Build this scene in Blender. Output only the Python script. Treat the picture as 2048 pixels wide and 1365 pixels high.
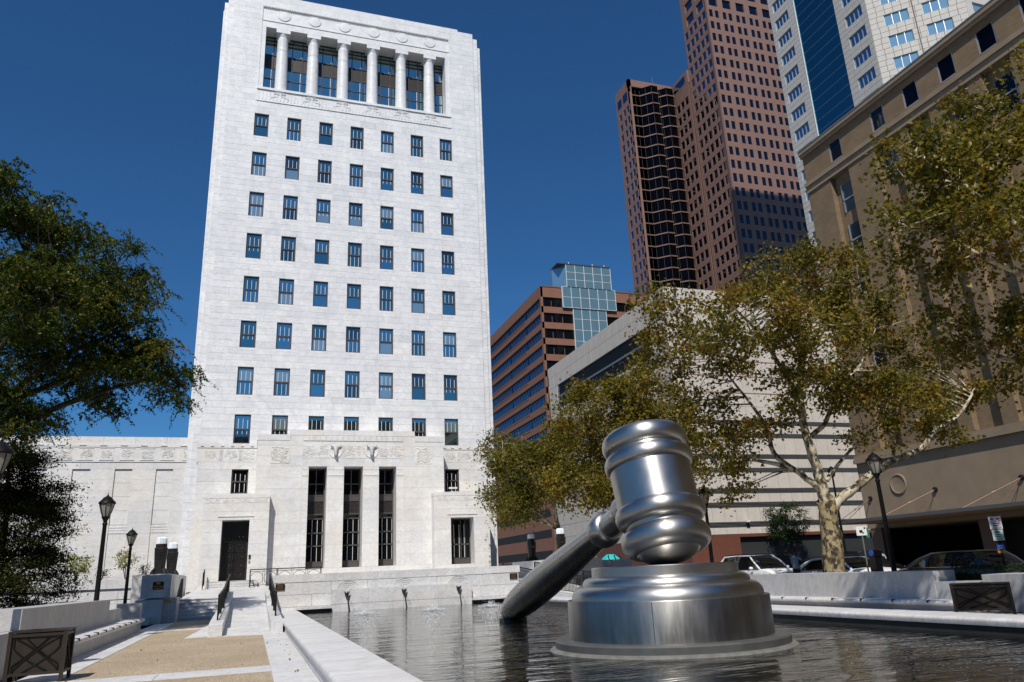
import bpy, math, random
import numpy as np
from mathutils import Matrix, Vector

for o in list(bpy.data.objects):
    bpy.data.objects.remove(o)
scene = bpy.context.scene
COL = scene.collection
random.seed(7)
R = math.radians

# ------------------------------------------------------------------ camera
PITCH, ROLL, YAW = R(17.155), R(-2.619), R(19.091)
def _cam_axes():
    fw = np.array([0, math.cos(PITCH), math.sin(PITCH)])
    up = np.array([0, -math.sin(PITCH), math.cos(PITCH)])
    rt = np.array([1.0, 0, 0])
    r2 = rt * math.cos(ROLL) + up * math.sin(ROLL)
    u2 = up * math.cos(ROLL) - rt * math.sin(ROLL)
    M = np.array([[math.cos(YAW), math.sin(YAW), 0], [-math.sin(YAW), math.cos(YAW), 0], [0, 0, 1]])
    return M @ fw, M @ r2, M @ u2
_fw, _rt, _up = _cam_axes()
cam_data = bpy.data.cameras.new('camera')
cam = bpy.data.objects.new('camera', cam_data)
COL.objects.link(cam)
cam_data.sensor_width = 36.0
cam_data.sensor_fit = 'HORIZONTAL'
cam_data.lens = 1501.1 / 2048 * 36
cam_data.clip_start = 0.05
cam_data.clip_end = 6000
m = Matrix.Identity(4)
for i in range(3):
    m[i][0], m[i][1], m[i][2] = _rt[i], _up[i], -_fw[i]
m[0][3], m[1][3], m[2][3] = -6.8, 0.0, 1.5
cam.matrix_world = m
scene.camera = cam

# ------------------------------------------------------------------ sky, sun, exposure
SUN_AZ, SUN_EL = R(204.6), R(50)
world = bpy.data.worlds.new('World')
scene.world = world
world.use_nodes = True
wn = world.node_tree
bg = wn.nodes['Background']
sky = wn.nodes.new('ShaderNodeTexSky')
sky.sky_type = 'NISHITA'
sky.sun_disc = False
sky.sun_elevation = SUN_EL
sky.sun_rotation = SUN_AZ
sky.altitude = 300
sky.air_density = 1.0
sky.dust_density = 0.6
sky.ozone_density = 2.0
sky_hue = wn.nodes.new('ShaderNodeMix')   # one even tint over the whole sky
sky_hue.data_type = 'RGBA'
sky_hue.blend_type = 'MULTIPLY'
sky_hue.inputs[0].default_value = 1.0
sky_hue.inputs[7].default_value = (0.36, 0.82, 1.24, 1)
wn.links.new(sky.outputs[0], sky_hue.inputs[6])
wn.links.new(sky_hue.outputs[2], bg.inputs[0])
bg.inputs[1].default_value = 0.068
sun_data = bpy.data.lights.new('sun', 'SUN')
sun = bpy.data.objects.new('sun', sun_data)
COL.objects.link(sun)
sun_data.energy = 4.7
sun_data.angle = R(0.53)
sun_data.color = (1.0, 0.945, 0.865)
SUN_DIR = Vector((math.sin(SUN_AZ) * math.cos(SUN_EL), math.cos(SUN_AZ) * math.cos(SUN_EL), math.sin(SUN_EL)))
sun.rotation_euler = SUN_DIR.to_track_quat('Z', 'Y').to_euler()
sun.location = (-20, -40, 60)
vs = scene.view_settings
vs.view_transform = 'Standard'
vs.look = 'None'
vs.exposure = 0.0
vs.gamma = 1.0
vs.use_curve_mapping = False
scene.cycles.max_bounces = 8
scene.cycles.transparent_max_bounces = 12

# ------------------------------------------------------------------ materials
MATS = {}
class NT:
    def __init__(s, name):
        s.m = bpy.data.materials.new(name)
        s.m.use_nodes = True
        s.t = s.m.node_tree
        s.b = s.t.nodes['Principled BSDF']
        s.out = s.t.nodes['Material Output']
        s._co = None
        MATS[name] = s.m
    def n(s, typ, **kw):
        nd = s.t.nodes.new('ShaderNode' + typ)
        for k, v in kw.items():
            if k.startswith('i_'):
                nd.inputs[k[2:]].default_value = v
            else:
                setattr(nd, k, v)
        return nd
    def l(s, a, b):
        s.t.links.new(a, b)
    def co(s, scale=(1, 1, 1)):
        if s._co is None:
            s._co = s.n('TexCoord').outputs['Object']
            g = s.n('NewGeometry')
            s._co = g.outputs['Position']
        if tuple(scale) == (1, 1, 1):
            return s._co
        mp = s.n('Mapping')
        mp.inputs['Scale'].default_value = scale
        s.l(s._co, mp.inputs[0])
        return mp.outputs[0]
    def noise(s, scale, detail=3, rough=0.55, sc=(1, 1, 1), dist=0.0):
        nd = s.n('TexNoise')
        nd.inputs['Scale'].default_value = scale
        nd.inputs['Detail'].default_value = detail
        nd.inputs['Roughness'].default_value = rough
        nd.inputs['Distortion'].default_value = dist
        s.l(s.co(sc), nd.inputs['Vector'])
        return nd.outputs['Fac']
    def ramp(s, fac, stops):
        r = s.n('ValToRGB')
        el = r.color_ramp.elements
        while len(el) < len(stops):
            el.new(0.5)
        for e, (p, c) in zip(el, stops):
            e.position = p
            e.color = tuple(c) + (1,) if len(c) == 3 else c
        s.l(fac, r.inputs[0])
        return r.outputs[0]
    def mix(s, fac, a, b, mode='MIX'):
        x = s.n('Mix', data_type='RGBA', blend_type=mode)
        for sock, v in ((x.inputs[0], fac), (x.inputs[6], a), (x.inputs[7], b)):
            if isinstance(v, (int, float)):
                sock.default_value = v
            elif isinstance(v, tuple):
                sock.default_value = v + (1,) if len(v) == 3 else v
            else:
                s.l(v, sock)
        return x.outputs[2]
    def math(s, op, a, b=0.0):
        x = s.n('Math', operation=op)
        for sock, v in ((x.inputs[0], a), (x.inputs[1], b)):
            if isinstance(v, (int, float)):
                sock.default_value = v
            else:
                s.l(v, sock)
        return x.outputs[0]
    def attr(s, name):
        return s.n('Attribute', attribute_name=name).outputs['Fac']
    def bump(s, h, strength=0.3, dist=0.02):
        b = s.n('Bump')
        b.inputs['Strength'].default_value = strength
        b.inputs['Distance'].default_value = dist
        s.l(h, b.inputs['Height'])
        s.l(b.outputs[0], s.b.inputs['Normal'])
    def base(s, c):
        if isinstance(c, tuple):
            s.b.inputs['Base Color'].default_value = c + (1,)
        else:
            s.l(c, s.b.inputs['Base Color'])
    def set(s, **kw):
        for k, v in kw.items():
            sk = s.b.inputs[k.replace('_', ' ')]
            if isinstance(v, (int, float, tuple)):
                sk.default_value = v
            else:
                s.l(v, sk)

def simple(name, col, rough=0.6, metal=0.0, var=0.0, scale=4.0, bump=0.0, spec=0.5):
    t = NT(name)
    if var:
        n = t.noise(scale, 4)
        t.base(t.ramp(n, [(0.3, tuple(c * (1 - var) for c in col)), (0.7, tuple(min(1, c * (1 + var)) for c in col))]))
        if bump:
            t.bump(n, bump, 0.01)
    else:
        t.base(col)
    t.set(Roughness=rough, Metallic=metal)
    t.b.inputs['Specular IOR Level'].default_value = spec
    return t.m

def marble(name, lo, hi, vein, warm=None, vs_=0.9, rough=0.45, sc=(1, 1, 1)):
    t = NT(name)
    cloud = t.noise(0.55, 6, 0.68, sc, 1.2)
    c = t.ramp(cloud, [(0.3, lo), (0.62, hi)])
    vn = t.noise(vs_, 6, 0.62, (sc[0], sc[1], sc[2] * 1.6), 2.4)
    vmask = t.ramp(t.math('ABSOLUTE', t.math('SUBTRACT', vn, 0.5)), [(0.0, (1, 1, 1)), (0.045, (0, 0, 0))])
    c = t.mix(t.math('MULTIPLY', vmask, 0.5), c, vein)
    tint = t.attr('tint')
    c = t.mix(1.0, c, t.ramp(tint, [(0.0, (1, 1, 1)), (0.5, (0.93, 0.94, 0.96)), (1.0, (0.82, 0.83, 0.86))]), 'MULTIPLY')
    if warm:
        w = t.noise(0.35, 5, 0.65)
        w2 = t.ramp(w, [(0.48, (0, 0, 0)), (0.75, (1, 1, 1))])
        c = t.mix(t.math('MULTIPLY', w2, 0.55), c, warm)
    st = t.noise(1.8, 5, 0.65, (1, 1, 0.10))
    c = t.mix(t.ramp(st, [(0.52, (0, 0, 0)), (0.85, (0.24, 0.24, 0.24))]), c, tuple(v * 0.8 for v in vein))
    t.base(c)
    t.set(Roughness=rough)
    t.b.inputs['Specular IOR Level'].default_value = 0.3
    t.bump(t.noise(14, 4), 0.05, 0.01)
    return t.m

marble('marble_tower', (0.66, 0.66, 0.665), (0.80, 0.795, 0.785), (0.52, 0.52, 0.535))
marble('marble_base', (0.64, 0.625, 0.60), (0.75, 0.73, 0.70), (0.50, 0.485, 0.47), warm=(0.66, 0.58, 0.47))
marble('marble_plaza', (0.54, 0.535, 0.53), (0.70, 0.69, 0.68), (0.36, 0.36, 0.37), warm=(0.64, 0.58, 0.50), vs_=1.4)
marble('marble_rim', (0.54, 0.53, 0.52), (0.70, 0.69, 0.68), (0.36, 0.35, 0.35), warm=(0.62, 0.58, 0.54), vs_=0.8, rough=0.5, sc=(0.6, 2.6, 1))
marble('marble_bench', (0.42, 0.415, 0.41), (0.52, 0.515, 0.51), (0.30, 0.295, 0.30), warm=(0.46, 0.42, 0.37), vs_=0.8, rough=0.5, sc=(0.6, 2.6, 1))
simple('stone_wet_shade', (0.035, 0.035, 0.036), 0.4, 0, 0.3, 3)  # wet stone, with the shade below the coping put into its colour
simple('mortar', (0.60, 0.60, 0.60), 0.9)
simple('mortar_tan', (0.58, 0.555, 0.52), 0.9)

def aggregate():
    t = NT('aggregate')
    v = t.n('TexVoronoi')
    v.inputs['Scale'].default_value = 55
    t.l(t.co(), v.inputs['Vector'])
    c = t.ramp(v.outputs['Color'], [(0.15, (0.21, 0.155, 0.10)), (0.5, (0.40, 0.315, 0.215)), (0.85, (0.56, 0.475, 0.35))])
    big = t.noise(0.5, 4)
    c = t.mix(1.0, c, t.ramp(big, [(0.35, (0.86, 0.84, 0.80)), (0.65, (1.05, 1.03, 1.0))]), 'MULTIPLY')
    t.base(c)
    t.set(Roughness=0.85)
    t.bump(v.outputs['Distance'], 0.5, 0.008)
aggregate()

def steel(name, lo, hi, r0, r1, axis='Z', streak=1.0, sc=(1, 1, 1)):
    t = NT(name)
    n = t.noise(2.2, 5, 0.6, sc)
    blot = t.noise(1.1, 3, 0.5)
    c = t.ramp(n, [(0.3, lo), (0.7, hi)])
    c = t.mix(t.math('MULTIPLY', t.ramp(blot, [(0.45, (0, 0, 0)), (0.8, (1, 1, 1))]), 0.22 * streak), c, tuple(x * 0.6 for x in lo))
    t.base(c)
    t.set(Metallic=1.0)
    rr = t.n('MapRange')
    t.l(t.math('ADD', t.math('MULTIPLY', n, 0.7), t.math('MULTIPLY', blot, 0.3)), rr.inputs[0])
    rr.inputs[1].default_value = 0.3
    rr.inputs[2].default_value = 0.7
    rr.inputs[3].default_value = r0
    rr.inputs[4].default_value = r1
    t.set(Roughness=rr.outputs[0])
    t.b.inputs['Anisotropic'].default_value = 0.5
    t.b.inputs['Anisotropic Rotation'].default_value = 0.25
    tg = t.n('Tangent', direction_type='RADIAL', axis=axis)
    t.l(tg.outputs[0], t.b.inputs['Tangent'])
steel('steel', (0.40, 0.39, 0.375), (0.48, 0.47, 0.45), 0.32, 0.40)
steel('steel_handle', (0.32, 0.31, 0.30), (0.40, 0.39, 0.375), 0.22, 0.32)
steel('steel_drum', (0.24, 0.235, 0.225), (0.38, 0.37, 0.35), 0.32, 0.44, 'Z', 2.2, (3, 3, 0.5))
simple('steel_ring', (0.10, 0.10, 0.095), 0.5, 0.3, 0.2, 3)
simple('concrete_ring', (0.15, 0.145, 0.13), 0.55, 0.0, 0.25, 5)

def water():
    t = NT('water')
    a = t.noise(0.7, 2, 0.5, (0.5, 1.5, 1), 0.6)
    b = t.noise(2.1, 3, 0.5, (0.4, 1.5, 1), 0.9)
    c = t.noise(7.0, 2, 0.5, (0.5, 1.3, 1), 0.3)
    h = t.math('ADD', t.math('ADD', t.math('MULTIPLY', a, 1.0), t.math('MULTIPLY', b, 0.55)), t.math('MULTIPLY', c, 0.12))
    t.base((0.010, 0.010, 0.008))
    t.set(Roughness=0.01, IOR=1.333)
    t.b.inputs['Specular IOR Level'].default_value = 0.6
    t.bump(h, 1.0, 0.05)
water()

def glass(name, refl, dark, fac, rough=0.02):
    t = NT(name)
    g = t.n('BsdfGlossy')
    g.inputs['Color'].default_value = refl + (1,)
    g.inputs['Roughness'].default_value = rough
    d = t.n('BsdfDiffuse')
    d.inputs['Color'].default_value = dark + (1,)
    mx = t.n('MixShader')
    lw = t.n('LayerWeight')
    lw.inputs['Blend'].default_value = 0.25
    f = t.math('ADD', t.math('MULTIPLY', lw.outputs['Fresnel'], 0.5), fac)
    t.l(f, mx.inputs[0])
    t.l(d.outputs[0], mx.inputs[1])
    t.l(g.outputs[0], mx.inputs[2])
    t.l(mx.outputs[0], t.out.inputs[0])
    nb = t.noise(0.7, 2)
    b = t.n('Bump')
    b.inputs['Strength'].default_value = 0.02
    b.inputs['Distance'].default_value = 0.02
    t.l(nb, b.inputs['Height'])
    t.l(b.outputs[0], g.inputs['Normal'])
    return t.m
glass('glass_tower', (0.66, 0.92, 0.95), (0.012, 0.03, 0.04), 0.50)
glass('glass_dark', (0.30, 0.36, 0.42), (0.004, 0.005, 0.006), 0.05)
glass('glass_blue', (0.28, 0.34, 0.44), (0.004, 0.006, 0.012), 0.14)
glass('glass_mid', (0.42, 0.52, 0.62), (0.03, 0.055, 0.085), 0.28)
glass('glass_tower_b', (0.50, 0.74, 0.74), (0.010, 0.025, 0.030), 0.44)
glass('glass_tower_c', (0.66, 0.88, 0.92), (0.17, 0.23, 0.25), 0.40)
glass('glass_tower_d', (0.40, 0.56, 0.62), (0.008, 0.014, 0.018), 0.34)
glass('glass_sky', (0.6, 0.78, 0.92), (0.20, 0.35, 0.44), 0.35)  # bright sky mirrored on the sunlit faces is put into the diffuse colour
glass('glass_atrium', (0.55, 0.75, 0.88), (0.15, 0.28, 0.36), 0.42)
glass('glass_teal', (0.09, 0.28, 0.32), (0.002, 0.026, 0.040), 0.42)
glass('glass_car', (0.55, 0.6, 0.62), (0.008, 0.010, 0.010), 0.12)
simple('blind', (0.66, 0.68, 0.66), 0.7)
simple('frame_bronze', (0.075, 0.066, 0.064), 0.6, spec=0.2)
simple('bar_white', (0.72, 0.72, 0.70), 0.5)
simple('bronze_dark', (0.012, 0.010, 0.009), 0.42, 0.2, 0.3, 6)
simple('bronze_door', (0.030, 0.026, 0.023), 0.4, 0.3, 0.3, 9)
simple('gold', (0.55, 0.36, 0.13), 0.35, 0.9)
simple('black_metal', (0.006, 0.006, 0.006), 0.5, spec=0.2)
simple('lamp_glass', (0.26, 0.245, 0.21), 0.25)
simple('lantern_glass', (0.78, 0.82, 0.86), 0.3)
simple('bin_metal', (0.024, 0.016, 0.010), 0.5, 0.2, 0.15, 8)
simple('plaque', (0.028, 0.018, 0.010), 0.4, 0.5)
simple('plaque_black', (0.006, 0.006, 0.006), 0.3)
simple('asphalt', (0.055, 0.054, 0.053), 0.9, 0, 0.2, 3)
simple('concrete', (0.30, 0.285, 0.26), 0.85, 0, 0.12, 2)
simple('ground_mat', (0.16, 0.15, 0.135), 0.95, 0, 0.2, 0.2)
simple('soil', (0.035, 0.026, 0.018), 1.0, 0, 0.3, 6)
simple('road_paint', (0.7, 0.7, 0.66), 0.7)
simple('panel_gray', (0.54, 0.495, 0.44), 0.8, 0, 0.07, 1.2)
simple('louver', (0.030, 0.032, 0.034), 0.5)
simple('band_brown', (0.23, 0.125, 0.09), 0.7, 0, 0.1, 1)
simple('granite_red', (0.13, 0.045, 0.028), 0.6, 0, 0.12, 2)
simple('brick_brown', (0.215, 0.100, 0.064), 0.85, 0, 0.08, 0.8)
simple('granite_brown', (0.215, 0.125, 0.098), 0.55, 0, 0.06, 1.0)
simple('granite_brown_dark', (0.15, 0.085, 0.068), 0.55)
simple('granite_white', (0.51, 0.485, 0.44), 0.7, 0, 0.07, 1.5)
simple('joint_brown', (0.16, 0.11, 0.09), 0.8)
simple('alu', (0.55, 0.56, 0.57), 0.35, 0.7)
simple('alu_white', (0.72, 0.74, 0.74), 0.4)
simple('copper_rod', (0.22, 0.12, 0.09), 0.5, 0.3)
simple('wood', (0.28, 0.17, 0.09), 0.6, 0, 0.3, 3)
simple('canopy', (0.11, 0.11, 0.115), 0.45, 0.3)
simple('paint_white', (0.80, 0.80, 0.80), 0.25)
simple('paint_grey', (0.060, 0.066, 0.070), 0.22, 0.4)
simple('paint_black', (0.006, 0.006, 0.007), 0.2)
simple('tyre', (0.012, 0.012, 0.012), 0.8)
simple('headlamp', (0.6, 0.6, 0.6), 0.1)
simple('amber', (0.65, 0.16, 0.03), 0.3)
simple('chrome', (0.65, 0.65, 0.66), 0.15, 1.0)
simple('skin', (0.30, 0.16, 0.10), 0.55)
simple('skin_dark', (0.09, 0.045, 0.03), 0.55)
simple('shirt_blue', (0.24, 0.28, 0.32), 0.9, 0, 0.15, 20)
simple('shirt_pale', (0.32, 0.36, 0.42), 0.9, 0, 0.15, 20)
simple('trousers', (0.014, 0.014, 0.018), 0.9)
simple('hair', (0.01, 0.008, 0.007), 0.6)
simple('cap_red', (0.20, 0.05, 0.03), 0.8)
simple('sign_white', (0.72, 0.72, 0.70), 0.5)
simple('sign_mint', (0.52, 0.62, 0.56), 0.5)
simple('sign_red', (0.45, 0.03, 0.03), 0.5)
simple('sign_green', (0.02, 0.18, 0.12), 0.5)
simple('sign_blue', (0.03, 0.12, 0.55), 0.5)
simple('sign_orange', (0.75, 0.28, 0.02), 0.5)
simple('galv', (0.32, 0.32, 0.32), 0.45, 0.7)
simple('hydrant_red', (0.35, 0.07, 0.03), 0.5)
simple('teal', (0.02, 0.42, 0.42), 0.6, 0, 0.15, 3)
simple('plastic_white', (0.7, 0.7, 0.7), 0.6)

def brick_tan():
    t = NT('brick_tan')
    g = t.n('NewGeometry').outputs['Position']
    sx = t.n('SeparateXYZ')
    t.l(g, sx.inputs[0])
    cb = t.n('CombineXYZ')
    t.l(t.math('ADD', sx.outputs[0], sx.outputs[1]), cb.inputs[0])
    t.l(sx.outputs[2], cb.inputs[1])
    br = t.n('TexBrick')
    br.inputs['Color1'].default_value = (0.190, 0.128, 0.070, 1)
    br.inputs['Color2'].default_value = (0.230, 0.160, 0.092, 1)
    br.inputs['Mortar'].default_value = (0.17, 0.125, 0.08, 1)
    br.inputs['Scale'].default_value = 1.0
    br.inputs['Brick Width'].default_value = 0.42
    br.inputs['Row Height'].default_value = 0.14
    br.inputs['Mortar Size'].default_value = 0.012
    t.l(cb.outputs[0], br.inputs['Vector'])
    n = t.noise(0.6, 5)
    t.base(t.mix(1.0, br.outputs['Color'], t.ramp(n, [(0.3, (0.85, 0.85, 0.85)), (0.7, (1.1, 1.08, 1.05))]), 'MULTIPLY'))
    t.set(Roughness=0.9)
brick_tan()
simple('stone_tan', (0.255, 0.192, 0.128), 0.85, 0, 0.10, 1.0)

def leafmat(name, stops, trans=0.42):
    t = NT(name)
    c = t.ramp(t.attr('tint'), stops)
    d = t.n('BsdfDiffuse')
    tr = t.n('BsdfTranslucent')
    gl = t.n('BsdfGlossy')
    gl.inputs['Roughness'].default_value = 0.35
    gl.inputs['Color'].default_value = (0.6, 0.6, 0.55, 1)
    t.l(c, d.inputs[0])
    t.l(t.mix(1.0, c, (1.0, 1.0, 0.55), 'MULTIPLY'), tr.inputs[0])
    m1 = t.n('MixShader')
    m1.inputs[0].default_value = trans
    t.l(d.outputs[0], m1.inputs[1])
    t.l(tr.outputs[0], m1.inputs[2])
    m2 = t.n('MixShader')
    m2.inputs[0].default_value = 0.012
    t.l(m1.outputs[0], m2.inputs[1])
    t.l(gl.outputs[0], m2.inputs[2])
    t.l(m2.outputs[0], t.out.inputs[0])
leafmat('leaf_plane', [(0.0, (0.055, 0.075, 0.015)), (0.45, (0.172, 0.143, 0.024)), (0.8, (0.28, 0.20, 0.033)), (0.93, (0.25, 0.11, 0.022)), (1.0, (0.18, 0.05, 0.014))])
leafmat('leaf_locust', [(0.0, (0.028, 0.055, 0.014)), (0.75, (0.075, 0.105, 0.020)), (0.95, (0.15, 0.13, 0.018)), (1.0, (0.26, 0.15, 0.012))], 0.25)
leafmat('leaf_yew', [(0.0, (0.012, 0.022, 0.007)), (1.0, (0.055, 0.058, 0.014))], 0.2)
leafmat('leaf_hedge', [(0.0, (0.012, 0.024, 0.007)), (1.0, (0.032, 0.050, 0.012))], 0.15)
leafmat('leaf_shrub', [(0.0, (0.17, 0.20, 0.03)), (1.0, (0.34, 0.34, 0.06))], 0.4)
leafmat('leaf_small', [(0.0, (0.012, 0.035, 0.012)), (1.0, (0.03, 0.06, 0.016))], 0.2)
def bark(name, a, b, c, s):
    t = NT(name)
    n = t.noise(s, 6, 0.62, (1, 1, 0.75), 0.35)
    v = t.n('TexVoronoi')
    v.inputs['Scale'].default_value = s * 1.6
    t.l(t.co((1, 1, 0.7)), v.inputs['Vector'])
    f = t.math('ADD', t.math('MULTIPLY', n, 0.65), t.math('MULTIPLY', v.outputs['Color'], 0.35))
    r = t.n('ValToRGB')
    r.color_ramp.interpolation = 'LINEAR'
    t.base(t.ramp(f, [(0.40, a), (0.47, b), (0.56, c)]))
    t.set(Roughness=0.85)
    t.bump(f, 0.6, 0.04)
bark('bark_plane', (0.075, 0.055, 0.032), (0.27, 0.21, 0.12), (0.50, 0.45, 0.33), 4.0)
bark('bark_plane_low', (0.030, 0.021, 0.013), (0.10, 0.07, 0.04), (0.30, 0.235, 0.12), 5.0)
bark('bark_dark', (0.018, 0.014, 0.010), (0.035, 0.027, 0.02), (0.06, 0.048, 0.036), 5.0)
def foam():
    t = NT('foam')
    t.base((0.85, 0.88, 0.9))
    t.set(Roughness=0.4)
    t.b.inputs['Subsurface Weight'].default_value = 0.0
foam()

# ------------------------------------------------------------------ mesh helpers
OFF = {}
def off(o):
    return OFF.get(o.name, (0, 0, 0)) if o else (0, 0, 0)

class MB:
    def __init__(s):
        s.v = []
        s.f = []
        s.t = []
        s.mi = []
    def add(s, vs_, fs, t=0.0, mi=0):
        b = len(s.v)
        s.v.extend(vs_)
        for f in fs:
            s.f.append(tuple(b + i for i in f))
            s.t.append(t)
            s.mi.append(mi)
        return s
    def box(s, x0, x1, y0, y1, z0, z1, t=0.0, mi=0):
        if x0 > x1: x0, x1 = x1, x0
        if y0 > y1: y0, y1 = y1, y0
        if z0 > z1: z0, z1 = z1, z0
        return s.add([(x0, y0, z0), (x1, y0, z0), (x1, y1, z0), (x0, y1, z0), (x0, y0, z1), (x1, y0, z1), (x1, y1, z1), (x0, y1, z1)],
                     [(0, 3, 2, 1), (4, 5, 6, 7), (0, 1, 5, 4), (1, 2, 6, 5), (2, 3, 7, 6), (3, 0, 4, 7)], t, mi)
    def quad(s, a, b, c, d, t=0.0, mi=0):
        return s.add([a, b, c, d], [(0, 1, 2, 3)], t, mi)
    def prism(s, poly, z0, z1, t=0.0, mi=0, f=None):
        # poly: list of 2d points, ccw; f maps (u,v,w) to xyz
        f = f or (lambda u, v, w: (u, v, w))
        n = len(poly)
        vs_ = [f(u, v, z0) for u, v in poly] + [f(u, v, z1) for u, v in poly]
        fs = [tuple(reversed(range(n))), tuple(range(n, 2 * n))] + [(i, (i + 1) % n, n + (i + 1) % n, n + i) for i in range(n)]
        return s.add(vs_, fs, t, mi)
    def tube(s, pts, rad, n=8, t=0.0, mi=0, caps=True):
        pts = [Vector(p) for p in pts]
        if isinstance(rad, (int, float)):
            rad = [rad] * len(pts)
        vs_, fs = [], []
        prev = None
        for i, p in enumerate(pts):
            d = (pts[min(i + 1, len(pts) - 1)] - pts[max(i - 1, 0)])
            d = d.normalized() if d.length > 1e-9 else Vector((0, 0, 1))
            if prev is None:
                a = d.cross(Vector((0, 0, 1)))
                if a.length < 1e-3:
                    a = d.cross(Vector((1, 0, 0)))
            else:
                a = prev - d * prev.dot(d)
            a.normalize()
            prev = a
            b = d.cross(a)
            for k in range(n):
                an = 2 * math.pi * k / n
                vs_.append(tuple(p + (a * math.cos(an) + b * math.sin(an)) * rad[i]))
        for i in range(len(pts) - 1):
            for k in range(n):
                k2 = (k + 1) % n
                fs.append((i * n + k, i * n + k2, (i + 1) * n + k2, (i + 1) * n + k))
        if caps:
            fs.append(tuple(reversed(range(n))))
            fs.append(tuple(range((len(pts) - 1) * n, len(pts) * n)))
        return s.add(vs_, fs, t, mi)
    def lathe(s, prof, n=32, M=None, t=0.0, mi=0, a0=0.0, a1=2 * math.pi):
        # prof: (r, z) pairs from bottom to top
        full = abs(a1 - a0 - 2 * math.pi) < 1e-6
        k = n if full else n + 1
        vs_, fs = [], []
        for r, z in prof:
            for i in range(k):
                an = a0 + (a1 - a0) * i / n
                p = Vector((r * math.cos(an), r * math.sin(an), z))
                vs_.append(tuple(M @ p) if M is not None else tuple(p))
        for j in range(len(prof) - 1):
            for i in range(n):
                i2 = (i + 1) % k
                fs.append((j * k + i, j * k + i2, (j + 1) * k + i2, (j + 1) * k + i))
        if full:
            if prof[0][0] > 1e-4:
                fs.append(tuple(reversed(range(k))))
            if prof[-1][0] > 1e-4:
                fs.append(tuple(range((len(prof) - 1) * k, len(prof) * k)))
        return s.add(vs_, fs, t, mi)
    def mesh(s, name, mats, smooth=False, o=(0, 0, 0), sharp=35):
        me = bpy.data.meshes.new(name)
        v = np.array(s.v, dtype=float).reshape(-1, 3) - np.array(o)
        me.from_pydata(v.tolist(), [], s.f)
        if isinstance(mats, str):
            mats = [mats]
        for mm in mats:
            me.materials.append(MATS[mm])
        if len(mats) > 1:
            me.polygons.foreach_set('material_index', s.mi)
        if any(s.t):
            a = me.attributes.new('tint', 'FLOAT', 'FACE')
            a.data.foreach_set('value', s.t)
        if smooth:
            me.shade_smooth()
            try:
                me.set_sharp_from_angle(angle=R(sharp))
            except Exception:
                pass
        me.update()
        return me
    def build(s, name, mats, parent=None, smooth=False, sharp=35):
        o = bpy.data.objects.new(name, s.mesh(name, mats, smooth, off(parent), sharp))
        COL.objects.link(o)
        if parent:
            o.parent = parent
            OFF[o.name] = off(parent)
        return o

def inst(name, me, loc, parent=None, rz=0.0, scale=None, rot=None):
    o = bpy.data.objects.new(name, me)
    COL.objects.link(o)
    p = off(parent)
    o.location = (loc[0] - p[0], loc[1] - p[1], loc[2] - p[2])
    if rot:
        o.rotation_euler = rot
    elif rz:
        o.rotation_euler = (0, 0, rz)
    if scale:
        o.scale = scale
    if parent:
        o.parent = parent
    OFF[o.name] = tuple(loc)
    return o

def empty(name, loc):
    o = bpy.data.objects.new(name, None)
    o.empty_display_size = 0.5
    COL.objects.link(o)
    o.location = loc
    OFF[o.name] = tuple(loc)
    return o

def tag(o, label=None, cat=None, group=None, kind=None):
    if label: o['label'] = label
    if cat: o['category'] = cat
    if group: o['group'] = group
    if kind: o['kind'] = kind
    return o

def thing(name, loc, label, cat, group=None):
    return tag(empty(name, loc), label, cat, group)

def copy_tree(o, parent=None):
    c = o.copy()
    COL.objects.link(c)
    c.parent = parent
    for ch in list(o.children):
        copy_tree(ch, c)
    return c

def text(name, body, size, loc, rot, mat, parent):
    cu = bpy.data.curves.new(name, 'FONT')
    cu.body = body
    cu.size = size
    cu.align_x = 'CENTER'
    cu.align_y = 'CENTER'
    cu.extrude = 0.002
    cu.materials.append(MATS[mat])
    o = bpy.data.objects.new(name, cu)
    COL.objects.link(o)
    p = off(parent)
    o.location = tuple(a - b for a, b in zip(loc, p))
    o.rotation_euler = rot
    o.parent = parent
    return o

class Frame:
    """A wall plane: u along it, z up, d out of it (towards the viewer)."""
    def __init__(s, O, U, N):
        s.O, s.U, s.N = np.array(O, float), np.array(U, float), np.array(N, float)
    def p(s, u, z, d=0.0):
        q = s.O + s.U * u + s.N * d
        return (q[0], q[1], q[2] + z)
    def box(s, mb, u0, u1, z0, z1, d0, d1, t=0.0, mi=0):
        P = s.p
        vs_ = [P(u0, z0, d0), P(u1, z0, d0), P(u1, z1, d0), P(u0, z1, d0), P(u0, z0, d1), P(u1, z0, d1), P(u1, z1, d1), P(u0, z1, d1)]
        return mb.add(vs_, [(0, 3, 2, 1), (4, 5, 6, 7), (0, 1, 5, 4), (1, 2, 6, 5), (2, 3, 7, 6), (3, 0, 4, 7)], t, mi)
    def quad(s, mb, u0, u1, z0, z1, d, t=0.0, mi=0):
        P = s.p
        return mb.quad(P(u0, z0, d), P(u1, z0, d), P(u1, z1, d), P(u0, z1, d), t, mi)

def intervals(u0, u1, z0, z1, openings):
    cuts = sorted((max(a, u0), min(b, u1)) for a, b, c, d in openings if c < z1 - 1e-4 and d > z0 + 1e-4 and b > u0 and a < u1)
    out, x = [], u0
    for a, b in cuts:
        if a - x > 1e-3:
            out.append((x, a))
        x = max(x, b)
    if u1 - x > 1e-3:
        out.append((x, u1))
    return out

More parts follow.
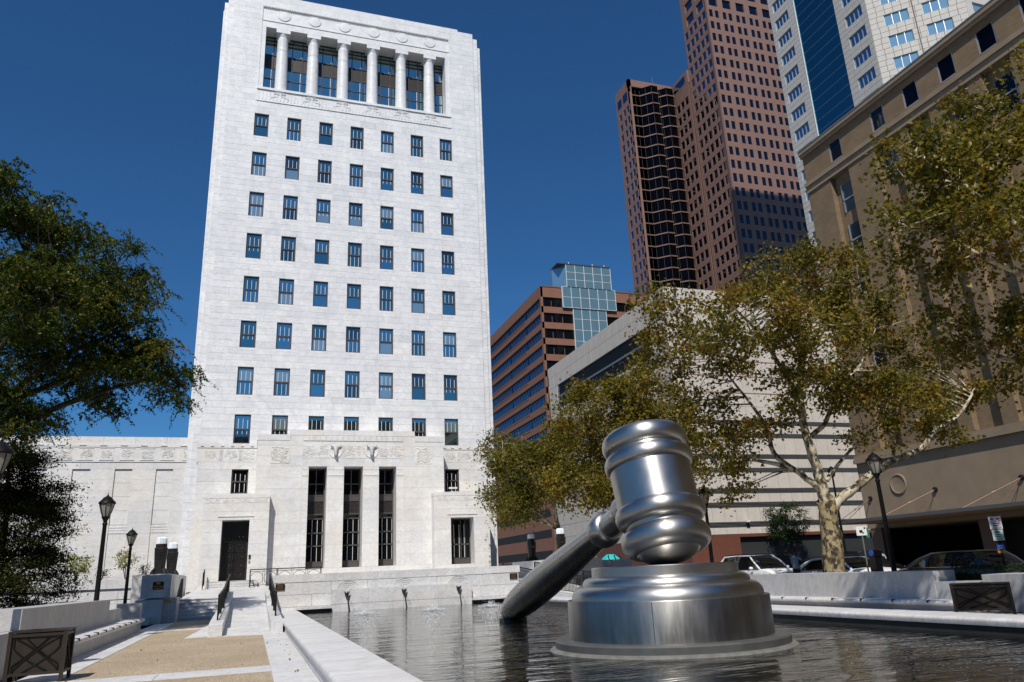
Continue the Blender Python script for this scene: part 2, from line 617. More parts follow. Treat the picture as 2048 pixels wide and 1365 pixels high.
def ashlar(u0, u1, levels, openings, lmin, lmax, rng, stack=None):
    rects, solids = [], []
    for k in range(len(levels) - 1):
        z0, z1 = levels[k], levels[k + 1]
        for a, b in intervals(u0, u1, z0, z1, openings):
            solids.append((a, b, z0, z1))
            if stack:
                n = max(1, round((b - a) / stack))
                ed = [a + (b - a) * i / n for i in range(n + 1)]
            else:
                L = b - a
                n = max(1, round(L / rng.uniform(lmin, lmax)))
                ed = [a] + [a + L * (i + rng.uniform(-0.22, 0.22)) / n for i in range(1, n)] + [b]
            for i in range(len(ed) - 1):
                rects.append((ed[i], ed[i + 1], z0, z1))
    return rects, solids

def stone_wall(parent, fr, u0, u1, levels, openings, mat, mortar, lmin, lmax, seed, nobj=0, depth=0.02, gap=0.011, reveal=0.3, name='stone_block', rest='stone_facing', stack=None, rev_mat=None, proud=0.004, tmax=1.0, pref=None):
    rng = random.Random(seed)
    rects, solids = ashlar(u0, u1, levels, openings, lmin, lmax, rng, stack)
    bk = MB()
    for a, b, z0, z1 in solids:
        fr.quad(bk, a, b, z0, z1, -depth)
    bk.build('mortar', mortar, parent)
    rv = MB()
    P = fr.p
    for a, b, z0, z1 in openings:
        d0, d1 = -0.002, -reveal
        rv.quad(P(a, z0, d0), P(a, z1, d0), P(a, z1, d1), P(a, z0, d1), 0.2)
        rv.quad(P(b, z0, d1), P(b, z1, d1), P(b, z1, d0), P(b, z0, d0), 0.2)
        rv.quad(P(a, z1, d0), P(b, z1, d0), P(b, z1, d1), P(a, z1, d1), 0.2)
        rv.quad(P(a, z0, d1), P(b, z0, d1), P(b, z0, d0), P(a, z0, d0), 0.2)
    if openings:
        rv.build('window_reveal', rev_mat or mat, parent)
    key = pref or (lambda r: -(r[1] - r[0]) * (r[3] - r[2]))
    order = sorted(range(len(rects)), key=lambda i: key(rects[i]))
    own = set(order[:nobj])
    jb = MB()
    for i, (a, b, z0, z1) in enumerate(rects):
        g = gap / 2
        d1 = rng.uniform(0, proud)
        t = min(1.0, max(0.001, rng.gauss(0.25, 0.22))) * tmax
        def put(mb):
            vs_ = [P(a + g, z0 + g, -depth), P(b - g, z0 + g, -depth), P(b - g, z1 - g, -depth), P(a + g, z1 - g, -depth),
                   P(a + g, z0 + g, d1), P(b - g, z0 + g, d1), P(b - g, z1 - g, d1), P(a + g, z1 - g, d1)]
            mb.add(vs_, [(4, 5, 6, 7), (0, 1, 5, 4), (1, 2, 6, 5), (2, 3, 7, 6), (3, 0, 4, 7)], t)
        if i in own:
            mb = MB()
            put(mb)
            mb.build(name, mat, parent)
        else:
            put(jb)
    if jb.f:
        tag(jb.build(rest, mat, parent), kind='stuff')

def lerp(a, b, t):
    return a + (b - a) * t
def levels(z0, z1, h):
    n = max(1, round((z1 - z0) / h))
    return [z0 + (z1 - z0) * i / n for i in range(n + 1)]

def np_mesh(name, V, F, tint, mat, parent):
    """V (n,3), F (m,4) arrays, tint (m,) -> one mesh object."""
    me = bpy.data.meshes.new(name)
    me.vertices.add(len(V))
    V = V - np.array(off(parent))
    me.vertices.foreach_set('co', V.astype(np.float32).ravel())
    k = F.shape[1]
    me.loops.add(F.size)
    me.loops.foreach_set('vertex_index', F.astype(np.int32).ravel())
    me.polygons.add(len(F))
    me.polygons.foreach_set('loop_start', np.arange(0, F.size, k, dtype=np.int32))
    me.update(calc_edges=True)
    me.materials.append(MATS[mat])
    a = me.attributes.new('tint', 'FLOAT', 'FACE')
    a.data.foreach_set('value', tint.astype(np.float32))
    o = bpy.data.objects.new(name, me)
    COL.objects.link(o)
    if parent:
        o.parent = parent
    OFF[o.name] = off(parent)
    return o

def leaves(name, C, size, aspect, tint, mat, parent, rng, droop=0.0, lobed=False):
    """One bent leaf per centre; lobed leaves have six points."""
    n = len(C)
    d = rng.normal(size=(n, 3))
    d[:, 2] -= droop
    d /= np.linalg.norm(d, axis=1)[:, None]
    q = rng.normal(size=(n, 3))
    q[:, 2] += 0.8
    s = np.cross(d, q)
    s /= np.linalg.norm(s, axis=1)[:, None]
    nr = np.cross(s, d)
    L = size * rng.uniform(0.6, 1.25, n)[:, None]
    W = L * aspect
    fold = nr * L * 0.12
    if lobed:
        P = [C - d * L * 0.45, C - d * L * 0.1 + s * W * 0.55 + fold, C + d * L * 0.12 + s * W * 0.22, C + d * L * 0.55 - fold * 0.5,
             C + d * L * 0.12 - s * W * 0.22, C - d * L * 0.1 - s * W * 0.55 + fold]
        V = np.stack(P, 1).reshape(-1, 3)
        b = np.arange(n)[:, None] * 6
        F = np.concatenate([b + np.array([0, 1, 2, 3]), b + np.array([0, 3, 4, 5])])
        T = np.concatenate([tint, tint])
    else:
        P = [C - d * L * 0.5, C + s * W * 0.5 + fold, C + d * L * 0.5, C - s * W * 0.5 + fold]
        V = np.stack(P, 1).reshape(-1, 3)
        F = np.arange(n)[:, None] * 4 + np.arange(4)
        T = tint
    return tag(np_mesh(name, V, F, T, mat, parent), kind='stuff')

def ell_points(rng, e, n, shell=0.35):
    c, r = np.array(e[:3]), np.array(e[3:6])
    d = rng.normal(size=(n, 3))
    d /= np.linalg.norm(d, axis=1)[:, None]
    rad = rng.uniform(shell, 1.0, n) ** 0.6
    return c + d * rad[:, None] * r

def tree(root, limbs, ells, n_tw, n_leaf, mat, bark_, seed, leaf=0.17, aspect=1.0, sig=0.42, tint=(0.5, 0.22), droop=0.0, lobed=False, low_bark=None, twig_r=0.035, squash=0.75, spray=0):
    rng = np.random.default_rng(seed)
    mb = MB()
    samples = []
    for i, (pts, r0, r1) in enumerate(limbs):
        n = len(pts)
        rad = [r0 + (r1 - r0) * (k / (n - 1)) ** 0.8 for k in range(n)]
        # smooth and wobble
        P = [Vector(p) for p in pts]
        sp, sr = [], []
        for k in range(n - 1):
            for q in range(5):
                f = q / 5
                p0, p1, p2, p3 = P[max(k - 1, 0)], P[k], P[k + 1], P[min(k + 2, n - 1)]
                c = 0.5 * ((2 * p1) + (p2 - p0) * f + (2 * p0 - 5 * p1 + 4 * p2 - p3) * f * f + (3 * p1 - p0 - 3 * p2 + p3) * f ** 3)
                r = rad[k] + (rad[k + 1] - rad[k]) * f
                sp.append(c + Vector(rng.normal(size=3) * r * 0.10))
                sr.append(r * (1 + rng.normal() * 0.05))
        sp.append(P[-1])
        sr.append(rad[-1])
        nm = MB()
        nm.tube(sp, sr, 12 if r0 > 0.2 else 7)
        mtl = low_bark if (i == 0 and low_bark) else bark_
        nm.build('trunk' if i == 0 else 'limb', mtl, root, smooth=True, sharp=80)
        for c, r in zip(sp[2:], sr[2:]):
            samples.append((c, r))
    S = np.array([tuple(c) for c, r in samples])
    SR = np.array([r for c, r in samples])
    w = np.array([e[3] * e[4] * e[5] for e in ells]) ** 0.75
    w /= w.sum()
    cents = []
    for e, f in zip(ells, w):
        cents.append(ell_points(rng, e, max(3, int(n_tw * f))))
    cents = np.concatenate(cents)
    tw = MB()
    leafpts, tt = [], []
    base_n = n_leaf / len(cents)
    for c in cents:
        dd = np.linalg.norm(S - c, axis=1) + (S[:, 2] > c[2] + 0.5) * 1.5
        j = int(np.argmin(dd))
        a = Vector(S[j])
        b = Vector(c)
        mid = (a + b) / 2 + Vector((0, 0, 0.12 * (b - a).length)) + Vector(rng.normal(size=3) * 0.08 * (b - a).length)
        q1 = (a + mid) / 2 + Vector(rng.normal(size=3) * 0.05)
        q2 = (mid + b) / 2 + Vector(rng.normal(size=3) * 0.05)
        L = (b - a).length
        r0 = min(SR[j] * 0.7, twig_r * (0.6 + 0.25 * L))
        tw.tube([a, q1, mid, q2, b], [r0, r0 * 0.8, r0 * 0.6, r0 * 0.42, r0 * 0.2], 5, caps=False)
        k = max(4, int(base_n * rng.uniform(0.5, 1.6)))
        cl = rng.normal(size=(k, 3)) * sig * np.array([1, 1, squash])
        tip = k // 5
        pp = c + cl
        along = rng.uniform(0.45, 1, tip)[:, None]
        pp[:tip] = np.array(mid) * (1 - along) + c * along + rng.normal(size=(tip, 3)) * sig * 0.6
        if spray:
            # feathery sprays: leaflets strung along short drooping stalks
            per = max(1, k // spray)
            a_ = rng.uniform(0, 6.283, spray)
            ln = rng.uniform(0.35, 0.85, spray)
            st0 = c + rng.normal(size=(spray, 3)) * sig * np.array([1, 1, 0.5])
            f_ = np.tile(np.linspace(0.05, 1, per), spray)[:, None]
            ii = np.repeat(np.arange(spray), per)
            dr = np.stack([np.cos(a_), np.sin(a_), rng.uniform(-0.1, 0.35, spray)], 1)
            pp = st0[ii] + dr[ii] * (ln[ii, None] * f_) + np.array([0, 0, -1.0]) * (ln[ii, None] * 0.75 * f_ ** 2) + rng.normal(size=(len(ii), 3)) * 0.025
            k = len(pp)
        leafpts.append(pp)
        ct = rng.normal(tint[0], tint[1] * 0.6)
        tt.append(np.clip(ct + rng.normal(0, tint[1], k) + (rng.uniform(size=k) < 0.03) * 0.4, 0.001, 1))
        for q in range(3):
            e2 = b + Vector(rng.normal(size=3) * sig * 0.9)
            tw.tube([q2, (q2 + e2) / 2 + Vector(rng.normal(size=3) * 0.04), e2], [r0 * 0.35, r0 * 0.25, r0 * 0.1], 4, caps=False)
    tag(tw.build('twigs', bark_, root, smooth=True, sharp=80), kind='stuff')
    C = np.concatenate(leafpts)
    leaves('crown', C, leaf, aspect, np.concatenate(tt), mat, root, rng, droop, lobed)
    return root

# ------------------------------------------------------------------ ground and plaza
def sheet(name, rects, z, mat, h=None):
    mb = MB()
    for x0, x1, y0, y1 in rects:
        if h:
            mb.box(x0, x1, y0, y1, z - h, z)
        else:
            mb.quad((x0, y0, z), (x1, y0, z), (x1, y1, z), (x0, y1, z))
    return tag(mb.build(name, mat), kind='structure')

sheet('ground', [(-1500, 1500, -1500, 1500)], -0.12, 'ground_mat')
sheet('street', [(15.2, 31.0, -300, 400), (31.0, 300, 47.5, 68.5)], 0.06, 'asphalt')
sheet('sidewalk', [(13.3, 15.2, -300, 300), (31.0, 36.3, -300, 47.5), (31.0, 36.3, 68.5, 300)], 0.18, 'concrete', 0.3)
mb = MB()
for y in range(-20, 60, 6):
    mb.quad((20.3, y, 0.064), (20.42, y, 0.064), (20.42, y + 3, 0.064), (20.3, y + 3, 0.064))
    mb.quad((25.4, y, 0.064), (25.52, y, 0.064), (25.52, y + 3, 0.064), (25.4, y + 3, 0.064))
tag(mb.build('lane_marking', 'road_paint'), kind='structure')
sheet('plaza_paving', [(-10.2, -6.3, -14, 41.4), (6.3, 11.3, -14, 41.4), (-6.3, 6.3, -14, -4.6)], 0.0, 'aggregate')
sheet('garden_bed', [(-40, -12.4, -14, 60)], -0.01, 'soil')

def slab_strip(name, x0, x1, y0, y1, along, n, label=None, z=0.012, mat='marble_plaza', seed=1):
    rng = random.Random(seed)
    root = tag(empty(name, ((x0 + x1) / 2, (y0 + y1) / 2, 0)), kind='structure')
    L = (y1 - y0) if along == 'y' else (x1 - x0)
    ed = [0] + [(i + rng.uniform(-0.15, 0.15)) / n for i in range(1, n)] + [1]
    for i in range(n):
        g = 0.006
        mb = MB()
        t = max(0.001, min(1, rng.gauss(0.3, 0.25)))
        if along == 'y':
            mb.box(x0, x1, y0 + L * ed[i] + g, y0 + L * ed[i + 1] - g, -0.05, z, t)
        else:
            mb.box(x0 + L * ed[i] + g, x0 + L * ed[i + 1] - g, y0, y1, -0.05, z, t)
        mb.build('paving_slab', mat, root)
    return root
slab_strip('paving_border', -6.37, -5.70, -12, 27.2, 'y', 12, seed=2)
slab_strip('paving_border', -10.78, -9.98, -12, 39.0, 'y', 15, seed=3)
slab_strip('paving_band', -9.98, -6.37, 15.35, 16.3, 'x', 2, seed=4)
slab_strip('paving_band', -9.98, -6.37, 5.0, 5.9, 'x', 2, seed=6)
slab_strip('paving_band', -9.98, -8.35, 32.2, 32.9, 'x', 1, seed=5)
slab_strip('paving_border', 5.70, 6.37, -12, 37, 'y', 14, seed=7)
slab_strip('paving_border', 9.98, 10.9, -12, 39, 'y', 14, seed=8)
# splayed apron of slabs beside the ramp foot
ap = tag(empty('paving_apron', (-8.0, 30, 0)), kind='structure')
for k, (ya, yb) in enumerate(((26.75, 29.6), (29.61, 33.4), (33.41, 37.2), (37.21, 41.0))):
    mb = MB()
    xa, xb = lerp(-8.66, -8.1, (ya - 26.75) / 14.3), lerp(-8.66, -8.1, (yb - 26.75) / 14.3)
    mb.prism([(xa, ya), (-7.98, ya + 0.35 if k == 0 else ya), (-7.98, yb), (xb, yb)], -0.05, 0.014, 0.2 + 0.1 * k)
    mb.build('paving_slab', 'marble_plaza', ap)
mb = MB()
mb.prism([(-8.0, 26.9), (-6.3, 26.25), (-5.72, 26.25), (-5.72, 27.3), (-8.0, 27.5)], -0.05, 0.013, 0.1)
mb.build('paving_slab', 'marble_plaza', ap)

# ------------------------------------------------------------------ pool
mb = MB()
mb.quad((-5.2, -4.3, 0.18), (5.2, -4.3, 0.18), (5.2, 37.2, 0.18), (-5.2, 37.2, 0.18))
tag(mb.build('water', 'water'), kind='structure')

def coping_mesh(name, w, h, L, r, mat):
    """A bullnosed stone lying along y."""
    pr = []
    for k in range(7):
        a = math.pi / 2 * k / 6
        pr.append((w / 2 - r + r * math.sin(a), h - r + r * math.cos(a)))
    pr = pr + [(w / 2 - 0.015, 0.0)]
    left = [(-x, z) for x, z in reversed(pr)]
    poly = pr + left
    mb = MB()
    mb.prism(poly, 0.004, L - 0.004, 0.15, 0, lambda u, v, w_: (u, w_, v))
    return mb.mesh(name, mat, True, sharp=50)

def pool_wall(side, top, xin, xout, label):
    root = thing('pool_wall', (side * (xin + xout) / 2, 16, 0), label, 'pool wall')
    h = 0.115 if side < 0 else 0.12
    mb = MB()
    mb.box(side * (xin + 0.07), side * (xout - 0.07), -4.5, 37.2, -0.1, top - h)
    mb.build('wall', 'marble_rim', root)
    MB().box(side * (xin + 0.05), side * (xin + 0.069), -4.5, 37.2, -0.1, top - h).build('wet_shade_face', 'stone_wet_shade', root)
    L = 2.42
    me = coping_mesh('coping_stone', xout - xin, h, L, 0.055, 'marble_rim')
    y = 13.89 - 8 * L
    while y < 37.3:
        if y > -4.6:
            inst('coping_stone', me, (side * (xin + xout) / 2, y, top - h), root)
        y += L
    return root
pool_wall(-1, 0.335, 4.79, 5.76, 'broad grey-veined marble pool edge running beside the tan path')
pool_wall(1, 0.44, 4.80, 5.76, 'rounded pale stone pool edge on the far side behind the giant gavel')
r_ = thing('pool_wall', (0, -4.5, 0), 'short marble pool edge closing the near end of the pool', 'pool wall')
mb = MB()
mb.box(-5.76, 5.76, -5.4, -4.5, -0.1, 0.33)
mb.build('wall', 'marble_rim', r_)

# ------------------------------------------------------------------ fountain wall
fw = thing('fountain_wall', (0, 37.4, 0), 'low white marble fountain wall with bronze plaques at the head of the pool', 'fountain wall')
fr = Frame((0, 37.12, 0), (1, 0, 0), (0, -1, 0))
stone_wall(fw, fr, -5.82, 5.82, [0.0, 0.46, 0.98, 1.52], [], 'marble_plaza', 'mortar', 1.6, 2.6, 11, nobj=60, depth=0.03, gap=0.012, name='wall_panel')
mb = MB()
mb.box(-5.82, 5.82, 37.15, 37.75, 0, 1.52)
mb.build('core', 'marble_plaza', fw)
for k in range(5):
    a, b = -5.9 + 11.8 * k / 5, -5.9 + 11.8 * (k + 1) / 5
    mb = MB()
    mb.box(a + 0.005, b - 0.005, 37.09, 37.85, 1.53, 1.86, 0.15 + 0.12 * (k % 3))
    mb.build('cap_stone', 'marble_plaza', fw)
for k in range(4):
    a, b = -3.3 + 6.6 * k / 4, -3.3 + 6.6 * (k + 1) / 4
    mb = MB()
    mb.box(a + 0.004, b - 0.004, 36.78, 37.09, 0.5, 1.12, 0.1 + 0.1 * (k % 3))
    mb.box(a + 0.004, b - 0.004, 36.79, 37.09, 0.0, 0.495, 0.3)
    mb.build('step_panel', 'marble_plaza', fw)
for s in (-1, 1):
    mb = MB()
    mb.box(s * 3.31, s * 4.8, 36.62, 37.09, 0.34, 0.44, 0.1)
    mb.build('ledge', 'marble_plaza', fw)
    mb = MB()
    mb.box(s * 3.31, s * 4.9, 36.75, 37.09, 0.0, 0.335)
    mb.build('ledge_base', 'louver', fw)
    mb = MB()
    mb.box(s * 5.35, s * 5.75, 37.06, 37.085, 1.22, 1.48)
    pl = mb.build('plaque', 'plaque', fw)
    for q in range(4):
        mb = MB()
        mb.box(s * 5.55 - 0.13, s * 5.55 + 0.13, 37.054, 37.058, 1.265 + 0.05 * q, 1.28 + 0.05 * q)
        mb.build('lettering_line', 'gold', pl)
for x in (-2.63, 0.0, 2.63):
    for q in range(4):
        mb = MB()
        r = 0.16 + 0.11 * q
        mb.tube([(x + 0.1 + r * math.cos(a), 37.10, 1.10 + r * math.sin(a) * 0.8) for a in [math.pi * i / 14 for i in range(15)]], 0.010, 6, 0.3)
        mb.build('carved_arc', 'marble_plaza', fw, True)
simple('verdigris', (0.055, 0.065, 0.06), 0.6, 0.4, 0.3, 15)
ng = 'bronze water nozzles along the fountain wall'
names = ('leftmost', 'middle', 'rightmost')
for i, x in enumerate((-2.63, 0.0, 2.63)):
    nz = thing('fountain_nozzle', (x, 36.7, 0.1), 'dark bronze tulip-shaped water nozzle, %s of three before the fountain wall' % names[i], 'nozzle', ng)
    mb = MB()
    mb.tube([(x + 0.12, 36.62, 0.05), (x + 0.08, 36.64, 0.4), (x + 0.03, 36.66, 0.75), (x, 36.66, 0.86)], [0.035, 0.03, 0.03, 0.035], 8)
    mb.build('stem', 'verdigris', nz, True)
    for k in range(5):
        a = k * 2 * math.pi / 5
        mb = MB()
        mb.tube([(x, 36.66, 0.84), (x + 0.07 * math.cos(a), 36.66 + 0.07 * math.sin(a), 0.93), (x + 0.13 * math.cos(a), 36.66 + 0.13 * math.sin(a), 1.03)], [0.03, 0.045, 0.008], 6)
        mb.build('petal', 'verdigris', nz, True)
# jets of water thrown forward from the nozzles
def jet(x, i, lx):
    rng = np.random.default_rng(40 + i)
    root = thing('water_jet', (x, 35, 0.18), 'white jet of water arcing from the %s nozzle into the pool' % names[i], 'water jet', 'water jets of the fountain')
    pos, siz = [], []
    n = 620
    for k in range(n):
        s = rng.uniform(0, 1) ** 0.8
        yy = 36.6 - 4.3 * s
        zz = 1.0 + 1.35 * s - 2.17 * s * s
        sp = 0.015 + 0.13 * s
        pos.append((x + (lx - x) * s + rng.normal() * sp, yy + rng.normal() * sp, max(0.2, zz + rng.normal() * sp)))
        siz.append(rng.uniform(0.003, 0.010) * (1.3 - 0.5 * s))
    mb = MB()
    for (a, b, c), r in zip(pos, siz):
        mb.add([(a - r, b, c), (a + r, b, c), (a, b - r, c), (a, b + r, c), (a, b, c - r * 1.8), (a, b, c + r * 1.8)],
               [(0, 2, 5), (2, 1, 5), (1, 3, 5), (3, 0, 5), (2, 0, 4), (1, 2, 4), (3, 1, 4), (0, 3, 4)])
    tag(mb.build('spray', 'foam', root), kind='stuff')
    mb = MB()
    for k in range(520):
        rr = abs(rng.normal()) * 0.36
        a = rng.uniform(0, 6.283)
        px, py = lx + rr * math.cos(a) * 1.15, 32.25 + rr * math.sin(a) * 1.5
        hz = 0.19 + abs(rng.normal()) * 0.10 * math.exp(-(rr / 0.42) ** 2) 
        r = rng.uniform(0.004, 0.020) * math.exp(-(rr / 1.1) ** 2)
        mb.add([(px - r, py, hz), (px + r, py, hz), (px, py - r, hz), (px, py + r, hz), (px, py, hz - r), (px, py, hz + r)],
               [(0, 2, 5), (2, 1, 5), (1, 3, 5), (3, 0, 5), (2, 0, 4), (1, 2, 4), (3, 1, 4), (0, 3, 4)])
    tag(mb.build('splash', 'foam', root), kind='stuff')
for i, (x, lx) in enumerate(((-2.63, -2.4), (0.0, 0.35), (2.63, 2.9))):
    jet(x, i, lx)

# ------------------------------------------------------------------ terrace, stairs, ramp
def tz(y):
    return 0.96 + (y - 42.65) * (1.36 - 0.96) / (55.2 - 42.65)
ter = tag(empty('terrace', (0, 50, 0)), kind='structure')
rng = random.Random(5)
mb = MB()
for x0, x1, y0, y1 in ((-10.2, 10.2, 42.66, 58), (-8.0, 8.0, 40.1, 42.66), (-5.82, 5.82, 37.76, 40.1)):
    mb.add([(x0, y0, -0.1), (x1, y0, -0.1), (x1, y1, -0.1), (x0, y1, -0.1), (x0, y0, tz(y0) - 0.02), (x1, y0, tz(y0) - 0.02), (x1, y1, tz(y1) - 0.02), (x0, y1, tz(y1) - 0.02)],
           [(0, 3, 2, 1), (4, 5, 6, 7), (0, 1, 5, 4), (1, 2, 6, 5), (2, 3, 7, 6), (3, 0, 4, 7)])
mb.build('terrace_base', 'mortar', ter)
y = 40.1
row = 0
while y < 55.2:
    y2 = min(y + 1.25, 56.2)
    xl = -8.0 if y < 42.6 else -10.2
    n = 7 if y < 42.6 else 9
    xs = [xl + (-2 * xl) * (i + (0.5 * (row % 2) if 0 < i < n else 0)) / n for i in range(n + 1)]
    for i in range(n):
        if xs[i + 1] - xs[i] < 0.05: continue
        mb = MB()
        a, b = xs[i] + 0.006, xs[i + 1] - 0.006
        p, q = y + 0.006, y2 - 0.006
        mb.add([(a, p, tz(p) - 0.03), (b, p, tz(p) - 0.03), (b, q, tz(q) - 0.03), (a, q, tz(q) - 0.03), (a, p, tz(p)), (b, p, tz(p)), (b, q, tz(q)), (a, q, tz(q))],
               [(4, 5, 6, 7), (0, 1, 5, 4), (1, 2, 6, 5), (2, 3, 7, 6), (3, 0, 4, 7)], max(0.001, min(1, rng.gauss(0.3, 0.2))))
        mb.build('paving_slab', 'marble_plaza', ter)
    y = y2
    row += 1

def steps(name, x0, x1, ya, z0, n, rise, tread, seed, nst=3):
    root = tag(empty(name, ((x0 + x1) / 2, ya, z0)), kind='structure')
    rg = random.Random(seed)
    for k in range(n):
        ed = [x0] + sorted(x0 + (x1 - x0) * (i + rg.uniform(-0.25, 0.25)) / nst for i in range(1, nst)) + [x1]
        for i in range(nst):
            mb = MB()
            mb.box(ed[i] + 0.004, ed[i + 1] - 0.004, ya + tread * k, ya + tread * (k + 1) + 0.03, z0 + rise * k - 0.02, z0 + rise * (k + 1) - 0.035, rg.uniform(0.3, 0.9))
            mb.box(ed[i] + 0.004, ed[i + 1] - 0.004, ya + tread * k - 0.025, ya + tread * (k + 1) + 0.03, z0 + rise * (k + 1) - 0.033, z0 + rise * (k + 1), rg.uniform(0.05, 0.5))
            mb.build('step_stone', 'marble_plaza', root)
    return root
steps('stairs', -10.2, -8.02, 41.0, 0.0, 6, 0.16, 0.33, 1)
steps('stairs', 8.02, 10.2, 41.0, 0.0, 6, 0.16, 0.33, 2)
steps('door_steps', -9.6, -6.4, 54.9, 1.33, 3, 0.16, 0.36, 3)

def ramp(s):
    root = tag(empty('ramp', (s * 6.85, 33, 0)), kind='structure')
    n = 30
    for k in range(n):
        a, b = 27.3 + (40.1 - 27.3) * k / n, 27.3 + (40.1 - 27.3) * (k + 1) / n
        za, zb = 0.015 + 0.94 * k / n, 0.015 + 0.94 * (k + 1) / n
        mb = MB()
        x0, x1 = sorted((s * 6.14, s * 7.58))
        mb.add([(x0, a + 0.004, za - 0.3), (x1, a + 0.004, za - 0.3), (x1, b - 0.004, zb - 0.3), (x0, b - 0.004, zb - 0.3), (x0, a + 0.004, za + 0.008), (x1, a + 0.004, za + 0.008), (x1, b - 0.004, zb), (x0, b - 0.004, zb)],
               [(4, 5, 6, 7), (0, 1, 5, 4), (1, 2, 6, 5), (2, 3, 7, 6), (3, 0, 4, 7)], 0.05 + 0.5 * random.random())
        mb.build('ramp_slab', 'marble_plaza', root)
    for x0, x1 in ((s * 6.14, s * 5.76), (s * 7.58, s * 8.0)):
        x0, x1 = sorted((x0, x1))
        prof = [(26.7, 0.34), (27.5, 0.40), (33.6, 0.66), (34.2, 0.80), (40.2, 1.24)]
        poly = [(26.7, -0.05)] + [(40.2, -0.05)] + list(reversed(prof))
        mb = MB()
        mb.prism(poly, x0, x1, 0.15, 0, lambda u, v, w: (w, u, v))
        mb.build('kerb', 'marble_plaza', root)
    return root
ramp(-1)
ramp(1)

# ------------------------------------------------------------------ railings
def railing(label, pts, h=0.85, n_bal=None, circ=False, mid=True, group=None):
    """pts: foot points of the rail; balusters between bottom and top rail."""
    pts = [Vector(p) for p in pts]
    root = thing('railing', tuple(pts[0]), label, 'railing', group)
    up = Vector((0, 0, 1))
    mb = MB()
    mb.tube([p + up * h for p in pts], 0.032, 8)
    mb.build('top_rail', 'black_metal', root, True)
    mb = MB()
    mb.tube([p + up * 0.12 for p in pts], 0.018, 6)
    mb.build('bottom_rail', 'black_metal', root, True)
    if mid:
        mb = MB()
        mb.tube([p + up * (h - 0.13) for p in pts], 0.016, 6)
        mb.build('middle_rail', 'black_metal', root, True)
    for p in pts:
        mb = MB()
        mb.box(p.x - 0.025, p.x + 0.025, p.y - 0.025, p.y + 0.025, p.z, p.z + h)
        mb.build('post', 'black_metal', root)
    for a, b in zip(pts[:-1], pts[1:]):
        L = (b - a).length
        if circ:
            n = max(1, round(L / 0.95))
            for k in range(n):
                c = a + (b - a) * ((k + 0.5) / n) + up * (0.12 + (h - 0.25) / 2)
                d = (b - a).normalized()
                r = (h - 0.25) / 2 * 0.92
                mb = MB()
                mb.tube([c + (d * math.cos(t) + up * math.sin(t)) * r for t in [2 * math.pi * i / 24 for i in range(25)]], 0.014, 5)
                mb.build('ring', 'black_metal', root, True)
                for e in (-1, 1):
                    q = a + (b - a) * ((k + 0.5 + e * 0.44) / n)
                    mb = MB()
                    mb.box(q.x - 0.011, q.x + 0.011, q.y - 0.011, q.y + 0.011, q.z + 0.12, q.z + h)
                    mb.build('baluster', 'black_metal', root)
        else:
            n = max(2, round(L / 0.15))
            for k in range(1, n):
                q = a + (b - a) * (k / n)
                mb = MB()
                mb.box(q.x - 0.009, q.x + 0.009, q.y - 0.009, q.y + 0.009, q.z + 0.12, q.z + h - 0.02)
                mb.build('baluster', 'black_metal', root)
    return root
railing('black iron railing on the left kerb of the near ramp', [(-7.79, 28.2, 0.43), (-7.79, 31, 0.55), (-7.79, 33.6, 0.66), (-7.79, 37, 1.0), (-7.79, 40.1, 1.23)], 0.78)
railing('black iron railing on the right kerb of the near ramp beside the pool', [(-5.95, 28.6, 0.45), (-5.95, 31, 0.55), (-5.95, 33.6, 0.66), (-5.95, 37, 1.0), (-5.95, 40.1, 1.23)], 0.78)
railing('black iron handrail rising along the left side of the stone stairs', [(-10.12, 40.9, 0.05), (-10.12, 42.7, 0.96), (-10.12, 43.6, 1.0)], 0.95)
railing('black iron railing with rings between the bronze door and the fountain', [(-6.9, 54.2, 1.35), (-6.9, 55.5, 1.4)], 0.95, circ=True)
railing('black iron railing with rings across the terrace in front of the tall windows', [(-6.9, 54.0, 1.35), (-5.2, 54.0, 1.35), (-2.4, 53.9, 1.35)], 1.1, circ=True)
railing('short black iron handrail left of the bronze door steps', [(-9.75, 54.2, 1.33), (-9.75, 55.7, 1.6)], 1.0)
railing('black iron railing on the inner kerb of the far ramp behind the gavel handle', [(5.95, 28.6, 0.45), (5.95, 33.6, 0.66), (5.95, 40.1, 1.23)], 0.78)
railing('black iron railing on the outer kerb of the far ramp behind the gavel', [(7.79, 28.6, 0.45), (7.79, 33.6, 0.66), (7.79, 40.1, 1.23)], 0.78)

# ------------------------------------------------------------------ cheek walls with lanterns
def cheek(s, label):
    root = thing('cheek_wall', (s * 11.2, 45, 0), label, 'stone wall')
    def B(x0, x1, y0, y1, z0, z1, t=0.2, nm='block'):
        mb = MB()
        a, b = sorted((s * x0, s * x1))
        mb.box(a, b, y0, y1, z0, z1, t)
        return mb.build(nm, 'marble_plaza', root)
    B(10.3, 11.55, 39.5, 41.4, 1.1, 2.12, 0.3, 'pier_stone')
    B(10.42, 11.2, 39.42, 39.49, 1.12, 1.86, 0.1, 'pier_panel')
    B(10.04, 11.05, 39.9, 41.5, 0, 1.095, 0.2, 'pier_stone')
    B(10.6, 11.7, 39.2, 41.4, 0, 1.05, 0.35, 'pier_stone')
    B(11.0, 11.45, 38.6, 39.19, 0, 0.32, 0.3, 'plinth_stone')
    for k in range(4):
        B(10.6, 12.2, 41.42 + 2.75 * k, 41.4 + 2.75 * (k + 1), 0, 2.2, 0.1 * k + 0.05, 'wall_stone')
    return root
ck = cheek(-1, 'grey marble pier with small plaques at the left of the stairs')
cheek(1, 'white marble pier stepping down behind the gavel handle')
mb = MB(); mb.box(-11.05, -10.6, 39.405, 39.42, 1.48, 1.82)
pl = mb.build('warning_plaque', 'plaque_black', ck)
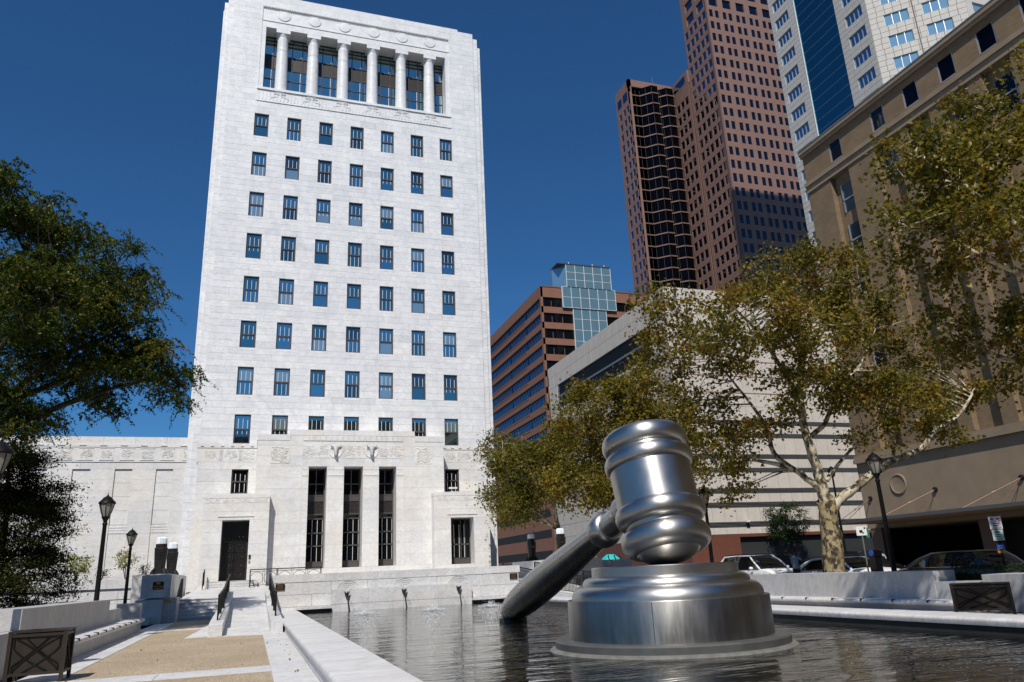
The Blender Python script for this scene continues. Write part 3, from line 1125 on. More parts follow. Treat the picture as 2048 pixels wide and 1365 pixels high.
pl['label'] = 'small black plaque with gold Warning lettering'
mb = MB()
mb.box(-11.06, -10.59, 39.41, 39.425, 1.47, 1.83); mb.build('plaque_rim', 'gold', pl)
text('lettering', 'Warning', 0.115, (-10.825, 39.402, 1.62), (R(90), 0, 0), 'gold', pl)
mb = MB(); mb.box(-10.90, -10.75, 39.398, 39.404, 1.71, 1.79); mb.build('emblem', 'gold', pl)
mb = MB(); mb.box(-11.0, -10.66, 39.398, 39.404, 1.525, 1.545); mb.build('lettering_line', 'gold', pl)
mb = MB(); mb.box(-10.52, -10.26, 39.885, 39.9, 0.86, 0.97); mb.build('small_plaque', 'gold', ck)

def lantern(x, y, z, label, zt):
    root = thing('pier_lantern', (x, y, z), label, 'lantern', 'bronze lanterns with white glass tops')
    h = zt - z
    k = h / 1.9
    for a in range(4):
        an = math.pi / 4 + a * math.pi / 2
        mb = MB()
        mb.tube([(x + 0.46 * math.cos(an) * k, y + 0.46 * math.sin(an) * k, z + 0.02), (x + 0.44 * math.cos(an) * k, y + 0.44 * math.sin(an) * k, z + 0.12 * k), (x + 0.30 * math.cos(an) * k, y + 0.30 * math.sin(an) * k, z + 0.32 * k)], [0.09 * k, 0.09 * k, 0.06 * k], 6)
        mb.build('foot', 'bronze_dark', root, True)
    mb = MB()
    mb.box(x - 0.30 * k, x + 0.30 * k, y - 0.30 * k, y + 0.30 * k, z, z + 0.16 * k)
    mb.box(x - 0.24 * k, x + 0.24 * k, y - 0.24 * k, y + 0.24 * k, z + 0.16 * k, z + 0.34 * k)
    mb.build('base', 'bronze_dark', root)
    M = Matrix.Translation((x, y, z))
    mb = MB()
    mb.lathe([(0.27 * k, 0.30 * k), (0.31 * k, 0.9 * k), (0.335 * k, 1.3 * k), (0.29 * k, 1.36 * k), (0.285 * k, 1.56 * k)], 8, M @ Matrix.Rotation(R(22.5), 4, 'Z'))
    mb.build('shaft', 'bronze_dark', root)
    mb = MB()
    mb.lathe([(0.31 * k, 1.30 * k), (0.34 * k, 1.32 * k), (0.34 * k, 1.35 * k), (0.31 * k, 1.37 * k)], 8, M @ Matrix.Rotation(R(22.5), 4, 'Z'))
    mb.build('collar', 'bronze_door', root)
    for q in range(3):
        mb = MB()
        mb.box(x - 0.09 * k, x + 0.09 * k, y - 0.325 * k, y - 0.28 * k, z + (0.85 + 0.14 * q) * k, z + (0.89 + 0.14 * q) * k)
        mb.build('trim_bar', 'chrome' if q == 1 else 'bronze_door', root)
    for q in range(20):
        a = q * math.pi / 10
        mb = MB()
        c = (x + 0.225 * k * math.cos(a), y + 0.225 * k * math.sin(a))
        mb.tube([(c[0], c[1], z + 1.56 * k), (c[0], c[1], z + 1.84 * k), (x + 0.15 * k * math.cos(a), y + 0.15 * k * math.sin(a), z + 1.9 * k)], [0.035 * k, 0.035 * k, 0.02 * k], 6)
        mb.build('glass_rib', 'lantern_glass', root, True)
    mb = MB()
    mb.lathe([(0.2 * k, 1.55 * k), (0.2 * k, 1.85 * k), (0.1 * k, 1.92 * k), (0.0, 1.93 * k)], 16, M)
    mb.build('glass_core', 'lantern_glass', root, True)
    return root
lantern(-11.42, 45.1, 2.2, 'taller bronze lantern with white glass top, nearer of the left pair', 4.13)
lantern(-11.36, 50.8, 2.2, 'bronze lantern with white glass top, farther of the left pair', 4.13)
lantern(11.42, 45.1, 2.2, 'bronze lantern with white glass half hidden behind the gavel handle', 4.03)
lantern(11.52, 50.8, 2.2, 'bronze lantern with white glass standing right of the white tower', 4.03)

# planter wall left of the stairs
pw = thing('planter_wall', (-20, 47.5, 0), 'low white marble planter wall in front of the wing, left of the lanterns', 'planter wall')
fr = Frame((0, 47.4, 0), (1, 0, 0), (0, -1, 0))
stone_wall(pw, fr, -40, -12.2, [0, 0.85, 1.62], [], 'marble_plaza', 'mortar', 1.6, 2.4, 21, nobj=40, depth=0.02, gap=0.012, name='wall_stone')
mb = MB(); mb.box(-40, -12.2, 47.43, 47.9, 0, 1.62); mb.build('core', 'marble_plaza', pw)
for k in range(14):
    mb = MB()
    mb.box(-40 + 2 * k * 0.993 + 0.005, -40 + 2 * (k + 1) * 0.993 - 0.005, 47.3, 48.0, 1.625, 2.1, 0.1 + 0.05 * (k % 4))
    mb.build('cap_stone', 'marble_plaza', pw)
sheet('planting_bed', [(-40, -12.2, 48.0, 59.4)], 2.0, 'soil', 0.5)
tag(MB().tube([(-30, 46.9, 1.05), (-12.3, 46.9, 1.05)], 0.025, 6).build('handrail', 'black_metal'), 'thin black handrail in front of the planter wall behind the lamp posts', 'handrail')

# ------------------------------------------------------------------ benches
def seat_mesh(L):
    mb = MB()
    pr = [(0, 0), (0.62, 0)] + [(0.62 + 0.05 * math.sin(a), 0.06 - 0.06 * math.cos(a)) for a in [math.pi * i / 8 for i in range(1, 8)]] + [(0.60, 0.125), (0.0, 0.125)]
    mb.prism(pr, 0.006, L - 0.006, 0.1, 0, lambda u, v, w: (u, w, v))
    return mb.mesh('seat_stone', 'marble_rim', True, sharp=50)
def bench(s, label, xb, zs, zt, y0, y1, ylow, zlow, near):
    root = thing('stone_bench', (s * (xb + 0.4), (y0 + y1) / 2, 0), label, 'bench')
    def B(x0, x1, ya, yb, z0, z1, nm, t=0.2):
        mb = MB()
        a, b = sorted((s * x0, s * x1))
        mb.box(a, b, ya, yb, z0, z1, t)
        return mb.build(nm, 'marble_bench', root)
    n = 4
    for k in range(n):
        a, b = lerp(y0, y1, k / n), lerp(y0, y1, (k + 1) / n)
        B(xb + 0.48, xb + 1.3, a + 0.004, b - 0.004, 0, zt, 'back_stone', 0.1 + 0.15 * (k % 2))
    B(xb + 0.50, xb + 1.5, ylow[0], ylow[1], 0, zlow, 'back_low_stone', 0.3)
    B(xb + 0.42, xb + 1.6, near[0], near[1], 0, near[2], 'end_block', 0.25)
    if len(near) > 3:
        B(*near[3], 'end_pier', 0.2)
    ya, yb = min(y0, ylow[0]) + 0.1, max(y1, ylow[1]) + (1.6 if s < 0 else 0)
    B(xb, xb + 0.5, ya, yb, 0, zs - 0.12, 'seat_base', 0.15)
    m_ = int((yb - ya) / 1.18)
    L = (yb - ya) / m_
    me = seat_mesh(L)
    for k in range(m_):
        if s < 0:
            inst('seat_stone', me, (-(xb + 0.5), ya + k * L, zs - 0.125), root)
        else:
            inst('seat_stone', me, (xb + 0.5, ya + (k + 1) * L, zs - 0.125), root, rz=math.pi)
        for e in (0.15,):
            mb = MB()
            q = ya + k * L
            mb.box(s * (xb - 0.185), s * (xb - 0.06), q - 0.02, q + 0.02, zs - 0.05, zs + 0.015)
            mb.build('skate_stop', 'bronze_dark', root)
    return root
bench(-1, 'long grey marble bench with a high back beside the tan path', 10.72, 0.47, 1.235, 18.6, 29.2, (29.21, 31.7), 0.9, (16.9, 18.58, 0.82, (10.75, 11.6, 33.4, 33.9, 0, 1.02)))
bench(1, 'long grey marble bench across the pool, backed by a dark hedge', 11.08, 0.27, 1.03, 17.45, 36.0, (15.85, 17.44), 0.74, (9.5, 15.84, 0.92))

# ------------------------------------------------------------------ litter bins
def litter_bin(x0, x1, y0, y1, z1, label):
    root = thing('litter_bin', ((x0 + x1) / 2, (y0 + y1) / 2, 0), label, 'litter bin', 'brown metal litter bins with crossed bars')
    for x in (x0, x1):
        for y in (y0, y1):
            mb = MB()
            mb.box(x - 0.03, x + 0.03, y - 0.03, y + 0.03, 0.012, z1)
            mb.build('leg', 'bin_metal', root)
    def face(p, U, w, nrm):
        P = lambda u, z, d=0.0: (p[0] + U[0] * u + nrm[0] * d, p[1] + U[1] * u + nrm[1] * d, z)
        mb = MB()
        za, zb = 0.17, z1 - 0.03
        mb.quad(P(0.03, za, -0.012), P(w - 0.03, za, -0.012), P(w - 0.03, zb, -0.012), P(0.03, zb, -0.012))
        mb.quad(P(w - 0.03, za, -0.02), P(0.03, za, -0.02), P(0.03, zb, -0.02), P(w - 0.03, zb, -0.02))
        pan = mb.build('panel', 'bin_metal', root)
        for z0_, z1_ in ((za - 0.02, za + 0.03), (zb - 0.04, zb + 0.01)):
            m2 = MB()
            m2.add([P(0.02, z0_, -0.02), P(w - 0.02, z0_, -0.02), P(w - 0.02, z1_, -0.02), P(0.02, z1_, -0.02), P(0.02, z0_, 0.02), P(w - 0.02, z0_, 0.02), P(w - 0.02, z1_, 0.02), P(0.02, z1_, 0.02)],
                   [(0, 3, 2, 1), (4, 5, 6, 7), (0, 1, 5, 4), (1, 2, 6, 5), (2, 3, 7, 6), (3, 0, 4, 7)])
            m2.build('rail', 'bin_metal', root)
        H = zb - za - 0.08
        for sx in (1, -1):
            for k in range(3):
                pts = []
                for i in range(13):
                    f = i / 12
                    u = f + (0.10 * (k - 1) + 0.20 * (k - 1)) * 0.8 
                    zz = f + 0.16 * math.sin(math.pi * f) * (1 if k % 2 else -1) * 0.6
                    u = min(0.97, max(0.03, u)) if 0 < i < 12 else min(0.97, max(0.03, u))
                    uu = u if sx > 0 else 1 - u
                    pts.append(P(0.05 + uu * (w - 0.1), za + 0.04 + zz * H, 0.004))
                m2 = MB()
                m2.tube(pts, 0.011, 5)
                m2.build('cross_bar', 'black_metal', root, True)
    face((x0, y0), (1, 0), x1 - x0, (0, -1))
    face((x1, y0), (0, 1), y1 - y0, (1, 0))
    face((x0, y1), (0, -1), y1 - y0, (-1, 0))
    face((x1, y1), (-1, 0), x1 - x0, (0, 1))
    mb = MB()
    M = Matrix.Translation(((x0 + x1) / 2, (y0 + y1) / 2, z1))
    w, d = (x1 - x0) / 2 + 0.035, (y1 - y0) / 2 + 0.035
    cx, cy = (x0 + x1) / 2, (y0 + y1) / 2
    ring = []
    n = 24
    top = [(cx + 0.2 * math.cos(2 * math.pi * i / n), cy + 0.2 * math.sin(2 * math.pi * i / n)) for i in range(n)]
    sq = []
    for i in range(n):
        a = 2 * math.pi * i / n
        c_, s_ = math.cos(a), math.sin(a)
        k_ = 1 / max(abs(c_), abs(s_))
        sq.append((cx + w * c_ * k_, cy + d * s_ * k_))
    vs_ = [(x, y, z1) for x, y in sq] + [(x, y, z1 + 0.03) for x, y in sq] + [(x, y, z1 + 0.035) for x, y in top] + [(x, y, z1 - 0.25) for x, y in top]
    fs = []
    for i in range(n):
        j = (i + 1) % n
        fs += [(i, j, n + j, n + i), (n + i, n + j, 2 * n + j, 2 * n + i), (2 * n + i, 2 * n + j, 3 * n + j, 3 * n + i)]
    mb.add(vs_, fs)
    mb.build('lid', 'bin_metal', root)
    return root
litter_bin(-10.78, -9.92, 16.3, 16.95, 0.86, 'brown metal litter bin at the near end of the left bench')
rb = litter_bin(9.45, 10.65, 14.4, 15.0, 0.74, 'dark brown litter bin across the pool at the right edge')
rb.rotation_euler = (0, 0, R(-49))

# ------------------------------------------------------------------ lamp posts
def lamp_post(x, y, zt, label):
    root = thing('lamp_post', (x, y, 0), label, 'lamp post', 'black lantern posts along the plaza')
    M = Matrix.Translation((x, y, 0))
    z = zt - 0.98
    mb = MB()
    mb.lathe([(0.19, 0.0), (0.19, 0.16), (0.15, 0.2), (0.14, 0.55), (0.105, 0.66), (0.09, 0.72)], 12, M)
    mb.build('base', 'black_metal', root, True)
    mb = MB()
    mb.lathe([(0.085, 0.7), (0.078, 1.4), (0.062, z - 0.08), (0.09, z - 0.04), (0.06, z), (0.065, z + 0.06), (0.115, z + 0.16), (0.13, z + 0.19), (0.10, z + 0.20)], 14, M)
    mb.build('post', 'black_metal', root, True)
    mb = MB()
    mb.lathe([(0.10, z + 0.20), (0.15, z + 0.33), (0.20, z + 0.50), (0.222, z + 0.60)], 8, M)
    gl = mb.build('lantern_glass', 'lamp_glass', root, True, 20)
    for k in range(8):
        a = k * math.pi / 4
        m2 = MB()
        m2.tube([(x + r * math.cos(a), y + r * math.sin(a), z + h) for r, h in ((0.105, 0.20), (0.155, 0.33), (0.205, 0.50), (0.228, 0.61))], 0.011, 5)
        m2.build('lantern_rib', 'black_metal', gl, True)
    mb = MB()
    mb.lathe([(0.25, z + 0.60), (0.265, z + 0.62), (0.255, z + 0.66), (0.19, z + 0.72), (0.13, z + 0.80), (0.10, z + 0.82), (0.06, z + 0.85), (0.0, z + 0.86)], 16, M)
    mb.build('lantern_roof', 'black_metal', root, True)
    mb = MB()
    mb.lathe([(0.03, z + 0.84), (0.035, z + 0.88), (0.012, z + 0.90), (0.012, z + 0.95), (0.0, z + 0.98)], 8, M)
    mb.build('finial', 'black_metal', root, True)
    return root
lamp_post(-11.75, 17.6, 4.62, 'black lamp post cut by the left edge of the picture')
lamp_post(-11.42, 28.0, 4.62, 'black lamp post behind the middle of the left bench')
lamp_post(-12.42, 41.5, 4.44, 'smaller-looking black lamp post nearer the lanterns and stairs')
lamp_post(12.6, 19.9, 4.9, 'black lamp post standing right of the big sycamore trunk')
lamp_post(10.65, 27.2, 4.63, 'black lamp post just right of the gavel head')

# ------------------------------------------------------------------ the gavel and its block
BC = (0.159, 12.424)
sb = thing('sound_block', (BC[0], BC[1], 0.18), 'round stepped stainless steel sounding block standing in the pool', 'sculpture base')
M = Matrix.Translation((BC[0], BC[1], 0))
def arc_prof(r0, z0, r1, z1, n=9):
    """quarter round from the lower outer edge to the upper inner edge"""
    return [(r1 + (r0 - r1) * math.cos(math.pi / 2 * i / n), z0 + (z1 - z0) * math.sin(math.pi / 2 * i / n)) for i in range(n + 1)]
def lat(name, prof, mat, parent, n=96, MM=M, sharp=30):
    """a turned piece whose own z axis is the axis of the lathe"""
    o = bpy.data.objects.new(name, MB().lathe(prof, n).mesh(name, mat, True, sharp=sharp))
    COL.objects.link(o)
    o.parent = parent
    W = Matrix.Translation(Vector(off(parent)))
    if parent.name in LMAT:
        W = LMAT[parent.name]
    o.matrix_local = W.inverted() @ MM
    LMAT[o.name] = MM.copy()
    OFF[o.name] = tuple(MM.translation)
    return o
LMAT = {}
lat('footing', [(2.10, 0.0), (2.10, 0.185), (2.06, 0.215), (1.99, 0.23)], 'concrete_ring', sb)
lat('plinth_ring', [(2.0, 0.1), (2.0, 0.33), (1.975, 0.355), (1.72, 0.36)], 'steel_ring', sb)
lat('drum', [(1.746, 0.34), (1.746, 0.36), (1.742, 0.97), (1.736, 0.985), (1.65, 0.987)], 'steel_drum', sb)
for k in range(3):
    a = R(-127 + 120 * k)
    mb = MB()
    c = Vector((BC[0] + 1.7445 * math.cos(a), BC[1] + 1.7445 * math.sin(a), 0))
    t_ = Vector((-math.sin(a), math.cos(a), 0))
    mb.tube([c + Vector((0, 0, 0.37)), c + Vector((0, 0, 0.97))], 0.006, 5)
    mb.build('weld_seam', 'steel', sb)
lat('lower_tier', [(1.66, 0.97)] + arc_prof(1.66, 1.01, 1.455, 1.215) + [(1.40, 1.222)], 'steel', sb)
lat('upper_tier', [(1.46, 1.20), (1.46, 1.225)] + arc_prof(1.46, 1.23, 1.285, 1.362) + [(1.24, 1.366)], 'steel', sb)
lat('top_plate', [(1.283, 1.34), (1.283, 1.51), (1.272, 1.522), (0.0, 1.524)], 'steel', sb)

TILT = R(14.3)
AX = Vector((0, math.sin(TILT), math.cos(TILT)))
O0 = Vector((0.159, 12.13, 1.535))
gv = thing('gavel', tuple(O0), 'giant stainless steel gavel resting on its round block in the pool', 'sculpture')
MH = Matrix.Translation(O0) @ AX.to_track_quat('Z', 'Y').to_matrix().to_4x4()
def ring(r_in, r_out, z0, z1, n=12):
    """half-round moulding"""
    zc, h = (z0 + z1) / 2, (z1 - z0) / 2
    return [(r_in + (r_out - r_in) * max(0.0, math.cos(a)) ** 0.8, zc + h * math.sin(a)) for a in [-math.pi / 2 + math.pi * i / n for i in range(n + 1)]]
K = 1.0
lat('head_bowl', [(0.0, 0.005), (0.20, 0.02), (0.36, 0.06), (0.47, 0.12), (0.555, 0.19), (0.615, 0.27), (0.60, 0.30)], 'steel', gv, 96, MH)
lat('head_torus', ring(0.58, 0.80, 0.20, 0.64), 'steel', gv, 96, MH)
lat('head_neck', [(0.60, 0.55), (0.655, 0.62), (0.655, 0.70), (0.70, 0.78)], 'steel', gv, 96, MH)
lat('head_band', ring(0.66, 0.82, 0.70, 1.06), 'steel', gv, 96, MH)
lat('head_barrel', [(0.742, 0.98), (0.742, 1.2), (0.755, 1.73), (0.755, 1.80)], 'steel', gv, 96, MH)
lat('head_band', ring(0.70, 0.83, 1.73, 2.04), 'steel', gv, 96, MH)
lat('head_neck', [(0.72, 1.98), (0.705, 2.06), (0.70, 2.14)], 'steel', gv, 96, MH)
lat('head_torus', ring(0.62, 0.81, 2.07, 2.47), 'steel', gv, 96, MH)
lat('head_cap', [(0.71, 2.40), (0.62, 2.475), (0.40, 2.50), (0.10, 2.505), (0.09, 2.53), (0.04, 2.56), (0.0, 2.565)], 'steel', gv, 96, MH)
HO = O0 + AX * 1.40
HE = Vector((0.267, 21.92, 0.386))
HD = (HE - HO)
HL = HD.length
HD.normalize()
MHd = Matrix.Translation(HO) @ HD.to_track_quat('Z', 'Y').to_matrix().to_4x4()
hp = [(0.26, 2.5), (0.272, 2.8), (0.31, 3.6), (0.352, 4.5), (0.39, 5.4), (0.418, 6.3), (0.43, 7.0), (0.428, 7.7), (0.41, 8.4), (0.372, 8.9), (0.31, 9.35), (0.23, 9.65), (0.13, 9.78), (0.0, 9.82)]
hd_ = lat('handle', hp, 'steel_handle', gv, 64, MHd, 60)
lat('collar', [(0.33, 0.6), (0.33, 1.0), (0.325, 1.3), (0.30, 1.42), (0.245, 1.5), (0.235, 1.6), (0.25, 2.3)], 'steel', hd_, 64, MHd, 50)
lat('ball', ring(0.235, 0.365, 2.12, 2.66), 'steel', hd_, 64, MHd, 50)
mb = MB()
mb.lathe([(0.40, 0.0), (0.40, 0.27), (0.36, 0.29)], 20, Matrix.Translation((0.36, 21.7, 0)))
mb.build('handle_footing', 'louver', gv, True)

# ------------------------------------------------------------------ courthouse tower
ct = thing('courthouse', (0, 59, 0), 'tall white marble courthouse tower with rows of small windows and a columned attic', 'building')
FY = 59.0
fr = Frame((0, FY, 0), (1, 0, 0), (0, -1, 0))
COLS = [(i - 3) * 2.684 for i in range(7)]
TOPS = [39.95 - 3.742 * k for k in range(7)] + [13.78]
WW, WH = 1.15, 2.2
ops = [(c - WW / 2, c + WW / 2, t - WH, t) for t in TOPS for c in COLS] + [(s * 8.0 - WW / 2, s * 8.0 + WW / 2, 7.9, 9.66) for s in (-1.0, 1.0)]
lv = [1.2] + levels(1.2, 7.9, 0.6)[1:] + levels(7.9, 9.66, 0.6)[1:] + levels(9.66, 11.58, 0.64)[1:]
for t in reversed(TOPS):
    b = t - WH
    if b - lv[-1] > 0.05:
        lv += levels(lv[-1], b, 0.52)[1:]
    else:
        lv[-1] = b
    lv += levels(b, t, 0.55)[1:]
lv += levels(lv[-1], 41.22, 0.62)[1:]
def vis(r):   # the blocks that show largest: clear of the entrance block, low on the shaft
    a, b, z0, z1 = r
    hid = 100 if (z1 < 12.2 and abs((a + b) / 2) < 7.2) or z1 < 7.6 else 0
    return hid - (b - a) * (z1 - z0) * 40 + z0 * 0.9
stone_wall(ct, fr, -10.95, 10.95, lv, ops, 'marble_tower', 'mortar', 1.1, 2.1, 3, nobj=260, depth=0.02, gap=0.013, reveal=0.28, pref=vis)
up_lv = levels(41.22, 51.2, 0.56)
for a, b in ((-10.95, -8.55), (8.55, 10.95)):
    stone_wall(ct, fr, a, b, up_lv, [], 'marble_tower', 'mortar', 1.0, 1.7, 4 + int(a), nobj=0, depth=0.02, gap=0.013)
stone_wall(ct, fr, -9.45, 9.45, [51.2, 51.8, 52.41], [], 'marble_tower', 'mortar', 1.6, 2.4, 9, nobj=20, depth=0.02, gap=0.013)
for s in (-1, 1):
    a, b = sorted((s * 9.45, s * 10.95))
    stone_wall(ct, fr, a, b, [51.2, 51.75, 52.2], [], 'marble_tower', 'mortar', 0.9, 1.6, 17 + s, depth=0.02, gap=0.013)
    for x0, x1, pd, d, zt in ((10.95, 11.42, 0.0, 0.12, 51.75), (11.42, 11.72, 0.12, 0.26, 50.9), (11.72, 11.8, 0.26, 0.5, 50.2)):
        f2 = Frame((0, FY + d, 0), (1, 0, 0), (0, -1, 0))
        a, b = sorted((s * x0, s * x1))
        stone_wall(ct, f2, a, b, levels(0.5, zt, 0.62), [], 'marble_tower', 'mortar', 0.6, 1.0, int(31 * x0), depth=0.02, gap=0.014)
        mb = MB()
        mb.box(a, b - 0.001, FY + d - 0.001 - 0.34 + 0.02, FY + d + 0.02, 0.4, zt - 0.02) if False else None
        q = MB()
        q.box(a + 0.0 if s > 0 else a, b, FY + d + 0.021, FY + d + 1.5, 0.3, zt)
        q.build('corner_pier', 'marble_tower', ct)
        # return face that closes the step
        m2 = MB()
        m2.box(s * (x0 - 0.05), s * (x0 - 0.002), FY + pd + 0.021, FY + d + 0.4, 0.3, zt + 0.15)
        m2.build('corner_return', 'marble_tower', ct)
mb = MB()
mb.box(-11.70, 11.70, FY + 1.8, 82, 0, 50.1)
mb.box(-10.9, 10.9, FY + 1.78, 81.5, 50.1, 52.1)
mb.build('body', 'marble_tower', ct)
# solid wall behind the thin facing, left open at the attic
mb = MB()
mb.box(-10.94, 10.94, FY + 0.29, FY + 1.79, 0.2, 41.2)
mb.box(-10.94, -8.55, FY + 0.03, FY + 1.79, 41.2, 52.1)
mb.box(8.55, 10.94, FY + 0.03, FY + 1.79, 41.2, 52.1)
mb.box(-8.55, 8.55, FY + 0.03, FY + 1.79, 51.0, 52.35)
mb.build('inner_wall', 'frame_bronze', ct)
mb = MB()
mb.box(-9.45, 9.45, FY + 0.025, FY + 3, 52.1, 52.41)
mb.box(-10.95, -9.45, FY + 0.025, FY + 3, 52.0, 52.2)
mb.box(9.45, 10.95, FY + 0.025, FY + 3, 52.0, 52.2)
mb.build('parapet', 'marble_tower', ct)

# windows of the shaft
def window_parts(w, h):
    f = MB()
    b = 0.085
    f.box(-w / 2, -w / 2 + b, 0, 0.12, 0, h)
    f.box(w / 2 - b, w / 2, 0, 0.12, 0, h)
    f.box(-w / 2 + b, w / 2 - b, 0, 0.12, h - b, h)
    f.box(-w / 2 + b, w / 2 - b, 0, 0.12, 0, b)
    f.box(-w / 2 + b, w / 2 - b, 0.01, 0.11, h / 2 - 0.045, h / 2 + 0.045)
    frame = f.mesh('window', 'frame_bronze')
    g = MB()
    g.quad((-w / 2 + b, 0.1, b), (w / 2 - b, 0.1, b), (w / 2 - b, 0.1, h / 2 - 0.045), (-w / 2 + b, 0.1, h / 2 - 0.045))
    lower = g.mesh('pane', 'glass_tower')
    g = MB()
    g.quad((-w / 2 + b, 0.07, h / 2 + 0.045), (w / 2 - b, 0.07, h / 2 + 0.045), (w / 2 - b, 0.07, h - b), (-w / 2 + b, 0.07, h - b))
    upper = g.mesh('pane', 'glass_tower')
    bars = {}
    for kind in ('both', 'upper', 'part'):
        g = MB()
        for x in (-0.30, 0.03, 0.36):
            wd = 0.016 if x != 0.03 else 0.013
            zt = h - b - (0.22 if x < 0.3 else 0.3)
            g.box(x - wd, x + wd, 0.055, 0.068, h / 2 + 0.05, zt)
            if kind != 'upper':
                g.box(x - wd - 0.02, x + wd - 0.02, 0.086, 0.098, b + 0.03 if kind == 'both' else h * 0.33, h / 2 - 0.06)
        bars[kind] = g.mesh('glazing_bar', 'bar_white')
    s_ = MB()
    s_.box(-w / 2 - 0.03, w / 2 + 0.03, -0.13, 0.1, -0.19, -0.006, 0.05)
    sill = s_.mesh('sill', 'marble_tower')
    return frame, lower, upper, bars, sill
WFR, WLO, WUP, WBAR, WSILL = window_parts(WW, WH)
wr = random.Random(12)
def variants(me):
    out = [me]
    for mt in ('glass_tower_b', 'glass_tower_c', 'glass_tower_d'):
        m2 = me.copy()
        m2.materials[0] = MATS[mt]
        out.append(m2)
    return out
WLOS, WUPS = variants(WLO), variants(WUP)
for r, t in enumerate(TOPS):
    for c, x in enumerate(COLS):
        w = inst('window', WFR, (x, FY + 0.12, t - WH), ct)
        q = (x, FY + 0.12, t - WH)
        ga, gb_ = wr.choice([0, 0, 1, 1, 2, 3]), wr.choice([0, 0, 1, 1, 2, 3])
        inst('pane', WLOS[ga], q, w)
        inst('pane', WUPS[gb_], q, w)
        inst('glazing_bar', WBAR[wr.choice(['both', 'both', 'upper', 'part'])], q, w)
        if r < 7:
            inst('sill', WSILL, q, w)
WFR2, WLO2, WUP2, WBAR2, _ = window_parts(WW, 1.76)
def dark(me):
    m2 = me.copy()
    m2.materials[0] = MATS['glass_dark']
    return m2
WLO2, WUP2 = dark(WLO2), dark(WUP2)
for s in (-1, 1):
    q = (s * 8.0, FY + 0.12, 7.9)
    w = inst('window', WFR2, q, ct)
    inst('pane', WLO2, q, w)
    inst('pane', WUP2, q, w)
    inst('glazing_bar', WBAR2['both'], q, w)

# attic: ledge, columns, frieze
mb = MB()
mb.box(-8.55, 8.55, FY + 0.0, FY + 1.79, 41.22, 42.5, 0.1)
mb.build('attic_sill_wall', 'marble_tower', ct)
mb = MB()
mb.box(-8.6, 8.6, FY - 0.10, FY + 1.7, 42.36, 42.58, 0.05)
mb.build('attic_ledge', 'marble_tower', ct)
mb = MB()
mb.box(-8.58, 8.58, FY - 0.06, FY + 0.05, 41.2, 41.3, 0.05)
mb.build('attic_moulding', 'marble_tower', ct)
mb = MB()
for i in range(70):
    x = -8.5 + 17 * i / 69
    mb.box(x - 0.03, x + 0.03, FY - 0.03, FY + 0.02, 42.24, 42.31, 0.6)
mb.build('bead_course', 'marble_tower', ct)
mb = MB()
for i in range(58):
    x = -8.4 + 16.8 * i / 57
    mb.box(x - 0.05, x + 0.05, FY - 0.03, FY + 0.02, 41.42, 42.15, 0.35)
mb.build('fluted_panel', 'marble_tower', ct)
CX = [(-2.5 + i) * 2.666 for i in range(6)]
sh = MB()
for k in range(7):
    a = math.pi * (k + 0.5) / 7
    sh.tube([(0.1 * math.cos(a), -0.005, 0.05 + 0.1 * math.sin(a)), (0.42 * math.cos(a), -0.02, 0.05 + 0.52 * math.sin(a)), (0.5 * math.cos(a), -0.01, 0.05 + 0.62 * math.sin(a))], [0.03, 0.055, 0.04], 6, 0.3)
for s in (-1, 1):
    sh.tube([(s * 0.15, -0.0, -0.08), (s * 0.45, -0.01, -0.16), (s * 0.72, -0.01, -0.22), (s * 0.70, -0.0, -0.36), (s * 0.58, -0.0, -0.34)], 0.035, 6, 0.3)
SHELL = sh.mesh('shell_ornament', 'marble_tower', True)
cm = MB()
cm.lathe([(0.50, 0.0), (0.51, 0.5), (0.505, 2.0), (0.485, 4.0), (0.46, 5.45), (0.47, 5.5), (0.46, 5.55), (0.46, 5.62), (0.53, 5.80), (0.58, 5.92), (0.58, 5.98)], 32)
COLM = cm.mesh('column', 'marble_tower', True)
am = MB()
am.box(-0.6, 0.6, -0.6, 0.6, 5.96, 6.33)
ABA = am.mesh('abacus', 'marble_tower')
jm = MB()
for z in (1.4, 2.85, 4.25):
    jm.lathe([(0.5125 - 0.004 * z, z - 0.008), (0.5135 - 0.004 * z, z), (0.5125 - 0.004 * z, z + 0.008)], 32)
JNT = jm.mesh('drum_joint', 'mortar')
mdl = MB()
mdl.lathe([(0.50, 0.0), (0.55, 0.02), (0.55, 0.05), (0.50, 0.06), (0.47, 0.035), (0.3, 0.05), (0.0, 0.055)], 28, Matrix.Rotation(R(90), 4, 'X'))
MED = mdl.mesh('medallion', 'marble_tower', True)
for x in CX:
    q = (x, FY + 0.62, 42.58)
    c = inst('column', COLM, q, ct)
    inst('abacus', ABA, q, c)
    inst('drum_joint', JNT, q, c)
    inst('shell_ornament', SHELL, (x, FY, 41.93), ct)
    inst('medallion', MED, (x, FY + 0.05, 50.38), ct)
mb = MB()
for k in range(7):   # soffit beams and architrave
    pass
mb.box(-8.55, 8.55, FY + 0.02, FY + 1.3, 48.9, 49.62, 0.1)
mb.build('architrave', 'marble_tower', ct)
mb = MB()
mb.box(-8.55, 8.55, FY - 0.03, FY + 0.03, 49.55, 49.66, 0.1)
mb.box(-8.55, 8.55, FY - 0.02, FY + 0.03, 51.12, 51.22, 0.1)
mb.box(-8.62, -8.5, FY - 0.03, FY + 0.03, 41.3, 51.2, 0.1)
mb.box(8.5, 8.62, FY - 0.03, FY + 0.03, 41.3, 51.2, 0.1)
mb.build('attic_fillet', 'marble_tower', ct)
mb = MB()
mb.box(-8.55, 8.55, FY + 0.05, FY + 1.3, 49.62, 51.1, 0.1)
mb.build('frieze', 'marble_tower', ct)
mb = MB()
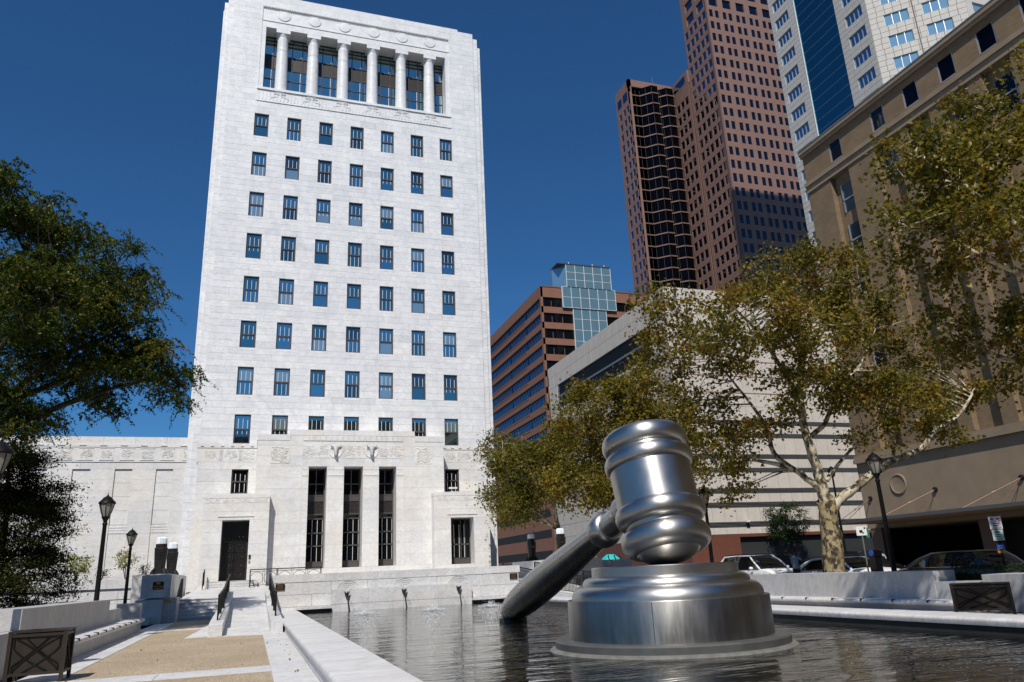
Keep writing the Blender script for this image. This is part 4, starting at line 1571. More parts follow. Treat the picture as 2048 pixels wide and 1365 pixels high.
for i in range(110):
    x = -8.42 + 16.84 * i / 109
    mb.box(x - 0.045, x + 0.045, FY - 0.08, FY + 0.06, 50.95, 51.12, 0.1)
mb.build('dentil_course', 'marble_tower', ct)
for s in (-1, 1):
    mb = MB()
    a, b = sorted((s * 8.14, s * 8.56))
    mb.box(a, b, FY + 0.02, FY + 1.35, 42.58, 48.9, 0.1)
    mb.build('attic_pier', 'marble_tower', ct)
GY = FY + 1.32
edges = [-8.14] + CX + [8.14]
for k in range(7):
    a, b = edges[k], edges[k + 1]
    nm = 2 if k in (0, 6) else 3
    w = MB()
    xs = [a + (b - a) * i / nm for i in range(nm + 1)]
    zz = [42.58, 43.45, 44.5, 45.6, 46.98, 48.12, 48.5, 49.0]
    for x in xs:
        w.box(x - 0.035, x + 0.035, GY - 0.05, GY + 0.05, 42.58, 48.9)
    for z in (42.62, 44.48, 45.6, 46.98, 48.1, 48.5, 48.86):
        w.box(a, b, GY - 0.045, GY + 0.05, z - 0.035, z + 0.035)
    wo = w.build('attic_window', 'frame_bronze', ct)
    for i in range(nm):
        for z0, z1, mt in ((42.62, 44.48, 'glass_tower'), (44.48, 45.6, 'glass_tower'), (45.6, 46.98, 'bronze_door'), (46.98, 48.1, 'glass_tower'), (48.1, 48.5, 'glass_tower'), (48.5, 48.9, 'glass_tower')):
            g = MB()
            g.quad((xs[i] + 0.03, GY + 0.02, z0), (xs[i + 1] - 0.03, GY + 0.02, z0), (xs[i + 1] - 0.03, GY + 0.02, z1), (xs[i] + 0.03, GY + 0.02, z1))
            g.build('spandrel' if mt == 'bronze_door' else 'pane', mt, wo)
        g = MB()
        g.box(xs[i + 1] - 0.15, xs[i + 1] - 0.11, GY - 0.0, GY + 0.015, 42.7, 45.5)
        g.box(xs[i + 1] - 0.15, xs[i + 1] - 0.11, GY - 0.0, GY + 0.015, 47.1, 48.0)
        g.build('glazing_bar', 'bar_white', wo)
mb = MB()
mb.box(-8.2, 8.2, GY + 0.1, GY + 0.5, 42.5, 49.2)
mb.build('attic_back', 'plaque_black', ct)

# ------------------------------------------------------------------ relief carving used in several friezes
def relief_mesh(w, h, seed, n=9, r=0.03, mat='marble_base'):
    rg = random.Random(seed)
    mb = MB()
    for k in range(n):
        cx, cz = rg.uniform(-w * 0.38, w * 0.38), rg.uniform(-h * 0.34, h * 0.34)
        R0 = rg.uniform(0.08, 0.20) * h
        a0, da = rg.uniform(0, 6.28), rg.choice((-1, 1)) * rg.uniform(3.0, 6.5)
        pts = []
        for i in range(10):
            f = i / 9
            rr = R0 * (1 - 0.75 * f)
            pts.append((max(-w / 2 + r, min(w / 2 - r, cx + rr * 1.3 * math.cos(a0 + da * f))), -0.004, max(-h / 2 + r, min(h / 2 - r, cz + rr * math.sin(a0 + da * f)))))
        mb.tube(pts, [r * (1 - 0.5 * i / 9) for i in range(10)], 5, 0.15)
    return mb.mesh('relief_carving', mat, True, sharp=80)
REL = [relief_mesh(0.95, 0.8, 50 + k, 24, 0.022) for k in range(4)]

def frieze_row(parent, y, xs, z0, z1):
    for i, x in enumerate(xs):
        mb = MB()
        mb.box(x - 0.53, x + 0.53, y - 0.002, y + 0.06, z0, z1, 0.1)
        p = mb.build('relief_panel', 'marble_base', parent)
        inst('relief_carving', REL[i % 4], (x, y - 0.002, (z0 + z1) / 2), p)
        m2 = MB()
        for k in range(5):
            xx = x + 0.60 + 0.05 * k
            m2.box(xx - 0.016, xx + 0.016, y - 0.03, y + 0.04, z0 + 0.02, z1 - 0.02, 0.1)
        m2.build('fluting', 'marble_base', p)
fy = FY - 0.07
for x0, x1, xs in ((-11.05, -6.9, [-10.1, -8.75, -7.45]), (7.1, 11.0, [7.9, 9.15, 10.4])):
    mb = MB()
    mb.box(x0, x1, FY - 0.05, FY + 0.1, 1.2, 7.55, 0.1)
    mb.box(x0, x1, FY - 0.05, FY + 0.02, 10.2, 11.22, 0.1)
    mb.box(x0, x1, FY - 0.09, FY + 0.02, 11.225, 11.52, 0.1)
    mb.build('base_course', 'marble_base', ct)
    frieze_row(ct, FY - 0.055, xs, 10.32, 11.12)
    for k in range(6):
        m2 = MB()
        q = x0 + (x1 - x0) * (k + 0.5) / 6
        m2.box(q - 0.11, q + 0.11, FY - 0.10, FY - 0.088, 11.29, 11.34)
        m2.build('cornice_notch', 'louver', ct)
# lower marble skin either side of the entrance block
for s in (-1, 1):
    a, b = sorted((s * 6.85, s * 10.95))
    f2 = Frame((0, FY - 0.035, 0), (1, 0, 0), (0, -1, 0))
    stone_wall(ct, f2, a, b, [7.2, 7.9, 8.78, 9.66, 10.2], [(s * 8.0 - WW / 2, s * 8.0 + WW / 2, 7.9, 9.66)], 'marble_base', 'mortar_tan', 1.6, 2.4, 60 + s, depth=0.02, gap=0.012, reveal=0.16)

# ------------------------------------------------------------------ entrance block
EY = 57.0
fe = Frame((0, EY, 0), (1, 0, 0), (0, -1, 0))
eops = [(-3.24, -1.94, 2.4, 9.6), (-0.70, 0.68, 2.4, 9.6), (1.88, 3.18, 2.4, 9.6)]
stone_wall(ct, fe, -6.88, 6.88, levels(1.2, 2.4, 0.6)[:-1] + levels(2.4, 9.6, 0.8) + levels(9.6, 11.9, 0.76)[1:], eops, 'marble_base', 'mortar_tan', 1.7, 2.8, 8, nobj=30, depth=0.012, gap=0.010, reveal=1.28)
mb = MB()
mb.box(-6.87, -3.26, EY + 0.03, FY + 0.02, 0.9, 11.89)
mb.box(3.20, 6.87, EY + 0.03, FY + 0.02, 0.9, 11.89)
mb.box(-3.26, 3.20, EY + 0.03, FY + 0.02, 9.62, 11.89)
mb.box(-1.92, -0.72, EY + 0.03, FY + 0.02, 0.9, 9.62)
mb.box(0.70, 1.86, EY + 0.03, FY + 0.02, 0.9, 9.62)
mb.box(-3.26, 3.20, EY + 0.03, FY + 0.02, 0.9, 2.38)
mb.build('entrance_block', 'marble_base', ct)
for k in range(4):
    mb = MB()
    mb.box(-4.6 + 2.3 * k + 0.005, -4.6 + 2.3 * (k + 1) - 0.005, EY - 0.02, FY - 0.1, 11.9, 12.3, 0.1 + 0.1 * (k % 2))
    mb.build('parapet_stone', 'marble_base', ct)
for s in (-1, 1):
    mb = MB(); a, b = sorted((s * 4.62, s * 6.92))
    mb.box(a, b, EY - 0.03, FY - 0.1, 11.5, 11.93, 0.2)
    mb.build('parapet_stone', 'marble_base', ct)
for k in range(18):
    mb = MB()
    q = -3.7 + 7.4 * (k + 0.5) / 18
    mb.box(q - 0.19, q + 0.19, EY - 0.05, EY + 0.02, 11.5, 11.86, 0.1 + 0.2 * ((k * 7) % 3))
    mb.build('dentil_block', 'marble_base', ct)
for s in (-1, 1):
    mb = MB()
    mb.box(s * 3.72, s * 3.78, EY - 0.03, EY + 0.02, 2.4, 11.9, 0.1)
    mb.build('panel_fillet', 'marble_base', ct)
    p = MB().box(s * 5.3 - 0.68, s * 5.3 + 0.68, EY - 0.025, EY + 0.02, 9.8, 11.1, 0.05).build('relief_panel', 'marble_base', ct)
    inst('relief_carving', relief_mesh(1.3, 1.25, 80 + s, 46, 0.03), (s * 5.3, EY - 0.025, 10.45), p)
lp = MB().box(-3.68, 3.68, EY - 0.02, EY + 0.02, 10.22, 11.28, 0.05).build('relief_band', 'marble_base', ct)
for k in range(7):
    x = -3.2 + 6.4 * k / 6
    inst('relief_carving', relief_mesh(1.1, 0.95, 90 + k, 30, 0.024), (x, EY - 0.02, 10.75), lp)
for x in (-1.35, 1.31):
    mb = MB()
    mb.lathe([(0.50, 0.0), (0.50, 0.03), (0.44, 0.045), (0.40, 0.02), (0.0, 0.02)], 28, Matrix.Translation((x, EY - 0.02, 10.72)) @ Matrix.Rotation(R(90), 4, 'X'))
    rd = mb.build('roundel', 'marble_base', ct, True)
    mb = MB()
    prof = [(-0.44, 0.07, 0.10), (-0.40, 0.11, 0.30), (-0.30, 0.125, 0.36), (-0.16, 0.12, 0.34), (0.0, 0.14, 0.28), (0.14, 0.19, 0.25), (0.27, 0.22, 0.2), (0.38, 0.17, 0.12), (0.44, 0.08, 0.04)]
    vs_, fs = [], []
    for z, w_, d_ in prof:
        for i in range(10):
            a = math.pi * i / 9
            vs_.append((x + w_ * math.cos(a), EY - 0.03 - d_ * math.sin(a) ** 0.8, 10.74 + z))
    for j in range(len(prof) - 1):
        for i in range(9):
            fs.append((j * 10 + i, j * 10 + i + 1, (j + 1) * 10 + i + 1, (j + 1) * 10 + i))
    mb.add(vs_, fs, 0.3)
    for s in (-1, 1):
        mb.tube([(x + s * 0.18, EY - 0.12, 11.02), (x + s * 0.34, EY - 0.16, 11.10), (x + s * 0.40, EY - 0.14, 11.2)], [0.05, 0.045, 0.012], 6, 0.5)
        mb.tube([(x + s * 0.2, EY - 0.1, 10.96), (x + s * 0.36, EY - 0.1, 10.98)], [0.05, 0.02], 6, 0.5)
        mb.tube([(x + s * 0.05, EY - 0.36, 10.40), (x + s * 0.06, EY - 0.38, 10.38)], [0.025, 0.02], 6, 1.0)
    mb.build('bull_head', 'marble_bench', rd, True, 60)
for a, b in ((-3.70, -3.24), (-1.94, -0.70), (0.68, 1.88), (3.18, 3.70)):
    MB().box(a + 0.01, b - 0.01, EY - 0.02, EY + 0.01, 9.36, 9.58, 0.1).build('pier_capital', 'marble_base', ct)
    MB().box(a + 0.0, b - 0.0, EY - 0.035, EY + 0.01, 8.92, 9.02, 0.1).build('pier_band', 'marble_base', ct)

# tall windows of the entrance
TY = EY + 1.27
for k, (a, b, z0, z1) in enumerate(eops):
    w = MB()
    for x in (a + 0.05, b - 0.05):
        w.box(x - 0.05, x + 0.05, TY - 0.06, TY + 0.06, z0, z1)
    for z in (9.55, 8.45, 7.62, 7.22, 6.25, 5.92, 4.9, 3.98, 2.85):
        w.box(a, b, TY - 0.05, TY + 0.05, z - 0.045, z + 0.045)
    w.box(a, b, TY - 0.03, TY + 0.05, 7.22, 7.62)
    w.box(a, b, TY - 0.04, TY + 0.05, 2.4, 2.85)
    wo = w.build('tall_window', 'frame_bronze', ct)
    m2 = MB().box(a + 0.1, b - 0.1, TY - 0.005, TY + 0.05, 6.25, 7.22)
    m2.build('spandrel', 'bronze_door', wo)
    for z0_, z1_ in ((7.66, 8.42), (8.5, 9.5), (4.94, 5.9), (4.02, 4.86), (2.9, 3.94)):
        xs = [a + 0.1 + (b - a - 0.2) * i / 3 for i in range(4)] if z0_ < 6 else [a + 0.1 + (b - a - 0.2) * i / 2 for i in range(3)]
        for i in range(len(xs) - 1):
            g = MB()
            g.quad((xs[i], TY + 0.03, z0_), (xs[i + 1], TY + 0.03, z0_), (xs[i + 1], TY + 0.03, z1_), (xs[i], TY + 0.03, z1_))
            g.build('pane', 'glass_dark', wo)
        for x in xs[1:]:
            if x < b - 0.15 or z0_ < 6:
                g = MB()
                g.box(x - 0.022, x + 0.004, TY - 0.0, TY + 0.022, z0_, z1_)
                g.build('glazing_bar', 'bar_white' if z0_ < 6 else 'galv', wo)

# portals
PY_ = 56.1
fp = Frame((0, PY_, 0), (1, 0, 0), (0, -1, 0))
for s in (-1, 1):
    u0, u1 = sorted((s * 5.86, s * 10.16))
    o0, o1 = sorted((s * 7.13, s * 8.90))
    zb, zt = (1.80, 5.80) if s < 0 else (2.30, 5.66)
    stone_wall(ct, fp, u0, u1, [0.9] + levels(1.2, zb, 0.6) + levels(zb, zt, 0.8)[1:] + levels(zt, 6.95, 0.6)[1:], [(o0, o1, zb, zt)], 'marble_base', 'mortar_tan', 1.4, 2.2, 70 + s, nobj=20, depth=0.012, gap=0.010, reveal=1.15)
    mb = MB()
    mb.box(u0, o0 - 0.001, PY_ + 0.03, EY + 1.9, 0.8, 7.5)
    mb.box(o1 + 0.001, u1, PY_ + 0.03, EY + 1.9, 0.8, 7.5)
    mb.box(o0, o1, PY_ + 0.03, EY + 1.9, zt + 0.01, 7.5)
    mb.box(o0, o1, PY_ + 0.03, EY + 1.9, 0.8, zb - 0.01)
    mb.build('portal_block', 'marble_base', ct)
    mb = MB()
    mb.box(u0 - 0.02, u1 + 0.02, PY_ - 0.03, EY + 1.85, 7.28, 7.55, 0.1)
    mb.build('portal_cap', 'marble_base', ct)
    mb = MB()
    mb.box(u0, u1, PY_ - 0.012, PY_ + 0.03, 6.95, 7.28, 0.1)
    pb = mb.build('portal_frieze', 'marble_base', ct)
    for k in range(4):
        inst('relief_carving', relief_mesh(1.0, 0.32, 120 + k, 16, 0.016), (u0 + 0.55 + 1.06 * k, PY_ - 0.012, 7.11), pb)
    mb = MB()
    mb.box(o0 - 0.28, o1 + 0.28, PY_ - 0.05, PY_ + 0.02, zt + 0.22, zt + 0.30, 0.1)
    mb.build('portal_fillet', 'marble_base', ct)
# bronze doors in the left portal
DY = PY_ + 1.12
d = MB()
d.box(-8.9, -7.13, DY, DY + 0.05, 4.75, 5.8)
d.build('transom', 'plaque_black', ct)
for s, (a, b) in ((0, (-8.78, -8.02)), (1, (-8.01, -7.25))):
    d = MB()
    d.box(a, b, DY - 0.02, DY + 0.06, 1.82, 4.35)
    dr = d.build('door', 'plaque_black', ct)
    for k in range(4):
        z0, z1 = 1.98 + 0.58 * k, 1.98 + 0.58 * k + 0.50
        m2 = MB()
        for (x0, x1, y0, y1) in ((a + 0.08, b - 0.08, z0, z0 + 0.04), (a + 0.08, b - 0.08, z1 - 0.04, z1), (a + 0.08, a + 0.12, z0, z1), (b - 0.12, b - 0.08, z0, z1)):
            m2.box(x0, x1, DY - 0.05, DY - 0.02, y0, y1)
        cx, cz = (a + b) / 2, (z0 + z1) / 2
        m2.tube([(cx + 0.17 * math.cos(t), DY - 0.035, cz + 0.17 * math.sin(t)) for t in [2 * math.pi * i / 16 for i in range(17)]], 0.02, 5)
        for q in range(8):
            t = q * math.pi / 4
            m2.tube([(cx + 0.04 * math.cos(t), DY - 0.035, cz + 0.04 * math.sin(t)), (cx + 0.16 * math.cos(t), DY - 0.035, cz + 0.16 * math.sin(t))], [0.014, 0.026], 5)
        m2.build('door_panel', 'bronze_door', dr, True)
d = MB()
for x in (-8.9, -7.25):
    d.box(x, x + 0.12, DY - 0.04, DY + 0.05, 1.82, 4.75)
d.box(-8.9, -7.13, DY - 0.04, DY + 0.05, 4.36, 4.48)
for k in range(9):
    x = -8.72 + 1.42 * k / 8
    d.tube([(x, DY, 4.48), (x, DY, 4.62), (x + 0.03, DY - 0.02, 4.68)], [0.03, 0.05, 0.01], 6)
d.build('door_frame', 'bronze_door', ct)
for x in (-7.75, -7.5):
    MB().tube([(x, DY - 0.05, 4.68), (x, DY - 0.05, 4.76)], 0.03, 8).build('door_lamp', 'gold', ct)
MB().box(-8.9, -7.13, DY + 0.061, DY + 0.1, 1.8, 5.8).build('door_backing', 'plaque_black', ct)
MB().box(-7.06, -6.93, PY_ - 0.05, PY_, 3.19, 3.46).build('call_box', 'plaque', ct)
MB().box(-7.05, -6.94, PY_ - 0.04, PY_, 2.92, 3.08).build('key_pad', 'galv', ct)
# window in the right portal
w = MB()
for x in (7.18, 7.55, 8.15, 8.50, 8.85):
    w.box(x - 0.03, x + 0.03, DY - 0.03, DY + 0.05, 2.3, 5.66)
for z in (2.72, 3.75, 5.6):
    w.box(7.13, 8.9, DY - 0.03, DY + 0.05, z - 0.05, z + 0.05)
w.box(7.13, 8.9, DY - 0.02, DY + 0.05, 2.3, 2.72)
wo = w.build('portal_window', 'frame_bronze', ct)
for x0, x1 in ((7.21, 7.52), (7.58, 8.12), (8.18, 8.47), (8.53, 8.82)):
    for z0, z1 in ((2.77, 3.7), (3.8, 5.55)):
        MB().quad((x0, DY + 0.02, z0), (x1, DY + 0.02, z0), (x1, DY + 0.02, z1), (x0, DY + 0.02, z1)).build('pane', 'glass_dark', wo)
for x in (7.62, 8.02, 8.42):
    MB().box(x - 0.014, x + 0.014, DY - 0.03, DY + 0.0, 2.8, 5.2).build('glazing_bar', 'bar_white', wo)
# cameras on the right portal roof
for x, sgn in ((7.35, -1), (7.65, 1)):
    sc = thing('security_camera', (x, 56.5, 7.55), 'white security camera on the right portal roof, %s of the pair' % ('left' if sgn < 0 else 'right'), 'camera', 'security cameras on the portal')
    MB().tube([(x, 56.5, 7.55), (x, 56.5, 7.85)], 0.025, 6).build('bracket', 'plastic_white', sc)
    MB().box(x - 0.22, x + 0.1, 56.38, 56.56, 7.83, 7.95).build('housing', 'plastic_white', sc)

# ------------------------------------------------------------------ wing left of the tower
WY = 59.5
fwg = Frame((0, WY, 0), (1, 0, 0), (0, -1, 0))
bl = [(-13.72 - 2.66 * k, -12.6 - 2.66 * k, 3.0, 9.75) for k in range(9)]
wg = MB().box(-42, -11.8, WY + 0.13, 80, 0, 11.9).build('wing', 'marble_base', ct)
stone_wall(wg, fwg, -42, -11.05, levels(1.2, 3.0, 0.6) + levels(3.0, 9.75, 0.75)[1:] + [10.25], bl, 'marble_base', 'mortar_tan', 1.7, 2.7, 44, nobj=60, depth=0.012, gap=0.010, reveal=0.125, pref=lambda r: abs(r[0] + 15))
for a, b, z0, z1 in bl[:6]:
    for k, zz in enumerate(levels(5.9, 9.75, 0.95)[:-1]):
        MB().box(a, b, WY + 0.10, WY + 0.128, zz + 0.006, zz + 0.95, 0.1 + 0.1 * (k % 2)).build('infill_stone', 'marble_base', wg)
    MB().box(a, b, WY + 0.05, WY + 0.12, 5.25, 5.85, 0.1).build('infill_relief', 'marble_base', wg)
    for q in range(3):
        MB().box(a, b, WY + 0.03, WY + 0.05, 5.32 + 0.18 * q, 5.40 + 0.18 * q, 0.2).build('infill_fluting', 'marble_base', wg)
    MB().box(a, b, WY + 0.06, WY + 0.125, 3.0, 5.24, 0.2).build('infill_stone', 'marble_base', wg)
MB().box(-42, -11.05, WY - 0.05, WY + 0.1, 10.25, 11.3, 0.1).build('wing_frieze', 'marble_base', wg)
MB().box(-42, -11.05, WY - 0.08, WY + 0.1, 11.3, 11.5, 0.1).build('wing_cornice', 'marble_base', wg)
for k in range(15):
    MB().box(-42 + 2.06 * k + 0.005, -42 + 2.06 * (k + 1) - 0.005, WY - 0.04, WY + 0.6, 11.5, 12.05, 0.05 + 0.06 * (k % 4)).build('parapet_stone', 'marble_base', wg)
for k in range(20):
    MB().box(-12.0 - 1.31 * k - 0.22, -12.0 - 1.31 * k + 0.22, WY - 0.09, WY - 0.078, 11.36, 11.41).build('cornice_notch', 'louver', wg)
for i in range(14):
    x = -11.75 - 1.31 * i
    wd = 0.43 if i else 0.25
    p = MB().box(x - wd, x + wd, WY - 0.062, WY - 0.04, 10.42, 11.2, 0.05).build('relief_panel', 'marble_base', wg)
    MB().box(x - wd - 0.03, x + wd + 0.03, WY - 0.085, WY - 0.05, 11.2, 11.25, 0.3).box(x - wd - 0.03, x + wd + 0.03, WY - 0.085, WY - 0.05, 10.37, 10.42, 0.3).build('panel_border', 'marble_base', wg)
    inst('relief_carving', REL[i % 4], (x, WY - 0.064, 10.81), wg, scale=(0.85 if i else 0.5, 1, 1))

# ------------------------------------------------------------------ background buildings
def grid_facade(parent, fr, u0, u1, z0, z1, floor, sill, wh, wins, mat, gmat, nobj, depth=0.22, pref=None, frame=None, name='window'):
    """A wall of spandrels and piers with a pane set back in every opening."""
    wall = MB()
    panes = []
    nf = int((z1 - z0) / floor + 1e-6)
    for k in range(nf):
        zb = z0 + k * floor
        fr.box(wall, u0, u1, zb, zb + sill, -depth, 0)
        fr.box(wall, u0, u1, zb + sill + wh, zb + floor, -depth, 0)
        x = u0
        for a, b in wins:
            if a - x > 1e-3:
                fr.box(wall, x, a, zb + sill + 0.001, zb + sill + wh - 0.001, -depth, -0.002)
            panes.append((a, b, zb + sill, zb + sill + wh))
            x = b
        if u1 - x > 1e-3:
            fr.box(wall, x, u1, zb + sill + 0.001, zb + sill + wh - 0.001, -depth, -0.002)
    if z0 + nf * floor < z1 - 0.01:
        fr.box(wall, u0, u1, z0 + nf * floor, z1, -depth, 0)
    wall.build('wall', mat, parent)
    order = sorted(range(len(panes)), key=(lambda i: pref(panes[i])) if pref else (lambda i: panes[i][2]))
    own = set(order[:nobj])
    jb = MB()
    for i, (a, b, c, d) in enumerate(panes):
        if i in own:
            mb = MB()
            fr.quad(mb, a, b, c, d, -depth * 0.8)
            o = mb.build(name, gmat, parent)
            if frame:
                m2 = MB()
                e = 0.06
                fr.box(m2, a, a + e, c, d, -depth * 0.8, -depth * 0.4)
                fr.box(m2, b - e, b, c, d, -depth * 0.8, -depth * 0.4)
                fr.box(m2, a + e, b - e, c, c + e, -depth * 0.8, -depth * 0.4)
                m2.build('window_frame', frame, o)
        else:
            fr.quad(jb, a, b, c, d, -depth * 0.8)
    if jb.f:
        tag(jb.build('window_field', gmat, parent), kind='stuff')

XN = (-1, 0, 0)
glass('pane_black', (0.10, 0.12, 0.15), (0.002, 0.002, 0.003), 0.04)
# --- tan brick building on the right, along the street
TX = 36.16
tb = thing('tan_building', (TX, 30, 0), 'tan brick building with tall piers and an entrance canopy at the right edge', 'building')
ft = Frame((TX, 0, 0), (0, 1, 0), XN)     # u = y
YC1 = 45.8
MB().box(TX + 0.45, 80, -60, YC1 - 0.02, 3.4, 34.6).build('body', 'brick_tan', tb)
MB().box(TX, TX + 0.449, YC1 - 2.6, YC1, 8.76, 31.0).box(TX + 0.3, 80, YC1 - 0.02, YC1, 3.4, 34.6).build('corner_wall', 'brick_tan', tb)
MB().box(TX - 0.02, TX + 0.45, -60, YC1 + 0.02, 3.45, 8.2).build('base_wall', 'stone_tan', tb)
for k in range(26):
    yb = YC1 + 0.05 - 4 * k
    MB().box(TX - 0.28, TX + 0.45, yb - 3.99, yb, 8.2, 8.5).box(TX - 0.15, TX + 0.45, yb - 3.99, yb, 8.5, 8.78).build('base_cornice', 'stone_tan', tb)
    MB().box(TX - 0.10, TX + 0.45, yb - 3.99, yb, 31.0, 31.55).box(TX - 0.22, TX + 0.45, yb - 3.99, yb, 31.55, 31.9).build('belt_stone', 'stone_tan', tb)
    MB().box(TX - 0.25, TX + 0.6, yb - 3.99, yb, 34.3, 34.55).box(TX - 0.33, TX + 0.6, yb - 3.99, yb, 34.55, 34.85).build('cornice_stone', 'stone_tan', tb)
MB().box(TX - 0.36, TX + 0.6, -60, YC1 + 0.1, 34.86, 34.95).build('coping', 'galv', tb)
aw = [(42.73, 41.45), (38.2, 36.93)] + [(35.1 - 3.07 * k, 33.83 - 3.07 * k) for k in range(24)]
aops = [(b, a, 32.18, 33.82) for a, b in aw]
wall = MB()
x = YC1
for a, b in aw:
    ft.box(wall, a, x, 31.9, 34.3, -0.449, 0)
    x = b
    ft.box(wall, b, a, 31.9, 32.18, -0.449, -0.002)
    ft.box(wall, b, a, 33.82, 34.3, -0.449, -0.002)
ft.box(wall, -60, x, 31.9, 34.3, -0.449, 0)
wall.build('attic_wall', 'brick_tan', tb)
for a, b in aw[:14]:
    o = MB(); ft.quad(o, b, a, 32.18, 33.82, -0.10); o = o.build('attic_window', 'pane_black', tb)
    m2 = MB()
    ft.box(m2, b, b + 0.07, 32.18, 33.82, -0.1, -0.03); ft.box(m2, a - 0.07, a, 32.18, 33.82, -0.1, -0.03); ft.box(m2, b, a, 32.18, 32.25, -0.1, -0.03)
    m2.build('window_frame', 'alu', o)
for k in range(28):
    y0 = 38.46 - 3.07 * k if k else 38.46
    ya, yb = 38.46 - 3.07 * k, 38.46 - 3.07 * k + 1.05
    MB().box(TX, TX + 0.449, ya, yb, 8.78, 31.0).build('pier', 'brick_tan', tb)
    if k < 12:
        for q in range(6):
            o = MB(); ft.quad(o, ya - 1.75, ya - 0.45, 10.2 + 3.5 * q, 12.6 + 3.5 * q, -0.44)
            if q in (5,) or k in (5, 6, 7, 8):
                o = o.build('window', 'glass_dark', tb)
                m2 = MB(); ft.box(m2, ya - 1.75, ya - 1.67, 10.2 + 3.5 * q, 12.6 + 3.5 * q, -0.448, -0.38); ft.box(m2, ya - 1.75, ya - 0.45, 11.3 + 3.5 * q, 11.38 + 3.5 * q, -0.448, -0.38)
                m2.build('window_frame', 'alu', o)
for q in range(6):
    o = MB(); ft.quad(o, 41.2, 42.65, 13.0 + 3.5 * q - 2.8, 15.4 + 3.5 * q - 2.8, -0.44)
    # bay by the corner
    o.build('window', 'glass_dark', tb)
    m2 = MB(); ft.box(m2, 41.2, 42.65, 11.2 + 3.5 * q, 11.3 + 3.5 * q, -0.43, -0.36); ft.box(m2, 42.55, 42.65, 10.2 + 3.5 * q, 12.6 + 3.5 * q, -0.43, -0.36)
    m2.build('window_frame', 'alu', tb)
MB().box(TX, TX + 0.449, 39.52, 41.15, 8.78, 31.0).build('pier', 'brick_tan', tb)
mb = MB()
mb.lathe([(0.72, 0.0), (0.72, 0.06), (0.64, 0.09), (0.60, 0.05), (0.45, 0.03), (0.0, 0.02)], 32, Matrix.Translation((TX - 0.02, 42.2, 6.3)) @ Matrix.Rotation(R(-90), 4, 'Y'))
mb.build('roundel', 'stone_tan', tb, True)
MB().box(TX + 6.8, TX + 7.0, -60, YC1 - 0.1, 0, 3.5).box(TX + 1.0, TX + 6.8, YC1 - 0.4, YC1 - 0.1, 0, 3.5).build('loggia_wall', 'plaque_black', tb)
for k in range(8):
    MB().box(TX + 0.02, TX + 0.8, 44.6 - 9 * k, 45.6 - 9 * k, 0.1, 3.45).build('loggia_pier', 'granite_brown_dark', tb)
CXE = 32.2
MB().box(CXE, TX - 0.03, -40, 44.7, 3.76, 3.98).build('canopy_roof', 'canopy', tb)
for k in range(24):
    yy = 44.6 - 3.5 * k
    MB().box(CXE + 0.15, TX - 0.03, yy - 3.45, yy, 3.72, 3.755).build('canopy_soffit', 'wood', tb)
for ya in (45.0, 39.2, 33.0, 27.0, 21.0):
    mb = MB()
    mb.lathe([(0.17, 0), (0.17, 0.1), (0.1, 0.14)], 12, Matrix.Translation((TX - 0.02, ya, 5.58)) @ Matrix.Rotation(R(-90), 4, 'Y'))
    an = mb.build('rod_anchor', 'bronze_dark', tb)
    for dy in (-1.3, 1.3):
        e = Vector((CXE + 0.3, min(44.5, ya + dy), 3.98))
        s_ = Vector((TX - 0.15, ya, 5.55))
        m2 = MB().tube([s_, e], 0.022, 6)
        m2.tube([s_ * 0.55 + e * 0.45, s_ * 0.5 + e * 0.5], 0.05, 6)
        m2.build('tie_rod', 'copper_rod', an)

# --- grey panel building across the side street
gb = thing('grey_panel_building', (TX, 90, 0), 'blocky grey concrete-panel building with louvred slots behind the sycamores', 'building')
GYN, GYF, GT = 70.5, 107.3, 32.15
MB().box(TX + 0.45, 90, GYN + 0.45, GYF - 0.01, 0, GT - 0.05).build('body', 'louver', gb)
fgy = Frame((0, GYN, 0), (1, 0, 0), (0, -1, 0))
lv_g = [4.4, 5.1, 5.65, 7.15, 7.7, 8.65, 9.17, 10.9, 11.4, 12.4, 12.9, 14.75, 15.25, 16.2, 16.7, 18.3, 19.85, 21.8, 23.6, 25.4, 27.3, 29.0, 30.66, GT]
slots = [(5.1, 5.65), (7.15, 7.7), (8.65, 9.17), (10.9, 11.4), (12.4, 12.9), (14.75, 15.25), (16.2, 16.7)]
gops = [(37.2, 70, a, b) for a, b in slots]
stone_wall(gb, fgy, TX, 66, lv_g, gops, 'panel_gray', 'band_brown', 1.4, 1.6, 33, nobj=170, depth=0.06, gap=0.035, reveal=0.4, name='wall_panel', rest='wall_facing', stack=1.5, proud=0.006)
for a, b in slots:
    for k in range(4):
        z = a + (b - a) * (k + 0.35) / 4
        MB().box(37.2, 66, GYN - 0.05, GYN + 0.25, z, z + 0.05).build('louvre_blade', 'galv', gb)
for z in (19.85, 21.8, 23.6, 27.3, 30.66):
    MB().box(TX, 66, GYN - 0.02, GYN + 0.02, z - 0.06, z + 0.06).build('string_course', 'band_brown', gb)
fgx = Frame((TX, 0, 0), (0, 1, 0), XN)
lop = [(74.2, 103.9, 25.0, 28.7)]
stone_wall(gb, fgx, GYN, GYF, [0.0, 4.4] + levels(4.4, 25.0, 1.7)[1:] + [26.85, 28.7, 30.4, GT], lop, 'panel_gray', 'joint_brown', 1.8, 2.2, 34, nobj=110, depth=0.06, gap=0.04, reveal=0.5, name='wall_panel', rest='wall_facing', stack=2.0)
for k in range(24):
    z = 25.1 + 3.5 * k / 23
    mb = MB(); fgx.box(mb, 74.2, 103.9, z, z + 0.05, -0.4, -0.12); mb.build('louvre_blade', 'louver', gb)
mb = MB(); fgx.box(mb, 74.2, 103.9, 26.75, 27.0, -0.3, -0.05); mb.build('louvre_rail', 'galv', gb)
